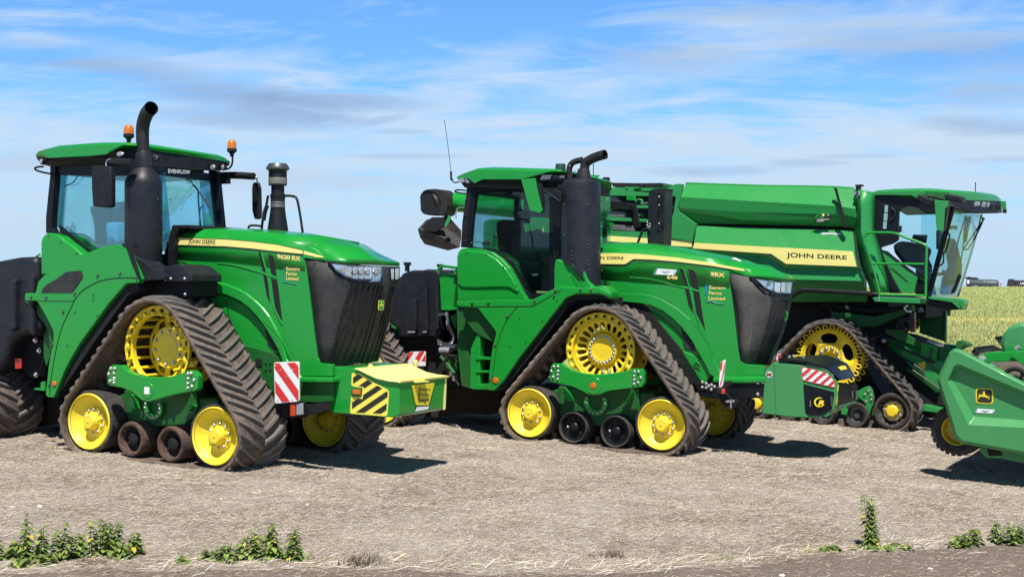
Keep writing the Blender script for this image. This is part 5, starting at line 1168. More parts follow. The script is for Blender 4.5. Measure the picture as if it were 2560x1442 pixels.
# grille
gt = [tf(s, v) for s, v in (('G 828,266', HV), ('G 900,278', HV), ('G 975,292', HV + .02), ('G 1070,310', HV + .16), ('G 1150,318', 1.35), ('G 1210,322', 1.75), ('G 1252,318', 2.05))]
gb = [tf(s, v) for s, v in (('G 900,828', HV + .01), ('G 920,842', HV + .01), ('G 942,850', HV + .02), ('G 985,852', HV + .14), ('G 1030,856', 1.30), ('G 1065,858', 1.6), ('G 1096,858', 1.85))]
grows = [[bend(a, b, t, .065) for a, b in zip(gt, gb)] for t in (0, .2, .4, .6, .8, 1)]
GR2 = mat('grille_dusty_mesh', (.050, .047, .043), .65, dust=(4, .5, (.12, .11, .095)))
gr = loft('grille', grows, GR2, t2, thick=.04, sharp=40); gf = surf(grows)
ext('grille_core', F, 'G 805,268 850,268 935,835 880,830', HV + .03, 1.0, K, gr, bev=0)
for k in range(9): rib('grille_slat', gf, .60 + k * .036, .22, .50 + k * .042, .98, .010, KM, gr, up=.010)
hv2 = lambda x: HV if x < 975 else HV + .02 + (x - 975) / 95 * .14 if x < 1070 else HV + .16 + (x - 1070) / 80 * (1.35 - HV - .16) if x < 1150 else 1.35 + (x - 1150) / 100 * .7
def hl2(pts, m, name, par, fwd, th=.02):
    P = []
    for q in pts.split():
        x, y = map(float, q.split(',')); P.append(F.p(*T(f'G {x},{y}')[0], hv2(x)) + Vector((fwd, -fwd, 0)))
    bm = bmesh.new(); bm_prism(bm, P, Vector((-.7, .7, 0)) * th); fixn(bm); return link(name, bm, m, par, bev=.003)
h = hl2('962,290 1000,296 1070,308 1150,318 1238,322 1236,360 1228,405 1210,415 1120,411 1060,396 1005,348', K, 'headlight', t2, .014, .04)
hl2('996,303 1070,315 1112,320 1104,378 1060,358', REF, 'reflector', h, .022, .01)
for a_, b_ in ((1118, 1158), (1162, 1190), (1194, 1224)): hl2(f'{a_},321 {b_},325 {b_ - 6},392 {a_ - 4},{380 + (a_ - 1118) * .1}', REF, 'reflector', h, .022, .01)
hl2('990,300 1070,311 1228,322 1216,398 1120,392 1052,362', LENS, 'lens', h, .04, .006)
tube('emblem_ring', [tf(s, 1.80) + Vector((.03, 0, 0)) for s in ('G 1178,520', 'G 1186,512', 'G 1192,530', 'G 1188,560', 'G 1180,568', 'G 1175,545', 'G 1178,520')], .012, G, gr)
# front frame
ext('front_ledge', F, 'G 724,936 900,938 1060,932 1058,970 900,974 724,968', HV - .12, .6, G, t2, bev=.02)
ext('front_frame', F, 'G 605,975 690,968 1052,968 1052,1052 1000,1068 860,1078 720,1072 640,1058', HV - .08, 1.2, KG, t2, bev=.01)
for s in ('G 660,966', 'G 683,974', 'G 658,998', 'G 684,1002', 'G 700,990', 'G 719,984', 'G 716,1012', 'G 738,994', 'G 1017,968', 'G 1016,1043', 'G 1050,966'): bolt(F.p(*T(s)[0], HV - .085), .020, t2)
q2 = ext('marker_board', F, 'G 776,836 806,820 808,830 792,985 785,1000 764,1000', .50, .02, WH, t2, bev=.002)
sheet('marker_stripes', F, [T('G 776,838 790,830 786,880 772,900'), T('G 800,850 806,832 800,900 786,960 772,996 768,992 784,940')], .497, RD, q2)
ext('lamp_bracket', F, 'G 745,1000 780,1000 805,960 832,958 832,985 800,1010 790,1040 760,1040', .45, .12, KM, t2); ext('position_lamp', F, 'G 782,1008 804,1008 802,1040 780,1042', .44, .05, mat('orange_red_lens', (.6, .06, .01)), t2)
ext('tow_bracket', F, 'G 755,1040 800,1040 830,1080 870,1080 870,1110 850,1140 820,1140 780,1100', .6, .15, KM, t2, bev=.01)
ext('bracket_clamp', F, 'G 808,1080 866,1078 866,1096 808,1098', .58, .05, CH, t2); ext('clamp_bolt', F, 'G 835,1096 850,1096 845,1138 838,1138', .58, .02, CH, t2)
# aftertreatment tower on the far side of the bonnet
tw = ext('intake_tower', F, 'K 440,185 450,140 490,115 600,112 600,120 592,132 590,300 578,630 435,625 428,480 440,440', 1.95, .35, KT, t2, bev=.03, seg=3)
ext('tower_recess', F, 'K 520,160 560,140 590,135 588,470 575,480 545,440 525,440', 1.94, .05, K, tw)
tube('handrail', rowp(F, 'K 345,612 385,510 410,485 440,480', 1.85), .02, K, t2)
tube('handrail', rowp(F, 'K 440,480 462,500 465,610', 1.85), .014, K, t2)
for s in ('K 432,425', 'K 432,450', 'K 440,470', 'K 455,440', 'K 455,462', 'K 540,190', 'K 540,265', 'K 540,435'): bolt(F.p(*T(s)[0], 1.90), .012, tw, m=ST)
# red tool in the cab window
rg = ext('red_glove', F, 'D 690,585 720,578 728,592 715,610 690,608 680,598', .55, .06, mat('red_fabric', (.5, .03, .02), .7), None, bev=.015)
rg.location = F.O; rg.rotation_euler = (0, 0, -F.th); tag(rg, 'small red glove lying inside the rear corner of the middle tractor cab', 'glove')
# --- front weight box
wb2 = thing('ballast_box', 'angular green weight box with black lid and red-white hazard stripes, on the middle tractor nose', 'ballast box', F)
BV = .85
fv = lambda x: BV if x < 1230 else BV + (x - 1230) / 520 * .40 if x < 1750 else BV + .40 + (x - 1750) / 260 * .95
def bp_(s):
    out = []
    for q in s.split():
        x, y = map(float, q.split(',')); out.append(F.p(*T(f'N {x},{y}')[0], fv(x)))
    return out
ext('side_shell', F, 'N 690,960 735,362 850,248 1000,252 1195,280 1230,290 1262,560 1285,960 1318,1018 1100,1014', BV, 1.7, G3, wb2, bev=.012)
ext('side_plate', F, 'N 862,262 1195,286 1228,300 1262,560 1285,960 1312,1012 1100,1008 884,980 868,600', BV - .012, .02, G3, wb2, bev=.008)
pane('hazard_face', bp_('1228,288 1450,315 1600,365 1752,525 1745,700 1700,875 1520,1005 1316,1018 1285,960 1262,560'), G3, wb2, th=.5)
pane('front_face', bp_('1752,525 2020,560 2012,780 1700,875 1745,700'), KG, wb2, th=.4)
pane('underside', bp_('1520,1005 1700,875 2012,780 1960,820 1600,1000'), G3, wb2, th=.05)
N2 = Vector((.02, -.03, 0))
def facepl(name, s, m, off, par=None, th=.004):
    P = [p + N2 * off for p in bp_(s)]; return pane(name, P, m, par or wb2, th=th)
tr = facepl('lower_trim', '1255,548 1690,662 1688,700 1660,888 1520,985 1360,985 1300,970 1285,900', KG, .5, th=.03)
hp2 = facepl('hazard_panel', '1232,330 1245,312 1560,385 1590,395 1698,510 1700,590 1690,602 1260,505 1245,480', RD, .3)
Nb = [(x, y) for x, y in ((1242, 332), (1250, 320), (1560, 393), (1585, 402), (1690, 515), (1690, 580), (1682, 592), (1268, 498), (1252, 478))]
st_ = stripes(Nb, -.86, 60, 117, 20)
bm = bmesh.new()
for P in st_: 
    if len(P) > 2: bm_prism(bm, [F.p(*T(f'N {x},{y}')[0], fv(x)) + N2 * .5 for x, y in P], Vector((0, .003, 0)))
fixn(bm); link('hazard_stripes', bm, WH, hp2)
qn = quad(*[p + N2 * .8 for p in bp_('1262,452 1378,382 1372,360 1252,432')]); text('maker_lettering', 'RYETEC', qn, TX, hp2, shear=.2)
# round emblem R
C0 = bp_('1470,800')[0] + N2 * 1.3
qR = quad(*[p + N2 * 1.25 for p in bp_('1398,868 1545,868 1545,732 1398,732')])
cr = [(.5 + .5 * math.cos(R(a)), .5 + .5 * math.sin(R(a))) for a in range(60, 331, 10)] + [(.56 + .40 * math.cos(R(a)), .5 + .40 * math.sin(R(a))) for a in range(320, 65, -10)]
YR = mat('emblem_yellow', (.90, .68, .03), .4)
e = decal('round_emblem', [cr], qR, YR, tr); text('emblem_letter', 'R', lambda s, t: qR(.36 + .62 * s, .18 + .52 * t), YR, tr, bold=.06, shear=.25)
for s in ('1335,860 1350,862 1350,775 1338,770', '1625,860 1650,850 1650,710 1625,706'): facepl('chrome_mark', s, CH, 1.5, tr)
facepl('yellow_edge', '1735,560 1750,560 1735,760 1718,850 1712,850 1728,700', mat('edge_yellow', (.7, .6, .05)), .6)
for s in ('1735,650 1752,650 1745,900 1730,900', '1930,650 1950,640 1950,740 1930,745', '1985,640 2010,640 2005,760 1985,765'): facepl('chrome_mark', s, CH, .8)
cc = F.p(*T('N 792,422')[0], BV); rb = lathe('round_badge', cc, [(.048, 0), (.048, -.004), (.01, -.004)], WH, wb2, k=28)
bm = bmesh.new()
for k in range(12):
    t = 2 * math.pi * k / 12; d = Vector((math.cos(t), 0, math.sin(t))); e_ = Vector((-d.z, 0, d.x)) * .005; q0 = cc + d * .036 + Vector((0, -.007, 0)); bm_prism(bm, [q0 - e_, q0 + e_, q0 + e_ + d * .008, q0 - e_ + d * .008], Vector((0, .003, 0)))
bm_prism(bm, [cc + Vector((x, -.007, z)) for x, z in ((-.03, -.018), (.03, -.018), (.03, .018), (-.03, .018))], Vector((0, .003, 0))); fixn(bm); link('badge_marks', bm, TX, rb)
bm = bmesh.new()
for pts in (((-.03, -.004), (.03, -.004), (.03, .004), (-.03, .004)), ((-.004, -.018), (.004, -.018), (.004, .018), (-.004, .018))): bm_prism(bm, [cc + Vector((x, -.009 - .001 * (pts[0][0] > -.01), z)) for x, z in pts], Vector((0, .002, 0)))
fixn(bm); link('badge_cross', bm, RD, rb)
# lid
L0 = [F.p(*T(s)[0], v) for s, v in (('N 915,206', BV - .02), ('N 1190,216', BV - .02), ('N 1330,236', BV + .04), ('N 1610,326', BV + .28), ('N 1785,504', BV + .44))]
L1 = [F.p(*T(s)[0], v) for s, v in (('N 925,240', BV - .02), ('N 1205,252', BV - .02), ('N 1325,268', BV + .04), ('N 1605,352', BV + .28), ('N 1782,506', BV + .44))]
L2 = [F.p(*T(s)[0], v) for s, v in (('N 1080,195', 1.6), ('N 1380,152', 1.7), ('N 1590,145', 1.8), ('N 1870,262', 1.85), ('N 1992,452', 1.90))]
loft('box_lid', [L1, L0, L2], KG, wb2, thick=.015, sharp=25, bev=.003)
ql = quad(*[F.p(*T(s)[0], v) for s, v in (('N 1775,388', 1.42), ('N 1870,372', 1.65), ('N 1830,330', 1.65), ('N 1738,332', 1.42))])
qq = quad(L0[3].lerp(L2[3], .42).lerp(L0[4].lerp(L2[4], .42), .38), L0[3].lerp(L2[3], .82).lerp(L0[4].lerp(L2[4], .82), .38), L0[3].lerp(L2[3], .82).lerp(L0[4].lerp(L2[4], .82), .08), L0[3].lerp(L2[3], .42).lerp(L0[4].lerp(L2[4], .42), .08))
decal('lid_label', [[(.05, .1), (.95, 0), (1, .8), (.7, .85), (.5, 1), (.3, .8), (0, .9)]], qq, YR, wb2, off=.004)
for s, v in (('N 1075,178', 1.6), ('N 1270,200', 1.2)): bolt(F.p(*T(s)[0], v), .02, wb2, m=CH)
fb = ext('far_marker', F, 'N 880,215 905,140 955,128 955,190 915,200 910,235 870,235', 2.6, .02, WH, wb2); sheet('marker_stripes', F, [T('N 870,235 885,190 905,235'), T('N 915,150 955,130 955,190 930,195')], 2.59, RD, fb)
# ---------------------------------------------------------------- machine 3: combine harvester at the back right
F = Frame(2075, 22.9, 30)
cb = thing('combine_harvester', 'large green combine harvester on tracks standing at the back right', 'combine harvester', F)
BW = 3.4                                                    # width over the tracks
tf = lambda s, v: F.p(*T(s)[0], v)
def grid(cols, vs):
    """columns of traced points, one lateral offset per row"""
    C_ = [T('K ' + c) for c in cols]; return [[F.p(*C_[j][i], vs[i] if not isinstance(vs[i], (list, tuple)) else vs[i][j]) for j in range(len(cols))] for i in range(len(vs))]
# lower flank
low_rows = grid(['885,455 860,612 838,665 834,700 830,820 820,1150', '1480,475 1500,640 1480,705 1480,738 1480,900 1480,1150', '1620,478 1640,650 1615,745 1600,785 1620,930 1640,1150',
                 '1760,482 1760,660 1700,812 1690,852 1780,945 1760,1150', '2310,497 2330,690 2350,828 2385,865 2415,960 2445,1150'], [.32, .16, .13, .21, .17, .55])
loft('side_panel', low_rows, G2, cb, thick=.03, smooth_=False)
up_rows = grid(['785,68 740,192 720,290 726,318 880,436', '1300,84 1300,225 1300,330 1300,400 1300,440', '2132,98 2175,275 2200,350 2215,400 2245,466', '2318,112 2335,300 2345,380 2350,430 2350,482'], [.45, .18, .20, .24, .36])
tp = loft('grain_tank_panel', up_rows, G2, cb, thick=.03, smooth_=False)
ext('panel_gap', F, 'K 700,300 726,318 880,436 2245,466 2350,482 2345,500 2300,500 900,460 880,460 830,690 815,690', .50, .1, KM, cb, bev=0)
tube('tank_top_rail', rowp(F, 'K 785,66 1000,74 1500,90 1900,94 2140,100 2320,112', .46), .02, G2, cb, k=6, curve=False)
ext('gas_strut_cover', F, 'K 2132,104 2162,112 2165,135 2255,470 2226,470 2150,150', .12, .06, KM, tp)
ext('roof_back', F, 'K 785,70 2320,114 2350,480 900,440 720,300', .6, 2.2, G2, cb, bev=.02)
box('body_core', tf('K 840,480', .75), tf('K 2440,1060', 2.9), GD, cb)
# stripe, lettering and stickers
SV_ = .145
st = sheet('side_stripe', F, [T('K 864,610 1500,645 2312,688 2346,828 1700,803 1565,712 1400,700 850,662')], .115, YS, cb)
sheet('stripe_edge', F, [T('K 850,662 1400,700 1565,712 1700,803 2346,828 2348,834 1697,810 1562,719 1400,707 848,669')], .112, TX, cb)
text('stripe_lettering', 'JOHN DEERE', patch(F, 'K 1705,757 2258,775 2258,728 1705,697', .1145), TX, st, bold=.02)
sticker(F, 'K', 'K 1990,555 2190,560 2200,524 2005,514', .285, cb)
# anniversary emblem on the tank
qe = patch(F, 'K 1940,425 2105,415 2105,312 1960,312', .21)
em = decal('anniversary_emblem', [[(.0, .18), (.25, .55), (.22, .70), (.18, .8), (.35, .92), (.8, 1), (1, .75), (1, .2), (.7, 0), (.22, .02), (.2, .2)]], qe, TX, cb, thick=.006)
text('emblem_number', '75', lambda s, t: qe(.12 + .58 * s + .1 * (t - .5), .30 + .60 * t), G, em, off=.008, bold=.05)
decal('emblem_dot', [[(.60 + .07 * math.cos(R(a)), .58 + .12 * math.sin(R(a))) for a in range(0, 360, 30)]], qe, YS, em, off=.014)
text('emblem_text', 'SELF-PROPELLED', lambda s, t: qe(.26 + .68 * s, .16 + .09 * t), TW, em, off=.008, bold=.02); text('emblem_text', 'COMBINES', lambda s, t: qe(.26 + .40 * s, .04 + .09 * t), TW, em, off=.008, bold=.02)
text('emblem_text', '1947', lambda s, t: qe(.78 + .18 * s, .68 + .1 * t), TW, em, off=.008, bold=.02); text('emblem_text', '2022', lambda s, t: qe(.80 + .16 * s, .52 + .1 * t), TW, em, off=.008, bold=.02)
# rear ladder, engine deck
ld = ext('rear_frame', F, 'K 600,118 690,72 748,72 738,190 712,300 720,318 876,440 850,570 845,600 570,560 610,520 640,430 672,330 692,190 600,178', .22, .12, G2, cb, bev=.008)
for s in ('K 40,120 600,165 690,180 690,192 600,186 40,180', 'K 40,262 440,268 660,275 662,290 440,296 40,295', 'K 40,370 440,395 650,400 648,412 440,420 40,408', 'K 40,500 440,512 620,522 612,534 440,530 40,520', 'K 40,505 850,562 848,600 40,548'):
    ext('frame_rail', F, s, .26, .10, G2, ld)
sheet('side_stripe', F, [T('K 30,543 845,595 838,650 30,594')], .24, YS, cb)
sheet('stripe_edge', F, [T('K 30,594 838,650 838,662 30,606')], .238, TX, cb)
ext('lower_rear_panel', F, 'K 0,590 838,650 830,760 0,760', .26, .05, G2, cb)
ext('engine_bay', F, 'K -700,140 0,130 690,180 700,600 -700,560', 1.1, .9, KM, cb)
for s in ('K 50,190 150,192 200,240 60,232', 'K 60,316 230,330 250,378 70,372', 'K 50,440 300,455 320,505 50,490'): ext('radiator_screen', F, s, .8, .1, mat('screen_grey', (.16, .16, .17), .5, metal=.3, dust=(5, .4, (.25, .22, .2))), cb)
for s in ('K 100,62 388,66 396,110 360,104 230,104 120,100', 'K 396,66 562,64 572,106 410,106'): ext('engine_deck_flap', F, s, 1.0, .5, KM, cb)
ext('deck_top', F, 'K 60,104 640,112 600,125 440,140 60,130', .6, .8, G2, cb)
ext('deck_cover', F, 'K 220,100 360,102 355,116 310,116 310,140 250,140 250,116 222,114', .5, .1, G2, cb)
ext('belt_guard', F, 'K 575,80 620,75 640,85 640,105 575,105', .9, .3, GD, cb)
tube('hose_loop', rowp(F, 'K 330,240 350,215 385,225 390,255', .6), .02, G2, cb); tube('hose_loop', rowp(F, 'K 370,245 400,250 440,240', .6), .018, CH, cb)
ext('exhaust_shield', F, 'K 340,340 375,345 370,370 345,372', .7, .2, G2, cb)
# rear hood, seen through the middle tractor's cab
ext('rear_hood', F, 'D 690,640 690,480 700,462 730,450 860,455 1000,440 1430,470 1430,900 900,880', .5, 2.3, G, cb, bev=.06)
ext('rear_cover', F, 'D 745,640 755,540 850,470 860,455 700,462 690,640', .45, .05, G2, cb)
for s in ('D 762,545 770,530 772,552', 'D 1040,555 1050,500 1056,505 1055,558'): ext('yellow_flash', F, s, .43, .01, YS, cb)
# unloading auger folded along the far side
tube('unloading_auger', [F.p(*T(s)[0], v) for s, v in (('D 452,343', 2.7), ('D 600,358', 2.7), ('D 1000,398', 2.7), ('D 1500,440', 2.7))], F.m(66 / 2.404, 2.7), G, cb, k=28, curve=False)
SP_ = mat('spout_rubber', (.014, .012, .011), .6, dust=(4, .35, (.06, .045, .035)))
bm = bmesh.new(); A0 = [F.p(*T(s)[0], v) for s, v in (('D 470,345', 2.62), ('D 425,345', 2.5), ('D 390,355', 2.4))]; rr0 = F.m(76 / 2.404, 2.6)
bm_tube(bm, A0, [rr0, rr0 * 1.06, rr0 * 1.02], 20, cap=False, ell=1); bm_tube(bm, A0, [rr0 * .9, rr0 * .95, rr0 * .92], 20, cap=False)
fixn(bm); sp = link('auger_spout', bm, SP_, cb, smooth_=True)
ext('spout_mouth', F, 'D 312,320 318,298 335,284 360,278 392,288 418,308 434,338 440,372 434,402 420,422 396,430 360,428 332,420 316,400', 2.29, .25, KM, sp, bev=.01)
ext('spout_rim', F, 'D 325,286 352,274 400,270 438,275 460,292 472,320 476,370 470,405 455,428 430,432 418,424 434,402 440,372 434,338 418,308 392,288 360,278 335,284', 2.26, .40, SP_, sp, bev=.03, seg=3)
loft('spout_boot', [rowp(F, s, v) for s, v in (('D 299,512 350,455 450,438 480,430 465,500 440,560 350,522 310,515', [2.3, 2.3, 2.6, 2.6, 2.35, 2.2, 2.2, 2.25]), ('D 312,560 360,470 470,450 560,520 560,570 550,622 480,640 340,602', [2.3, 2.5, 2.7, 2.8, 2.5, 2.4, 2.3, 2.25]))], SP_, sp, close=True, cap=True, sharp=30)
ext('boot_inside', F, 'D 322,500 355,462 385,440 450,440 468,470 450,505 400,528 345,520', 2.15, .02, KM, sp, bev=0)
ext('boot_hinge', F, 'D 458,490 482,428 498,440 492,465 470,500', 2.1, .02, G2, sp)
tube('auger_cable', rowp(F, 'D 530,450 528,420 540,385 590,380', 2.4), .014, CH, cb)
# column behind the cab
cf = lambda pts, v: rowp(F, 'H ' + pts, v)
loft('corner_column', [cf('765,105 745,260 757,430 800,690 845,800 885,912', .30), cf('800,110 800,260 800,430 850,690 900,820 930,914', .14), cf('840,120 850,200 850,420 905,690 950,820 985,916', .18), cf('878,130 893,200 885,420 938,600 985,800 1010,916', .40)], G2, cb, thick=.03, sharp=60)
ext('column_back', F, 'H 720,130 765,105 880,130 885,400 860,900 760,420', .45, .3, GD, cb)
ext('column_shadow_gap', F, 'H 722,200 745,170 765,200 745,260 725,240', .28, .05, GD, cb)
ext('camera_bracket', F, 'H 745,68 800,66 808,78 785,82 782,120 752,118', .2, .08, K, cb, bev=.004); ext('side_work_lamp', F, 'H 742,124 780,124 785,160 775,170 740,166 736,140', .16, .06, SV, cb, bev=.008)
for s in ('H 762,135', 'H 748,155', 'H 775,157'): bolt(tf(s, .155), .016, cb, m=KM)
# fender lip and underside
tube('fender_lip', rowp(F, 'K 1745,1105 1790,1070 1840,1048 1900,1042 2480,1075', .12), .045, K, cb)
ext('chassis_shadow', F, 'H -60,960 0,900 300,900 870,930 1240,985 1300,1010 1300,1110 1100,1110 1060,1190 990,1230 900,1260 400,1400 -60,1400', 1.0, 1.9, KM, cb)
ext('axle_beam', F, 'H 560,1060 900,1100 1150,1040 1165,1060 900,1180 560,1180', .7, .3, GD, cb)
for i, (s, r) in enumerate((('H 520,1000 700,1040 900,1050 1160,1040', .05), ('H 400,1060 520,1010 600,1100', .03), ('H 700,1080 800,1000 960,1030', .02), ('H 1030,1080 1080,1130 1120,1200', .03))): tube('driveline_pipe', rowp(F, s, .75), r, KM, cb)
# track unit
cd, rd = circ(F, 'I 640,405', 238, .16); cr, rr = circ(F, 'I 88,748', 128, .05); c_f, rf = circ(F, 'I 1110,803', 138, .05)
rs = [circ(F, s, r, .08) for s, r in (('I 838,833', 92), ('I 590,812', 90), ('I 330,790', 88))]
circles = [(cd.x, cd.z, rd + .035), (cr.x, cr.z, rr + .01), (c_f.x, c_f.z, rf + .01)] + [(c.x, c.z, r + .004) for c, r in rs]
parts = [belt(F, cb, circles, .66, th=.04, pitch=.16, lug_h=.055, lug_w=.085, skew=.16, lugm=mat('clean_lug_rubber', (.060, .056, .054), .7, bump=(40, .3, .004), dust=(8, .35, (.15, .13, .11))), guide=.11)]
ce = Vector((cd.x, 0, cd.z)); w = slotted(ce + Vector((0, .16, 0)), rd * .40, rd * .86, .02, .0, 5, Y, cb, 'drive_sprocket', frac=.66, mar=.15, thick=.04, phase=.75, ex=3)
for v in (.12, .52):
    bm = bmesh.new(); ring_bm(bm, ce, rd * .84, rd * .92, v, v + .03)
    for k in range(26):
        a = 2 * math.pi * k / 26; d = Vector((math.cos(a), 0, math.sin(a))); e = Vector((-math.sin(a), 0, math.cos(a))) * .035
        P = [ce + d * rd * .90 - e * .9, ce + d * rd * 1.0 - e, ce + d * rd * 1.05 - e * .4, ce + d * rd * 1.05 + e * .4, ce + d * rd * 1.0 + e, ce + d * rd * .90 + e * .9]
        for q, r_ in zip(P, P[1:]): bm_tube(bm, [q + Vector((0, v + .01, 0)), r_ + Vector((0, v + .01, 0))], .013, 6)
    fixn(bm); link('sprocket_teeth', bm, Y, w)
lathe('hub', ce + Vector((0, .13, 0)), [(rd * .42, .08), (rd * .40, .03), (rd * .22, .02), (rd * .20, .06), (.01, .06)], Y, w)
for k in range(10): a = R(90 + 36 * k + 18); bolt(ce + Vector((math.cos(a) * rd * .31, .15, math.sin(a) * rd * .31)), .030, w)
parts.append(w)
def cidler(c, r):
    o = lathe('idler_wheel', c - Vector((0, .02, 0)), [(r * .6, .3), (r * .8, .28), (r, .26), (r, .03), (r * .96, .0), (r * .84, -.005), (r * .80, .02), (r * .79, .06), (r * .56, .15), (r * .5, .16), (.02, .16)], TY, cb, k=48)
    for k in range(16):
        a = 2 * math.pi * k / 16; d = Vector((math.cos(a), 0, math.sin(a))); e = Vector((-math.sin(a), 0, math.cos(a))) * .008
        if k == 0: bmx = bmesh.new()
        bm_prism(bmx, [c + d * r * .54 - e + Vector((0, .12, 0)), c + d * r * .54 + e + Vector((0, .12, 0)), c + d * r * .79 + e + Vector((0, .03, 0)), c + d * r * .79 - e + Vector((0, .03, 0))], Vector((0, .02, 0)))
    fixn(bmx); link('wheel_ribs', bmx, mat('cast_grey', (.12, .12, .12), .5, metal=.4), o)
    h = lathe('hub', c, [(r * .56, .13), (r * .55, .08), (r * .34, .07), (r * .33, .0), (r * .26, -.02), (.02, -.025)], Y, o)
    for k in range(9): a = 2 * math.pi * (k + .3) / 9; bolt(c + Vector((math.cos(a) * r * .45, .075, math.sin(a) * r * .45)), .028, o)
    return o
parts += [cidler(c_f, rf), cidler(cr, rr)]
for c, r in rs:
    o = lathe('track_roller', c, [(r * .70, .24), (r * .70, .06), (r * .74, .01), (r * .95, -.005), (r, .02), (r, .26), (r * .7, .26)], TY, cb); lathe('hub', c + Vector((0, .10, 0)), [(r * .69, .06), (r * .66, .0), (r * .30, .03), (r * .26, -.02), (.01, -.03)], mat('cast_grey', (.12, .12, .12), .5, metal=.4), o); parts.append(o)
parts.append(ext('undercarriage_frame', F, 'I 200,640 560,560 850,650 935,612 975,700 968,840 900,860 700,800 400,790 200,760', .30, .1, GD, cb, bev=.015))
arm = ext('tension_arm', F, 'I 850,655 900,625 938,613 960,640 972,700 965,760 930,855 905,800 900,740 850,690', .16, .08, G2, cb, bev=.015); parts.append(arm)
for s in ('I 908,676', 'I 955,683', 'I 915,730', 'I 935,650', 'I 955,715'): bolt(tf(s, .16), .02, arm)
ext('jockey_plate', F, 'I 730,775 760,765 778,800 770,830 730,828', .0, .05, G2, arm)
for o in parts: copy_part(o, cb, Vector((0, BW - .66, 0)))
ext('track_core', F, 'I 380,400 640,250 880,420 1050,700 980,760 200,760 180,640', .62, .8, KM, cb)
# --- operator cab
ext('door_frame', F, 'H 885,140 1200,145 1250,180 1370,190 1380,300 1300,292 1225,245 1160,236 1110,250 1087,282 1082,500 1040,530 945,560 900,420 890,300', .42, .08, KG, cb, bev=.01)
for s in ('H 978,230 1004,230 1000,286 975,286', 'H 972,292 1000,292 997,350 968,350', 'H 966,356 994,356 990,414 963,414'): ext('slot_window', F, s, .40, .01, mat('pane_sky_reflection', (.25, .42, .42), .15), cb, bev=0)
tube('coiled_cable', rowp(F, 'H 1030,250 1055,280 1050,330 1025,345', .40), .02, K, cb)
ext('side_window', F, 'H 1060,240 1385,200 1500,300 1400,700 1330,930 1240,800 1060,560', .50, .008, GL, cb, bev=0)
ext('cab_rear_pillar', F, 'H 880,430 905,420 945,560 980,680 1035,800 1110,918 1008,918 940,620', .38, .08, KG, cb, bev=.01)
ext('lower_cab_panel', F, 'H 942,578 965,584 1040,640 1150,730 1225,775 1232,795 1205,918 1105,918 1040,800 985,680', .40, .08, G2, cb, bev=.012)
ext('panel_relief', F, 'H 1015,715 1050,722 1160,820 1155,830 1040,735', .39, .02, GD, cb)
ext('window_sill', F, 'H 945,575 1000,590 1060,640 1160,715 1235,775 1232,785 1150,730 1040,645 960,590', .39, .03, K, cb, bev=.004)
ext('warning_plate', F, 'H 1088,390 1112,390 1110,440 1086,440', .40, .01, K, cb)
c0, c1 = .44, 2.5
# windscreen curved across the front
gl_t = [F.p(*T(s)[0], v) for s, v in (('H 1500,262', .50), ('H 1570,285', .75), ('H 1650,300', 1.2), ('H 1725,300', 1.9), ('H 1738,300', 2.35))]
gl_b = [F.p(*T(s)[0], v) for s, v in (('H 1300,945', .50), ('H 1370,948', .75), ('H 1450,950', 1.2), ('H 1535,948', 1.9), ('H 1552,945', 2.35))]
loft('windscreen', [[a.lerp(b, t) + Vector((.04 * math.sin(math.pi * t), 0, 0)) for a, b in zip(gl_t, gl_b)] for t in (0, .25, .5, .75, 1)], GL, cb, thick=.006)
tube('front_pillar', [F.p(*T(s)[0], .46) for s in ('H 1512,240', 'H 1440,500', 'H 1370,760', 'H 1318,960')], .045, KG, cb)
tube('far_front_pillar', [F.p(*T(s)[0], 2.4) for s in ('H 1738,300', 'H 1690,480', 'H 1552,945')], .016, mat('edge_tinted', (.35, .45, .25), .3), cb)
zt = tf('H 1200,200', .5).z; zb_ = tf('H 1200,900', .5).z; uL = tf('H 900,300', .5).x; uR = tf('H 1500,300', .5).x; uRb = tf('H 1310,900', .5).x
pane('far_side_window', [Vector((uL + .3, c1, zb_ + .5)), Vector((uRb, c1, zb_ + .3)), Vector((uR, c1, zt)), Vector((uL + .3, c1, zt))], GL, cb)
ext('seat', F, 'H 1040,540 1100,508 1180,520 1280,560 1285,600 1260,640 1290,700 1290,760 1260,740 1120,690 1050,600', 1.1, .6, SEAT, cb, bev=.04)
ext('control_screen', F, 'H 1200,458 1310,462 1300,530 1180,515', 1.0, .04, K, cb)
ext('steering_console', F, 'H 1420,500 1500,480 1530,560 1560,700 1555,790 1500,930 1400,930 1420,800 1470,700', 1.5, .3, SEAT, cb, bev=.05)
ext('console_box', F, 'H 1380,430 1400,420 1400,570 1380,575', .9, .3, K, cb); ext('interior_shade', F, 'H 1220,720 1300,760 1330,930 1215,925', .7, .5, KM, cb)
tube('steering_wheel', [F.p(*T(s)[0], v) for s, v in (('H 1430,530', 1.2), ('H 1490,500', 1.5), ('H 1520,530', 1.8))], .025, K, cb)
for s in ('H 1490,410 1520,400 1545,410', 'H 1380,770 1430,765 1445,740', 'H 1430,600 1470,590 1480,610'): tube('control_lever', rowp(F, s, 1.2), .03, K, cb)
for s, v in (('H 1600,350 1540,560 1490,800', 1.4), ('H 1760,330 1700,420 1590,580', 1.9), ('H 1745,320 1735,380 1640,560 1590,575', 1.9), ('H 1650,350 1600,520 1560,760', 1.6)): tube('wiper', rowp(F, s, v), .013, K, cb)
ext('sun_blind', F, 'H 1600,310 1650,320 1620,520 1590,520', 1.5, .02, K, cb)
tube('front_handle', rowp(F, 'H 1465,440 1485,470 1465,560 1450,600', .42), .014, K, cb); tube('front_handle', rowp(F, 'H 1440,600 1435,680 1400,705', .42), .014, K, cb)
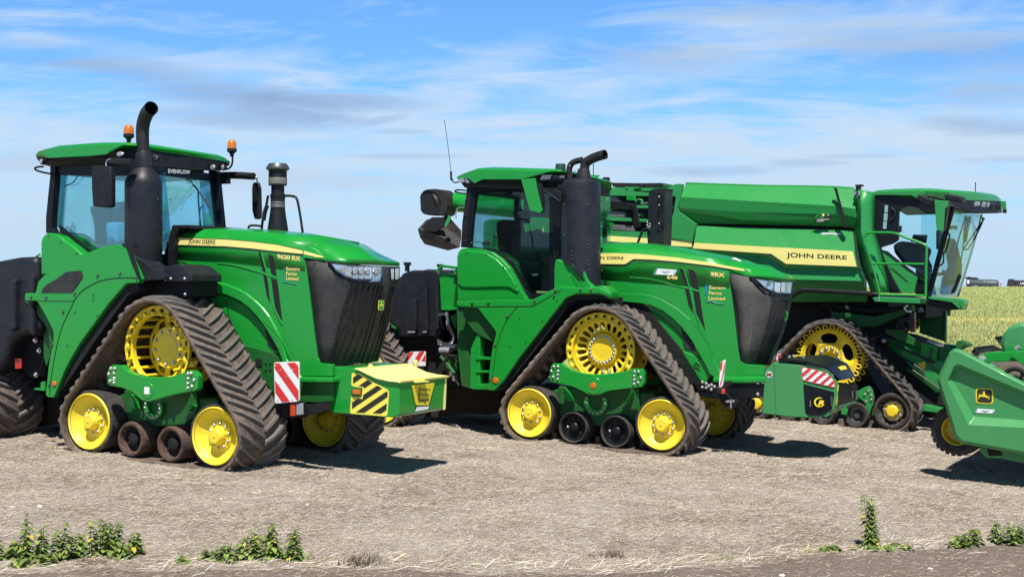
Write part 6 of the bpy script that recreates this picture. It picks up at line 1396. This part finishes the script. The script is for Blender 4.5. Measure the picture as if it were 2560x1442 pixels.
top = [(882, 128, .40), (1000, 124, .36), (1180, 118, .34), (1310, 118, .36), (1480, 128, .60), (1700, 142, 1.3), (1860, 158, 2.3), (1890, 186, 2.7)]
mid = [(884, 150, .40), (1000, 148, .36), (1190, 150, .34), (1240, 180, .36), (1480, 186, .60), (1700, 192, 1.3), (1870, 196, 2.3), (1892, 205, 2.7)]
low = [(890, 160, .44), (1000, 160, .42), (1190, 165, .42), (1330, 215, .44), (1550, 255, .64), (1720, 296, 1.3), (1860, 292, 2.3), (1900, 288, 2.7)]
roof(F, cb, 'H', top, mid, low, 1.5, G2, K, crown=.02)
tube('roof_seam', rowp(F, 'H 1310,118 1312,182', .34), .004, GD, cb, curve=False)
ext('roof_end_bracket', F, 'H 1880,195 1926,198 1930,280 1912,292 1895,250', 2.5, .05, G2, cb)
for s, v in (('H 1675,215 1690,200 1722,202 1720,232 1680,236', 1.2), ('H 1738,215 1748,202 1772,206 1760,244 1735,240', 1.6), ('H 1776,215 1790,206 1800,212 1790,244 1778,244', 1.9)): ext('work_lamp', F, s, v - .45, .05, SV, cb, bev=.005)
ext('work_lamp', F, 'H 1840,225 1880,225 1885,262 1845,262', 2.0, .1, K, cb); ext('work_lamp', F, 'H 1900,262 1928,262 1926,290 1902,290', 2.3, .1, K, cb)
lathe('gps_dome', tf('H 1650,136', 1.4), [(.06, -.05), (.06, .0), (.05, .02), (.01, .02)], K, cb, axis='z'); tube('radio_antenna', rowp(F, 'H 1687,138 1690,48', 1.8), .008, K, cb)
o = ext('wing_mirror', F, 'H 1364,188 1474,196 1470,240 1450,260 1440,425 1425,440 1384,420', -.02, .06, G2, cb, bev=.01); ext('mirror_face', F, 'H 1452,245 1474,240 1448,410 1438,430', -.02, .12, K, o)
o = ext('wing_mirror', F, 'H 1222,168 1240,146 1265,146 1345,180 1358,200 1335,240 1300,235 1230,190', -.05, .08, K, cb, bev=.03, label='dark grey rounded convex mirror'); tube('mirror_arm', rowp(F, 'H 1310,158 1380,170 1440,182', .1), .02, K, o)
ext('mirror_mount', F, 'H 1440,150 1470,140 1560,155 1590,170 1580,210 1520,200 1450,185', .05, .3, K, cb, bev=.02)
# platform, rails, bumper
pf = ext('access_platform', F, 'H 880,955 900,948 1255,962 1252,1000 900,984', -.05, .5, G2, cb, bev=.006)
tube('platform_rail', rowp(F, 'H 935,950 930,880 880,700 835,560 818,500 830,458 860,445 960,443 1060,450 1160,488 1270,530 1298,545 1306,570 1302,700 1298,945', -.04), .021, G, cb, k=8)
tube('platform_rail', rowp(F, 'H 882,687 1080,687 1286,690', -.04), .020, G, cb, curve=False); tube('platform_rail', rowp(F, 'H 935,930 1290,938', -.04), .02, G, cb, curve=False)
for s in ('H 932,958', 'H 930,976'): bolt(tf(s, -.05), .014, pf)
ext('rail_strap', F, 'H 815,545 828,560 890,760 925,905 912,905 870,780', .05, .03, GD, cb); ext('rail_strap', F, 'H 905,760 915,760 960,905 948,905', .05, .03, GD, cb)
ext('platform_nose', F, 'H 1312,946 1345,948 1560,960 1600,970 1602,1000 1590,1048 1565,1046 1500,990 1330,965', .3, .3, G2, cb, bev=.01); ext('nose_underside', F, 'H 1250,968 1330,968 1500,992 1560,1045 1480,1052 1400,1035 1330,1018 1255,1002', .36, .6, K, cb, bev=.02)
ext('nose_end', F, 'H 1565,975 1600,972 1602,1000 1588,1045 1570,1020', .28, .04, G, cb)
ext('ladder_hinge', F, 'H 1148,1010 1190,1005 1195,1060 1155,1060', .2, .2, GD, cb); tube('coiled_hose', rowp(F, 'H 1160,1010 1135,1030 1150,1055 1185,1060', .15), .02, CH, cb)
ext('ladder_post', F, 'H 1172,1060 1210,1065 1208,1225 1180,1225', .3, .12, mat('purple_black_post', (.02, .018, .035), .4), cb); ext('post_reflector', F, 'H 1212,1120 1222,1130 1216,1225 1206,1220', .30, .03, mat('orange_lens', (.8, .12, .01), .25), cb)
ext('lamp_plate', F, 'H 1238,1030 1265,1030 1278,1062 1232,1065', .3, .04, SV, cb)
for s in ('H 1250,1038', 'H 1243,1055', 'H 1266,1055'): bolt(tf(s, .295), .014, cb, m=KM)
ext('side_shield', F, 'H 1255,1060 1460,1060 1456,1300 1250,1230', 2.4, .1, GD, cb); ext('shield_edge', F, 'H 1448,1060 1462,1062 1456,1310 1444,1306', 2.35, .05, G2, cb)
for s in ('H 1100,1080 1150,1180', 'H 1120,1080 1165,1190', 'H 1060,1100 1130,1190', 'H 1215,1100 1235,1200', 'H 1240,1150 1200,1215'): tube('brace_rod', rowp(F, s, 1.6), .018, KM, cb, curve=False)
# feeder house running down to the header
fh = loft('feeder_house', [rowp(F, 'I 1010,250 1060,430 1180,520', [.95, .95, .95]), rowp(F, 'I 1330,300 1330,440 1480,665', [.95, .95, .95]), rowp(F, 'I 1590,345 1600,500 1620,760', [.95, .95, .95])], G2, cb, thick=.02)
loft('feeder_top', [rowp(F, 'I 1010,250 1330,298 1590,345', .95), rowp(F, 'I 1130,195 1300,228 1560,320', 1.9)], mat('dusty_steel', (.14, .14, .15), .45, metal=.3, dust=(5, .5, (.25, .22, .2))), cb, thick=.02)
for s in ('I 1145,205 1290,235 1280,245 1140,215', 'I 1320,255 1400,285 1390,295 1320,265'): ext('feeder_slot', F, s, 1.6, .02, KM, fh)
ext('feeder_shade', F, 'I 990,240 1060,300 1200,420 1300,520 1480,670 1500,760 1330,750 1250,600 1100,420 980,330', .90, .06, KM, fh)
for s, m in (('I 1330,288 1460,320 1440,440 1325,400', G), ('I 1160,300 1190,310 1340,400 1480,560 1475,640 1300,520 1200,420', G2), ('I 1220,490 1240,480 1460,640 1465,665 1440,660', G), ('I 1060,190 1170,190 1330,290 1320,330 1160,270 1060,220', GD)): ext('feeder_side_panel', F, s, .84, .05, m, fh)
ext('warning_sticker', F, 'I 1308,440 1362,430 1360,485 1300,492', .83, .01, YR, fh)
for s in ('I 1130,300 1240,350 1430,440', 'I 1225,470 1330,540 1470,640', 'I 1190,400 1300,470 1360,520'): tube('drive_chain', rowp(F, s, .80), .02, mat('chain_steel', (.06, .055, .05), .4, metal=.7), fh)
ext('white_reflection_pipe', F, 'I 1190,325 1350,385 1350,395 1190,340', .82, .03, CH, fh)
for s, r in (('I 1050,275', .09), ('I 1045,275', .04)): lathe('pulley', tf(s, .8 if r > .05 else .76), [(r, .05), (r, .0), (r * .8, -.01), (.01, -.01)], KG if r > .05 else CH, fh)
for s in ('I 1400,330 1420,335 1400,440 1380,430', 'I 1465,330 1520,310 1545,330 1500,420 1470,400'): ext('latch_bracket', F, s, .82, .08, GD, fh)
ext('coupling_head', F, 'I 1500,300 1600,315 1690,300 1695,312 1610,350 1600,420 1500,420', 1.2, .3, GD, cb)
ext('coupling_arm', F, 'I 1600,275 1690,298 1690,310 1640,320 1600,345 1580,320', 1.5, .2, G2, cb)
ext('floor_green', F, 'I 1340,755 1490,790 1490,820 1340,800', .5, .3, G2, cb)
# ---------------------------------------------------------------- header
F2 = Frame(2400, 17.1, 30); F = F2
hd = thing('combine_header', 'wide green cutting header with a leaping stag badge on its end panel', 'header', F)
def OP(s, v): return rowp(F, 'O ' + s, v)
oe = '525,600 615,402 650,376 690,380 1154,618 1600,845 1600,1215 1154,1146 700,1062 650,1015'
oo = '545,602 628,415 656,396 690,400 1154,640 1600,870 1600,1195 1154,1122 708,1042 668,1000'
oh = '598,612 645,512 660,498 690,495 1154,690 1600,880 1600,985 1154,945 790,928 755,925'
of = '640,604 668,545 678,532 700,530 1154,720 1600,912 1600,925 1154,893 815,868 795,866'
ob = '530,600 618,408 652,382 690,386 1154,624 1600,850 1600,1210 1154,1140 700,1056 652,1010'
ep = loft('end_panel', [OP(ob, .28), OP(oe, .06), OP(oo, .0), OP(oh, .0), OP(of, .10)], G3, hd, close=True, sharp=20, bev=.02)
bm = bmesh.new(); P = OP(of, .10); bm_prism(bm, P, Vector((0, .02, 0))); fixn(bm); link('recess_floor', bm, G3, ep)
ext('panel_backing', F, 'O 540,600 622,415 655,390 690,394 1154,630 1600,858 1600,1200 1154,1132 700,1050 656,1005', .24, .05, G3, ep)
QB = patch(F, 'O 807,772 932,778 932,666 805,662', .098); badge(F, QB, ep, TX, mat('badge_gold', (.85, .66, .03), .4), flip=True)
sticker(F, 'O', 'O 790,838 940,845 945,818 800,808', .098, ep)
# gauge wheel behind the end panel
cw, rw = circ(F, 'O 668,968', 178, .30)
tw = lathe('gauge_wheel', cw, [(rw * .60, .0), (rw * .66, -.02), (rw * .86, -.045), (rw * .95, -.02), (rw * .98, .03), (rw * .98, .22), (rw * .95, .27), (rw * .86, .30), (rw * .6, .27)], TY, hd, k=56, cap=False)
bm = bmesh.new()
for k in range(26):
    for sd in (0, 1):
        a = 2 * math.pi * (k + .5 * sd) / 26; d = Vector((math.cos(a), 0, math.sin(a))); e = Vector((-math.sin(a), 0, math.cos(a))) * .028
        v0_, v1_ = (-.02, .13) if sd == 0 else (.13, .28); b0 = cw + d * rw * .955 + Vector((0, v0_, 0)); 
        bm_prism(bm, [b0 - e, b0 + e, b0 + e * .8 + d * .026, b0 - e * .8 + d * .026], Vector((0, v1_ - v0_, 0)) + e * (1.2 if sd else -1.2))
fixn(bm); link('tyre_lugs', bm, TY, tw)
lathe('wheel_rim', cw, [(rw * .62, .28), (rw * .62, .01), (rw * .60, -.01), (rw * .57, -.005), (rw * .55, .03), (rw * .52, .05), (rw * .50, .13), (rw * .3, .15), (rw * .22, .14), (rw * .2, .1), (.01, .1)], Y, tw, k=48)
for k in range(6): a = 2 * math.pi * k / 6; bolt(cw + Vector((math.cos(a) * rw * .33, .14, math.sin(a) * rw * .33)), .018, tw)
ext('wheel_arm', F, 'O 640,940 700,930 860,1060 1154,1100 1600,1170 1600,1260 1154,1200 1000,1170 900,1165 850,1130 830,1085 700,1000', .62, .12, G, hd, bev=.02)
ext('skid_frame', F, 'O 830,1080 900,1090 1154,1140 1600,1210 1600,1290 1154,1205 980,1170 880,1168 840,1130', .34, .3, G3, hd, bev=.02)
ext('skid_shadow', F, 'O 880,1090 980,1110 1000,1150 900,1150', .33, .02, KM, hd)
# frame, table and reel pieces beyond the end panel
z0 = OP('700,1000', .3)[0].z
u0 = OP('760,700', .3)[0].x
box('back_frame', Vector((u0 - .1, .5, z0 - .05)), Vector((u0 + .05, 12.4, z0 + .5)), GD, hd)
box('top_beam', Vector((u0 - .12, .6, z0 + .62)), Vector((u0 + .10, 12.4, z0 + .82)), G, hd)
ft0 = F.p(*T('O 930,1080')[0], .3)
box('unseen_table_floor', Vector((ft0.x - .25, .30, ft0.z - .02)), Vector((ft0.x + 1.3, 12.4, ft0.z + .06)), GD, hd)  # hidden plate, added and widened to fill in the header's ground shadow
DT = mat('dusty_draper', (.26, .21, .18), .85, dust=(6, .6, (.12, .10, .085)))
ext('draper_deck', F, 'O 900,478 1154,440 1600,440 1600,800 1154,600', 1.6, .05, DT, hd)
ext('deck_shield', F, 'O 775,410 800,372 895,358 930,360 1000,392 870,410 820,425 800,435', 2.2, .05, DT, hd, bev=.004); tube('shield_edge', rowp(F, 'O 780,405 800,374 930,358 1005,395', 2.18), .015, KM, hd, curve=False); tube('shield_edge', rowp(F, 'O 798,375 830,425', 2.17), .02, KM, hd, curve=False)
ra = ext('reel_arm', F, 'O 835,440 840,420 900,406 1154,392 1600,380 1600,470 1154,478 1100,470 900,474 905,490 880,478', 1.2, .12, G, hd, bev=.01)
lathe('arm_pin', F.p(*T('O 848,456')[0], 1.15), [(.05, .1), (.05, 0), (.035, -.03), (.01, -.035)], SV, ra)
ext('arm_brace', F, 'O 1052,425 1100,400 1154,396 1600,395 1600,520 1154,505', 1.12, .06, G, ra)
ext('reel_end', F, 'O 945,302 1020,286 1050,355 1040,362 1055,375 1010,392', 3.0, .04, mat('dusty_green_sheet', (.12, .17, .11), .7, dust=(5, .6, (.25, .22, .18))), hd); tube('shield_edge', rowp(F, 'O 945,302 1018,288 1052,360', 2.98), .02, KM, hd, curve=False); ext('reel_flap', F, 'O 985,330 1020,292 1048,350 1010,365', 2.97, .02, G, hd)
lathe('reel_gearbox', F.p(*T('O 1150,345')[0], 2.6), [(.30, .3), (.30, .0), (.25, -.04), (.01, -.05)], G3, hd); ext('reel_bracket', F, 'O 1010,385 1060,352 1154,372 1154,392 1020,398', 2.4, .1, G, hd)
tube('bracket_pin', rowp(F, 'O 1095,385 1118,362', 2.3), .035, SV, hd)
ar = [F.p(*T(s)[0], 1.5) for s in ('O 1022,552', 'O 1050,532', 'O 1090,524', 'O 1130,535', 'O 1154,560', 'O 1180,600')]; tube('drive_hoop', ar, .03, KM, hd); tube('hoop_spoke', rowp(F, 'O 1128,598 1140,560', 1.5), .02, KM, hd)
ext('far_mount', F, 'O 660,355 672,322 700,318 765,350 760,360 715,358 700,385 665,385', 2.6, .2, GD, hd)
# ---------------------------------------------------------------- far away: tanker, tipper, hedges
FY = 300.0
def far(x, y, Y=FY): return Vector(((x - 1280) / FPX * Y, Y, CAMZ - (y - 721) / FPX * Y))
def fpoly(name, s, dy, t, m, par, Y=FY, bev=0):
    P = [far(x, y, Y) + Vector((0, dy, 0)) for x, y in T(s)]; bm = bmesh.new(); bm_prism(bm, P, Vector((0, t, 0))); fixn(bm); o = link(name, bm, m, par, bev=bev)
    return o
tk = thing('tanker_trailer', 'dark grey cylindrical tanker trailer on the far edge of the wheat field', 'tanker', None, loc=(0, 0, 0))
TGm = mat('tanker_grey', (.045, .065, .07), .5)
a = far(*T('L 262,310')[0]); b = far(*T('L 535,322')[0]) + Vector((0, -3, 0))
r = 52 / 4.505 / FPX * FY
tube('tank', [a + (a - b).normalized() * .1, a, a.lerp(b, .5), b, b + (b - a).normalized() * .35], [r * .8, r, r * 1.02, r * 1.02, r * .82], TGm, tk, k=28)
fpoly('chassis', 'L 255,345 590,352 590,376 255,372', -1.2, 2.4, KM, tk)
fpoly('top_gear', 'L 248,238 262,236 268,245 285,232 296,246 320,238 330,248 350,240 380,250 380,262 250,258', -.5, 1, KM, tk)
fpoly('front_plate', 'L 236,272 256,268 258,310 236,312', -1.6, .1, WH, tk); fpoly('rear_door', 'L 572,315 590,315 590,350 572,350', -2, .4, SV, tk)
for s, m in (('L 402,282 440,282 445,316 398,318', YR), ('L 455,302 480,300 482,318 458,322', RDL), ('L 522,305 540,303 542,325 524,326', RDL), ('L 524,288 540,288 540,298 524,298', WH)): fpoly('tank_marking', s, -2.6 - (3.3 if '52' in s else 0), .05, m, tk)
for s in ('L 312,366',): c = far(*T(s)[0]) + Vector((0, -2, 0)); lathe('wheel', c, [(.55, .4), (1.0, .4), (1.05, .1), (.98, 0), (.55, 0)], TY, tk)
fpoly('mudguard', 'L 268,370 285,340 315,332 345,342 362,372 350,372 335,348 315,342 292,348 278,372', -2.4, .4, SV, tk)
tr = thing('tipper_trailer', 'dark tipper trailer with white letters at the right edge of the field', 'trailer', None, loc=(0, 0, 0))
DK = mat('tipper_body', (.035, .028, .03), .5)
fpoly('body', 'L 752,330 765,262 780,258 800,272 1100,276 1100,345 760,350', 0, 2.4, DK, tr); fpoly('chassis', 'L 752,350 1100,345 1100,362 800,368', .2, 2, mat('tipper_chassis', (.18, .14, .07), .6), tr)
fpoly('tailboard', 'L 790,280 812,282 812,318 788,318', -.1, .05, SEAT, tr)
for s in ('L 828,382', 'L 892,382'): lathe('wheel', far(*T(s)[0]) + Vector((0, -.3, 0)), [(.5, .4), (1.15, .4), (1.15, .05), (.5, 0)], TY, tr)
q = quad(*[far(*T(s)[0]) + Vector((0, -.05, 0)) for s in ('L 858,318', 'L 960,318', 'L 960,296', 'L 858,296')]); text('trailer_lettering', 'LEAF', q, TW, tr, bold=.03)
# distant hedges on the skyline: one far mass of leaves
def hedge():
    rnd = random.Random(5); vs, fs = [], []
    for (x0, x1, h) in ((2395, 2412, 1.9), (2487, 2502, .9), (2502, 2514, .7), (2515, 2534, 1.3)):
        for k in range(260):
            x = rnd.uniform(x0, x1); hh = h * 4.4 * (.6 + .4 * math.sin((x - x0) / (x1 - x0) * math.pi)); P = far(x, 726 - rnd.uniform(0, hh)) + Vector((0, rnd.uniform(20, 26), 0)); s = .45
            i = len(vs)
            for j in range(4): vs.append(P + Vector((rnd.uniform(-s, s), rnd.uniform(-s, s), rnd.uniform(-s, s))))
            fs.append((i, i + 1, i + 2, i + 3))
    me = bpy.data.meshes.new('hedge'); me.from_pydata([tuple(v) for v in vs], [], fs); me.materials.append(mat('far_hedge_leaves', (.035, .055, .05), .9)); o = bpy.data.objects.new('distant_hedge', me); COL.objects.link(o)
    tag(o, 'dark distant hedge on the skyline behind the wheat field', 'hedge', kind='stuff')
hedge()
# ---------------------------------------------------------------- nettles along the road edge
LF = [mat('nettle_leaf', (.19, .28, .05), .6, Transmission_Weight=0.0), mat('nettle_leaf_dark', (.095, .15, .035), .6), mat('nettle_leaf_light', (.34, .43, .09), .6), mat('nettle_leaf_yellow', (.62, .52, .06), .6)]
for m in LF:                                               # leaves let some light through
    t = m.node_tree; b = t.nodes['Principled BSDF']; out = [n for n in t.nodes if n.type == 'OUTPUT_MATERIAL'][0]; tl = N(t, 'ShaderNodeBsdfTranslucent'); tl.inputs[0].default_value = b.inputs['Base Color'].default_value
    mx = N(t, 'ShaderNodeMixShader'); mx.inputs[0].default_value = .3; t.links.new(b.outputs[0], mx.inputs[1]); t.links.new(tl.outputs[0], mx.inputs[2]); t.links.new(mx.outputs[0], out.inputs[0])
def ground_at(x, y):
    """where the picture ray through x, y meets the ground"""
    Y = 9.0
    for _ in range(400):
        X = (x - 1280) / FPX * Y
        if CAMZ - (y - 721) / FPX * Y <= gz(X, Y): break
        Y += .02
    return Vector(((x - 1280) / FPX * Y, Y, gz(X, Y) + bumpz(X, Y)))
def nettle(P, H, spread, seed, stems, label, name='nettle_plant'):
    rnd = random.Random(seed); root = thing(name, label, 'nettle', None, loc=P, group='nettles along the road edge')
    vs, fs, mi = [], [], []; sb = bmesh.new()
    def leaf(p, d, L, w, droop):
        side = Vector((-d.y, d.x, 0)).normalized(); i = len(vs); up = Vector((0, 0, 1))
        pts = [p, p + d * L * .35 + side * w * .5 - up * droop * .15, p + d * L * .75 + side * w * .35 - up * droop * .55, p + d * L - up * droop, p + d * L * .75 - side * w * .35 - up * droop * .55, p + d * L * .35 - side * w * .5 - up * droop * .15, p + d * L * .4 - up * (droop * .15 + w * .10), p + d * L * .75 - up * (droop * .55 + w * .06)]
        vs.extend(pts); fs.extend([(i, i + 1, i + 6), (i + 1, i + 2, i + 7, i + 6), (i + 2, i + 3, i + 7), (i + 3, i + 4, i + 7), (i + 4, i + 5, i + 6, i + 7), (i + 5, i, i + 6)])
        m = rnd.choice((0, 0, 0, 1, 1, 2)) if rnd.random() > .05 else 3; mi.extend([m] * 6)
    for s in range(stems):
        bx, by = (rnd.uniform(-spread, spread), rnd.uniform(-spread * .6, spread * .6)) if stems > 1 else (0, 0); h = H * (rnd.uniform(.65, 1) if s else 1)
        lean = Vector((rnd.gauss(0, .05), rnd.gauss(0, .05), 1)); pts = [Vector((bx, by, 0)) + lean * h * k / 4 + Vector((rnd.gauss(0, .004), 0, 0)) for k in range(5)]
        bm_tube(sb, pts, [.004, .004, .0035, .003, .002], 5)
        n = max(6, int(h / .021)); a = rnd.uniform(0, 3)
        for k in range(n):
            f = (k + .6) / n; p = Vector((bx, by, 0)) + lean * h * f; a += math.pi / 2 + rnd.gauss(0, .2); L = .088 * (1.15 - .62 * f) * rnd.uniform(.8, 1.2)
            for q in (0, math.pi):
                d = Vector((math.cos(a + q), math.sin(a + q), rnd.uniform(.0, .35) * (1 - f) + .15)).normalized(); leaf(p, d, L, L * .62, L * rnd.uniform(.4, .9))
    me = bpy.data.meshes.new('leaves'); me.from_pydata([tuple(v) for v in vs], [], fs); [me.materials.append(m) for m in LF]; me.polygons.foreach_set('material_index', mi)
    o = bpy.data.objects.new('leaves', me); COL.objects.link(o); o.parent = root
    link('stem', sb, mat('nettle_stem', (.12, .16, .05), .7), root)
    return root
NT = [  # x, base y, height px, spread m, stems, label
    (4, 1395, 50, .03, 2, 'nettle cut off by the left edge of the picture'), (30, 1392, 48, .05, 3, 'short nettle at the far left, just right of the picture edge'),
    (66, 1400, 112, .03, 2, 'tallest slender nettle on the left with a bare brownish top'), (48, 1412, 24, .05, 3, 'lowest small nettle tuft at the far left of the road edge'),
    (99, 1398, 82, .03, 2, 'upright nettle right of the tall bare-topped one'), (108, 1408, 30, .09, 5, 'low sprawling nettle seedlings in front of the upright left nettles'),
    (148, 1402, 88, .03, 2, 'nettle with a pointed top, fourth tall one from the left'), (170, 1400, 60, .04, 2, 'nettle leaning against the pointed left nettle'),
    (204, 1398, 58, .035, 3, 'single rounded nettle left of the big nettle clump'), (268, 1392, 86, .10, 9, 'biggest bushy nettle clump on the left side'),
    (295, 1402, 36, .05, 4, 'small nettle tuft at the foot of the bushy clump'), (320, 1394, 46, .04, 2, 'small nettle right of the bushy clump'), (346, 1392, 52, .035, 2, 'rightmost nettle of the left-hand row'),
    (456, 1407, 15, .02, 3, 'tiny lone nettle seedling between the two nettle rows'), (522, 1398, 28, .05, 4, 'low nettle at the left end of the middle group'),
    (556, 1400, 46, .06, 6, 'broad low nettle in the middle group'), (602, 1394, 54, .03, 2, 'drooping nettle left of the tallest middle nettles'), (636, 1393, 70, .03, 3, 'nettle beside the tallest one in the middle group'),
    (672, 1396, 86, .04, 3, 'tallest nettle of the middle group'), (700, 1396, 30, .07, 5, 'low nettle between the two tall middle nettles'), (735, 1398, 74, .03, 3, 'nettle at the right end of the middle group'),
    (2178, 1364, 122, .02, 5, 'lone tall thin nettle standing on the right side'), (2150, 1372, 10, .10, 5, 'flat green seedlings left of the lone tall nettle'),
    (2225, 1368, 12, .16, 10, 'flat green weeds right of the lone tall nettle'), (2068, 1378, 14, .07, 6, 'small flat weed tuft left of the lone nettle'),
    (2392, 1366, 34, .07, 5, 'low nettle at the left end of the right-hand group'), (2432, 1364, 36, .07, 6, 'rounded low nettle in the middle of the right-hand group'), (2512, 1360, 52, .09, 7, 'leafy nettle near the right picture edge'),
    (2548, 1354, 46, .05, 4, 'nettle cut off by the right edge of the picture')]
for i, (x, y, h, sp_, n, lab) in enumerate(NT):
    P = ground_at(x, y); nettle(P, h / FPX * P.y * 1.07, sp_ * 1.1, 100 + i, n + (n < 4), lab)
# dry weed tufts
def tuft(P, w, h, n, seed, label, m, name='dry_weed'):
    rnd = random.Random(seed); bm = bmesh.new()
    for k in range(n):
        b = Vector((rnd.gauss(0, w * .35), rnd.gauss(0, w * .25), 0)); a = rnd.uniform(0, 2 * math.pi); d = Vector((math.cos(a), math.sin(a), 0)) * rnd.uniform(.2, 1) * w * .5
        bm_tube(bm, [b, b + d * .5 + Vector((0, 0, h * rnd.uniform(.4, .8))), b + d * 1.1 + Vector((0, 0, h * rnd.uniform(.2, 1)))], [.004, .003, .0015], 4)
    fixn(bm); o = link(name, bm, m, None); o.location = P; tag(o, label, 'dry weed', group='dry weeds along the road edge'); return o
DW = mat('dead_weed_brown', (.22, .165, .12), .9); DP = mat('dead_weed_pale', (.42, .35, .27), .9)
tuft(ground_at(885, 1412), .13, .10, 60, 1, 'dark brown dead weed tangle by the road, left of the pale one', DW); tuft(ground_at(925, 1410), .18, .12, 110, 2, 'pale grey dead weed tangle just right of the dark brown one', DP)
tuft(ground_at(1530, 1390), .15, .07, 55, 3, 'dead brown weed heap at the road edge in the middle right', DW); tuft(ground_at(1470, 1392), .10, .05, 50, 4, 'small dry tuft left of the middle right weed heap', DP)
tuft(ground_at(225, 1412), .16, .035, 60, 5, 'flat trampled dry stalks below the bushy left nettles', DW)
def grass(P, n, h, seed, label):
    rnd = random.Random(seed); bm = bmesh.new()
    for k in range(n):
        b = Vector((rnd.gauss(0, .05), rnd.gauss(0, .03), 0)); d = Vector((rnd.gauss(0, .04), rnd.gauss(0, .04), h * rnd.uniform(.5, 1))); bm_prism(bm, [b, b + Vector((.006, 0, 0)), b + d], Vector((0, .001, 0)))
    fixn(bm); o = link('grass_tuft', bm, LF[2], None); o.location = P; tag(o, label, 'grass tuft', group='grass tufts along the road edge')
for i, (x, y, n, h, l) in enumerate(((1805, 1398, 18, .10, 'thin green grass tuft low on the right, left of the flat weeds'), (2010, 1380, 26, .07, 'grass tuft left of the lone tall nettle'), (765, 1394, 30, .09, 'grass blades right of the middle nettle group'), (135, 1290, 12, .05, 'tiny green sprout in the straw above the left nettles'), (1180, 1412, 16, .05, 'small green grass tuft at the road edge near the centre'))): grass(ground_at(x, y), n, h, 40 + i, l)
# stones on the road and the straw
def stone(P, r, seed, m, label):
    rnd = random.Random(seed); bm = bmesh.new(); bmesh.ops.create_icosphere(bm, subdivisions=2, radius=r)
    for v in bm.verts: v.co = Vector((v.co.x * 1.3, v.co.y, v.co.z * .6)) * (1 + rnd.uniform(-.14, .14))
    o = link('stone', bm, m, None, smooth_=True, sharp=40); o.location = P; o.rotation_euler = (0, 0, rnd.uniform(0, 3)); tag(o, label, 'stone', group='stones on the ground')
PS = mat('pale_flint', (.62, .58, .52), .7)
for i, (x, y, r, l) in enumerate(((100, 1272, .025, 'pale stone in the straw, uppermost at the far left'), (30, 1270, .02, 'pale flat stone at the left edge of the straw'), (553, 1247, .018, 'white stone in the straw below the left tractor'), (650, 1226, .02, 'white stone in the straw between the two tractors'), (768, 1266, .02, 'white stone in the straw right of the middle nettles'), (1955, 1436, .03, 'grey stone on the road at the bottom right'), (2325, 1428, .02, 'small pale stone on the road at the far right'))): stone(ground_at(x, y), r, i, PS, l)
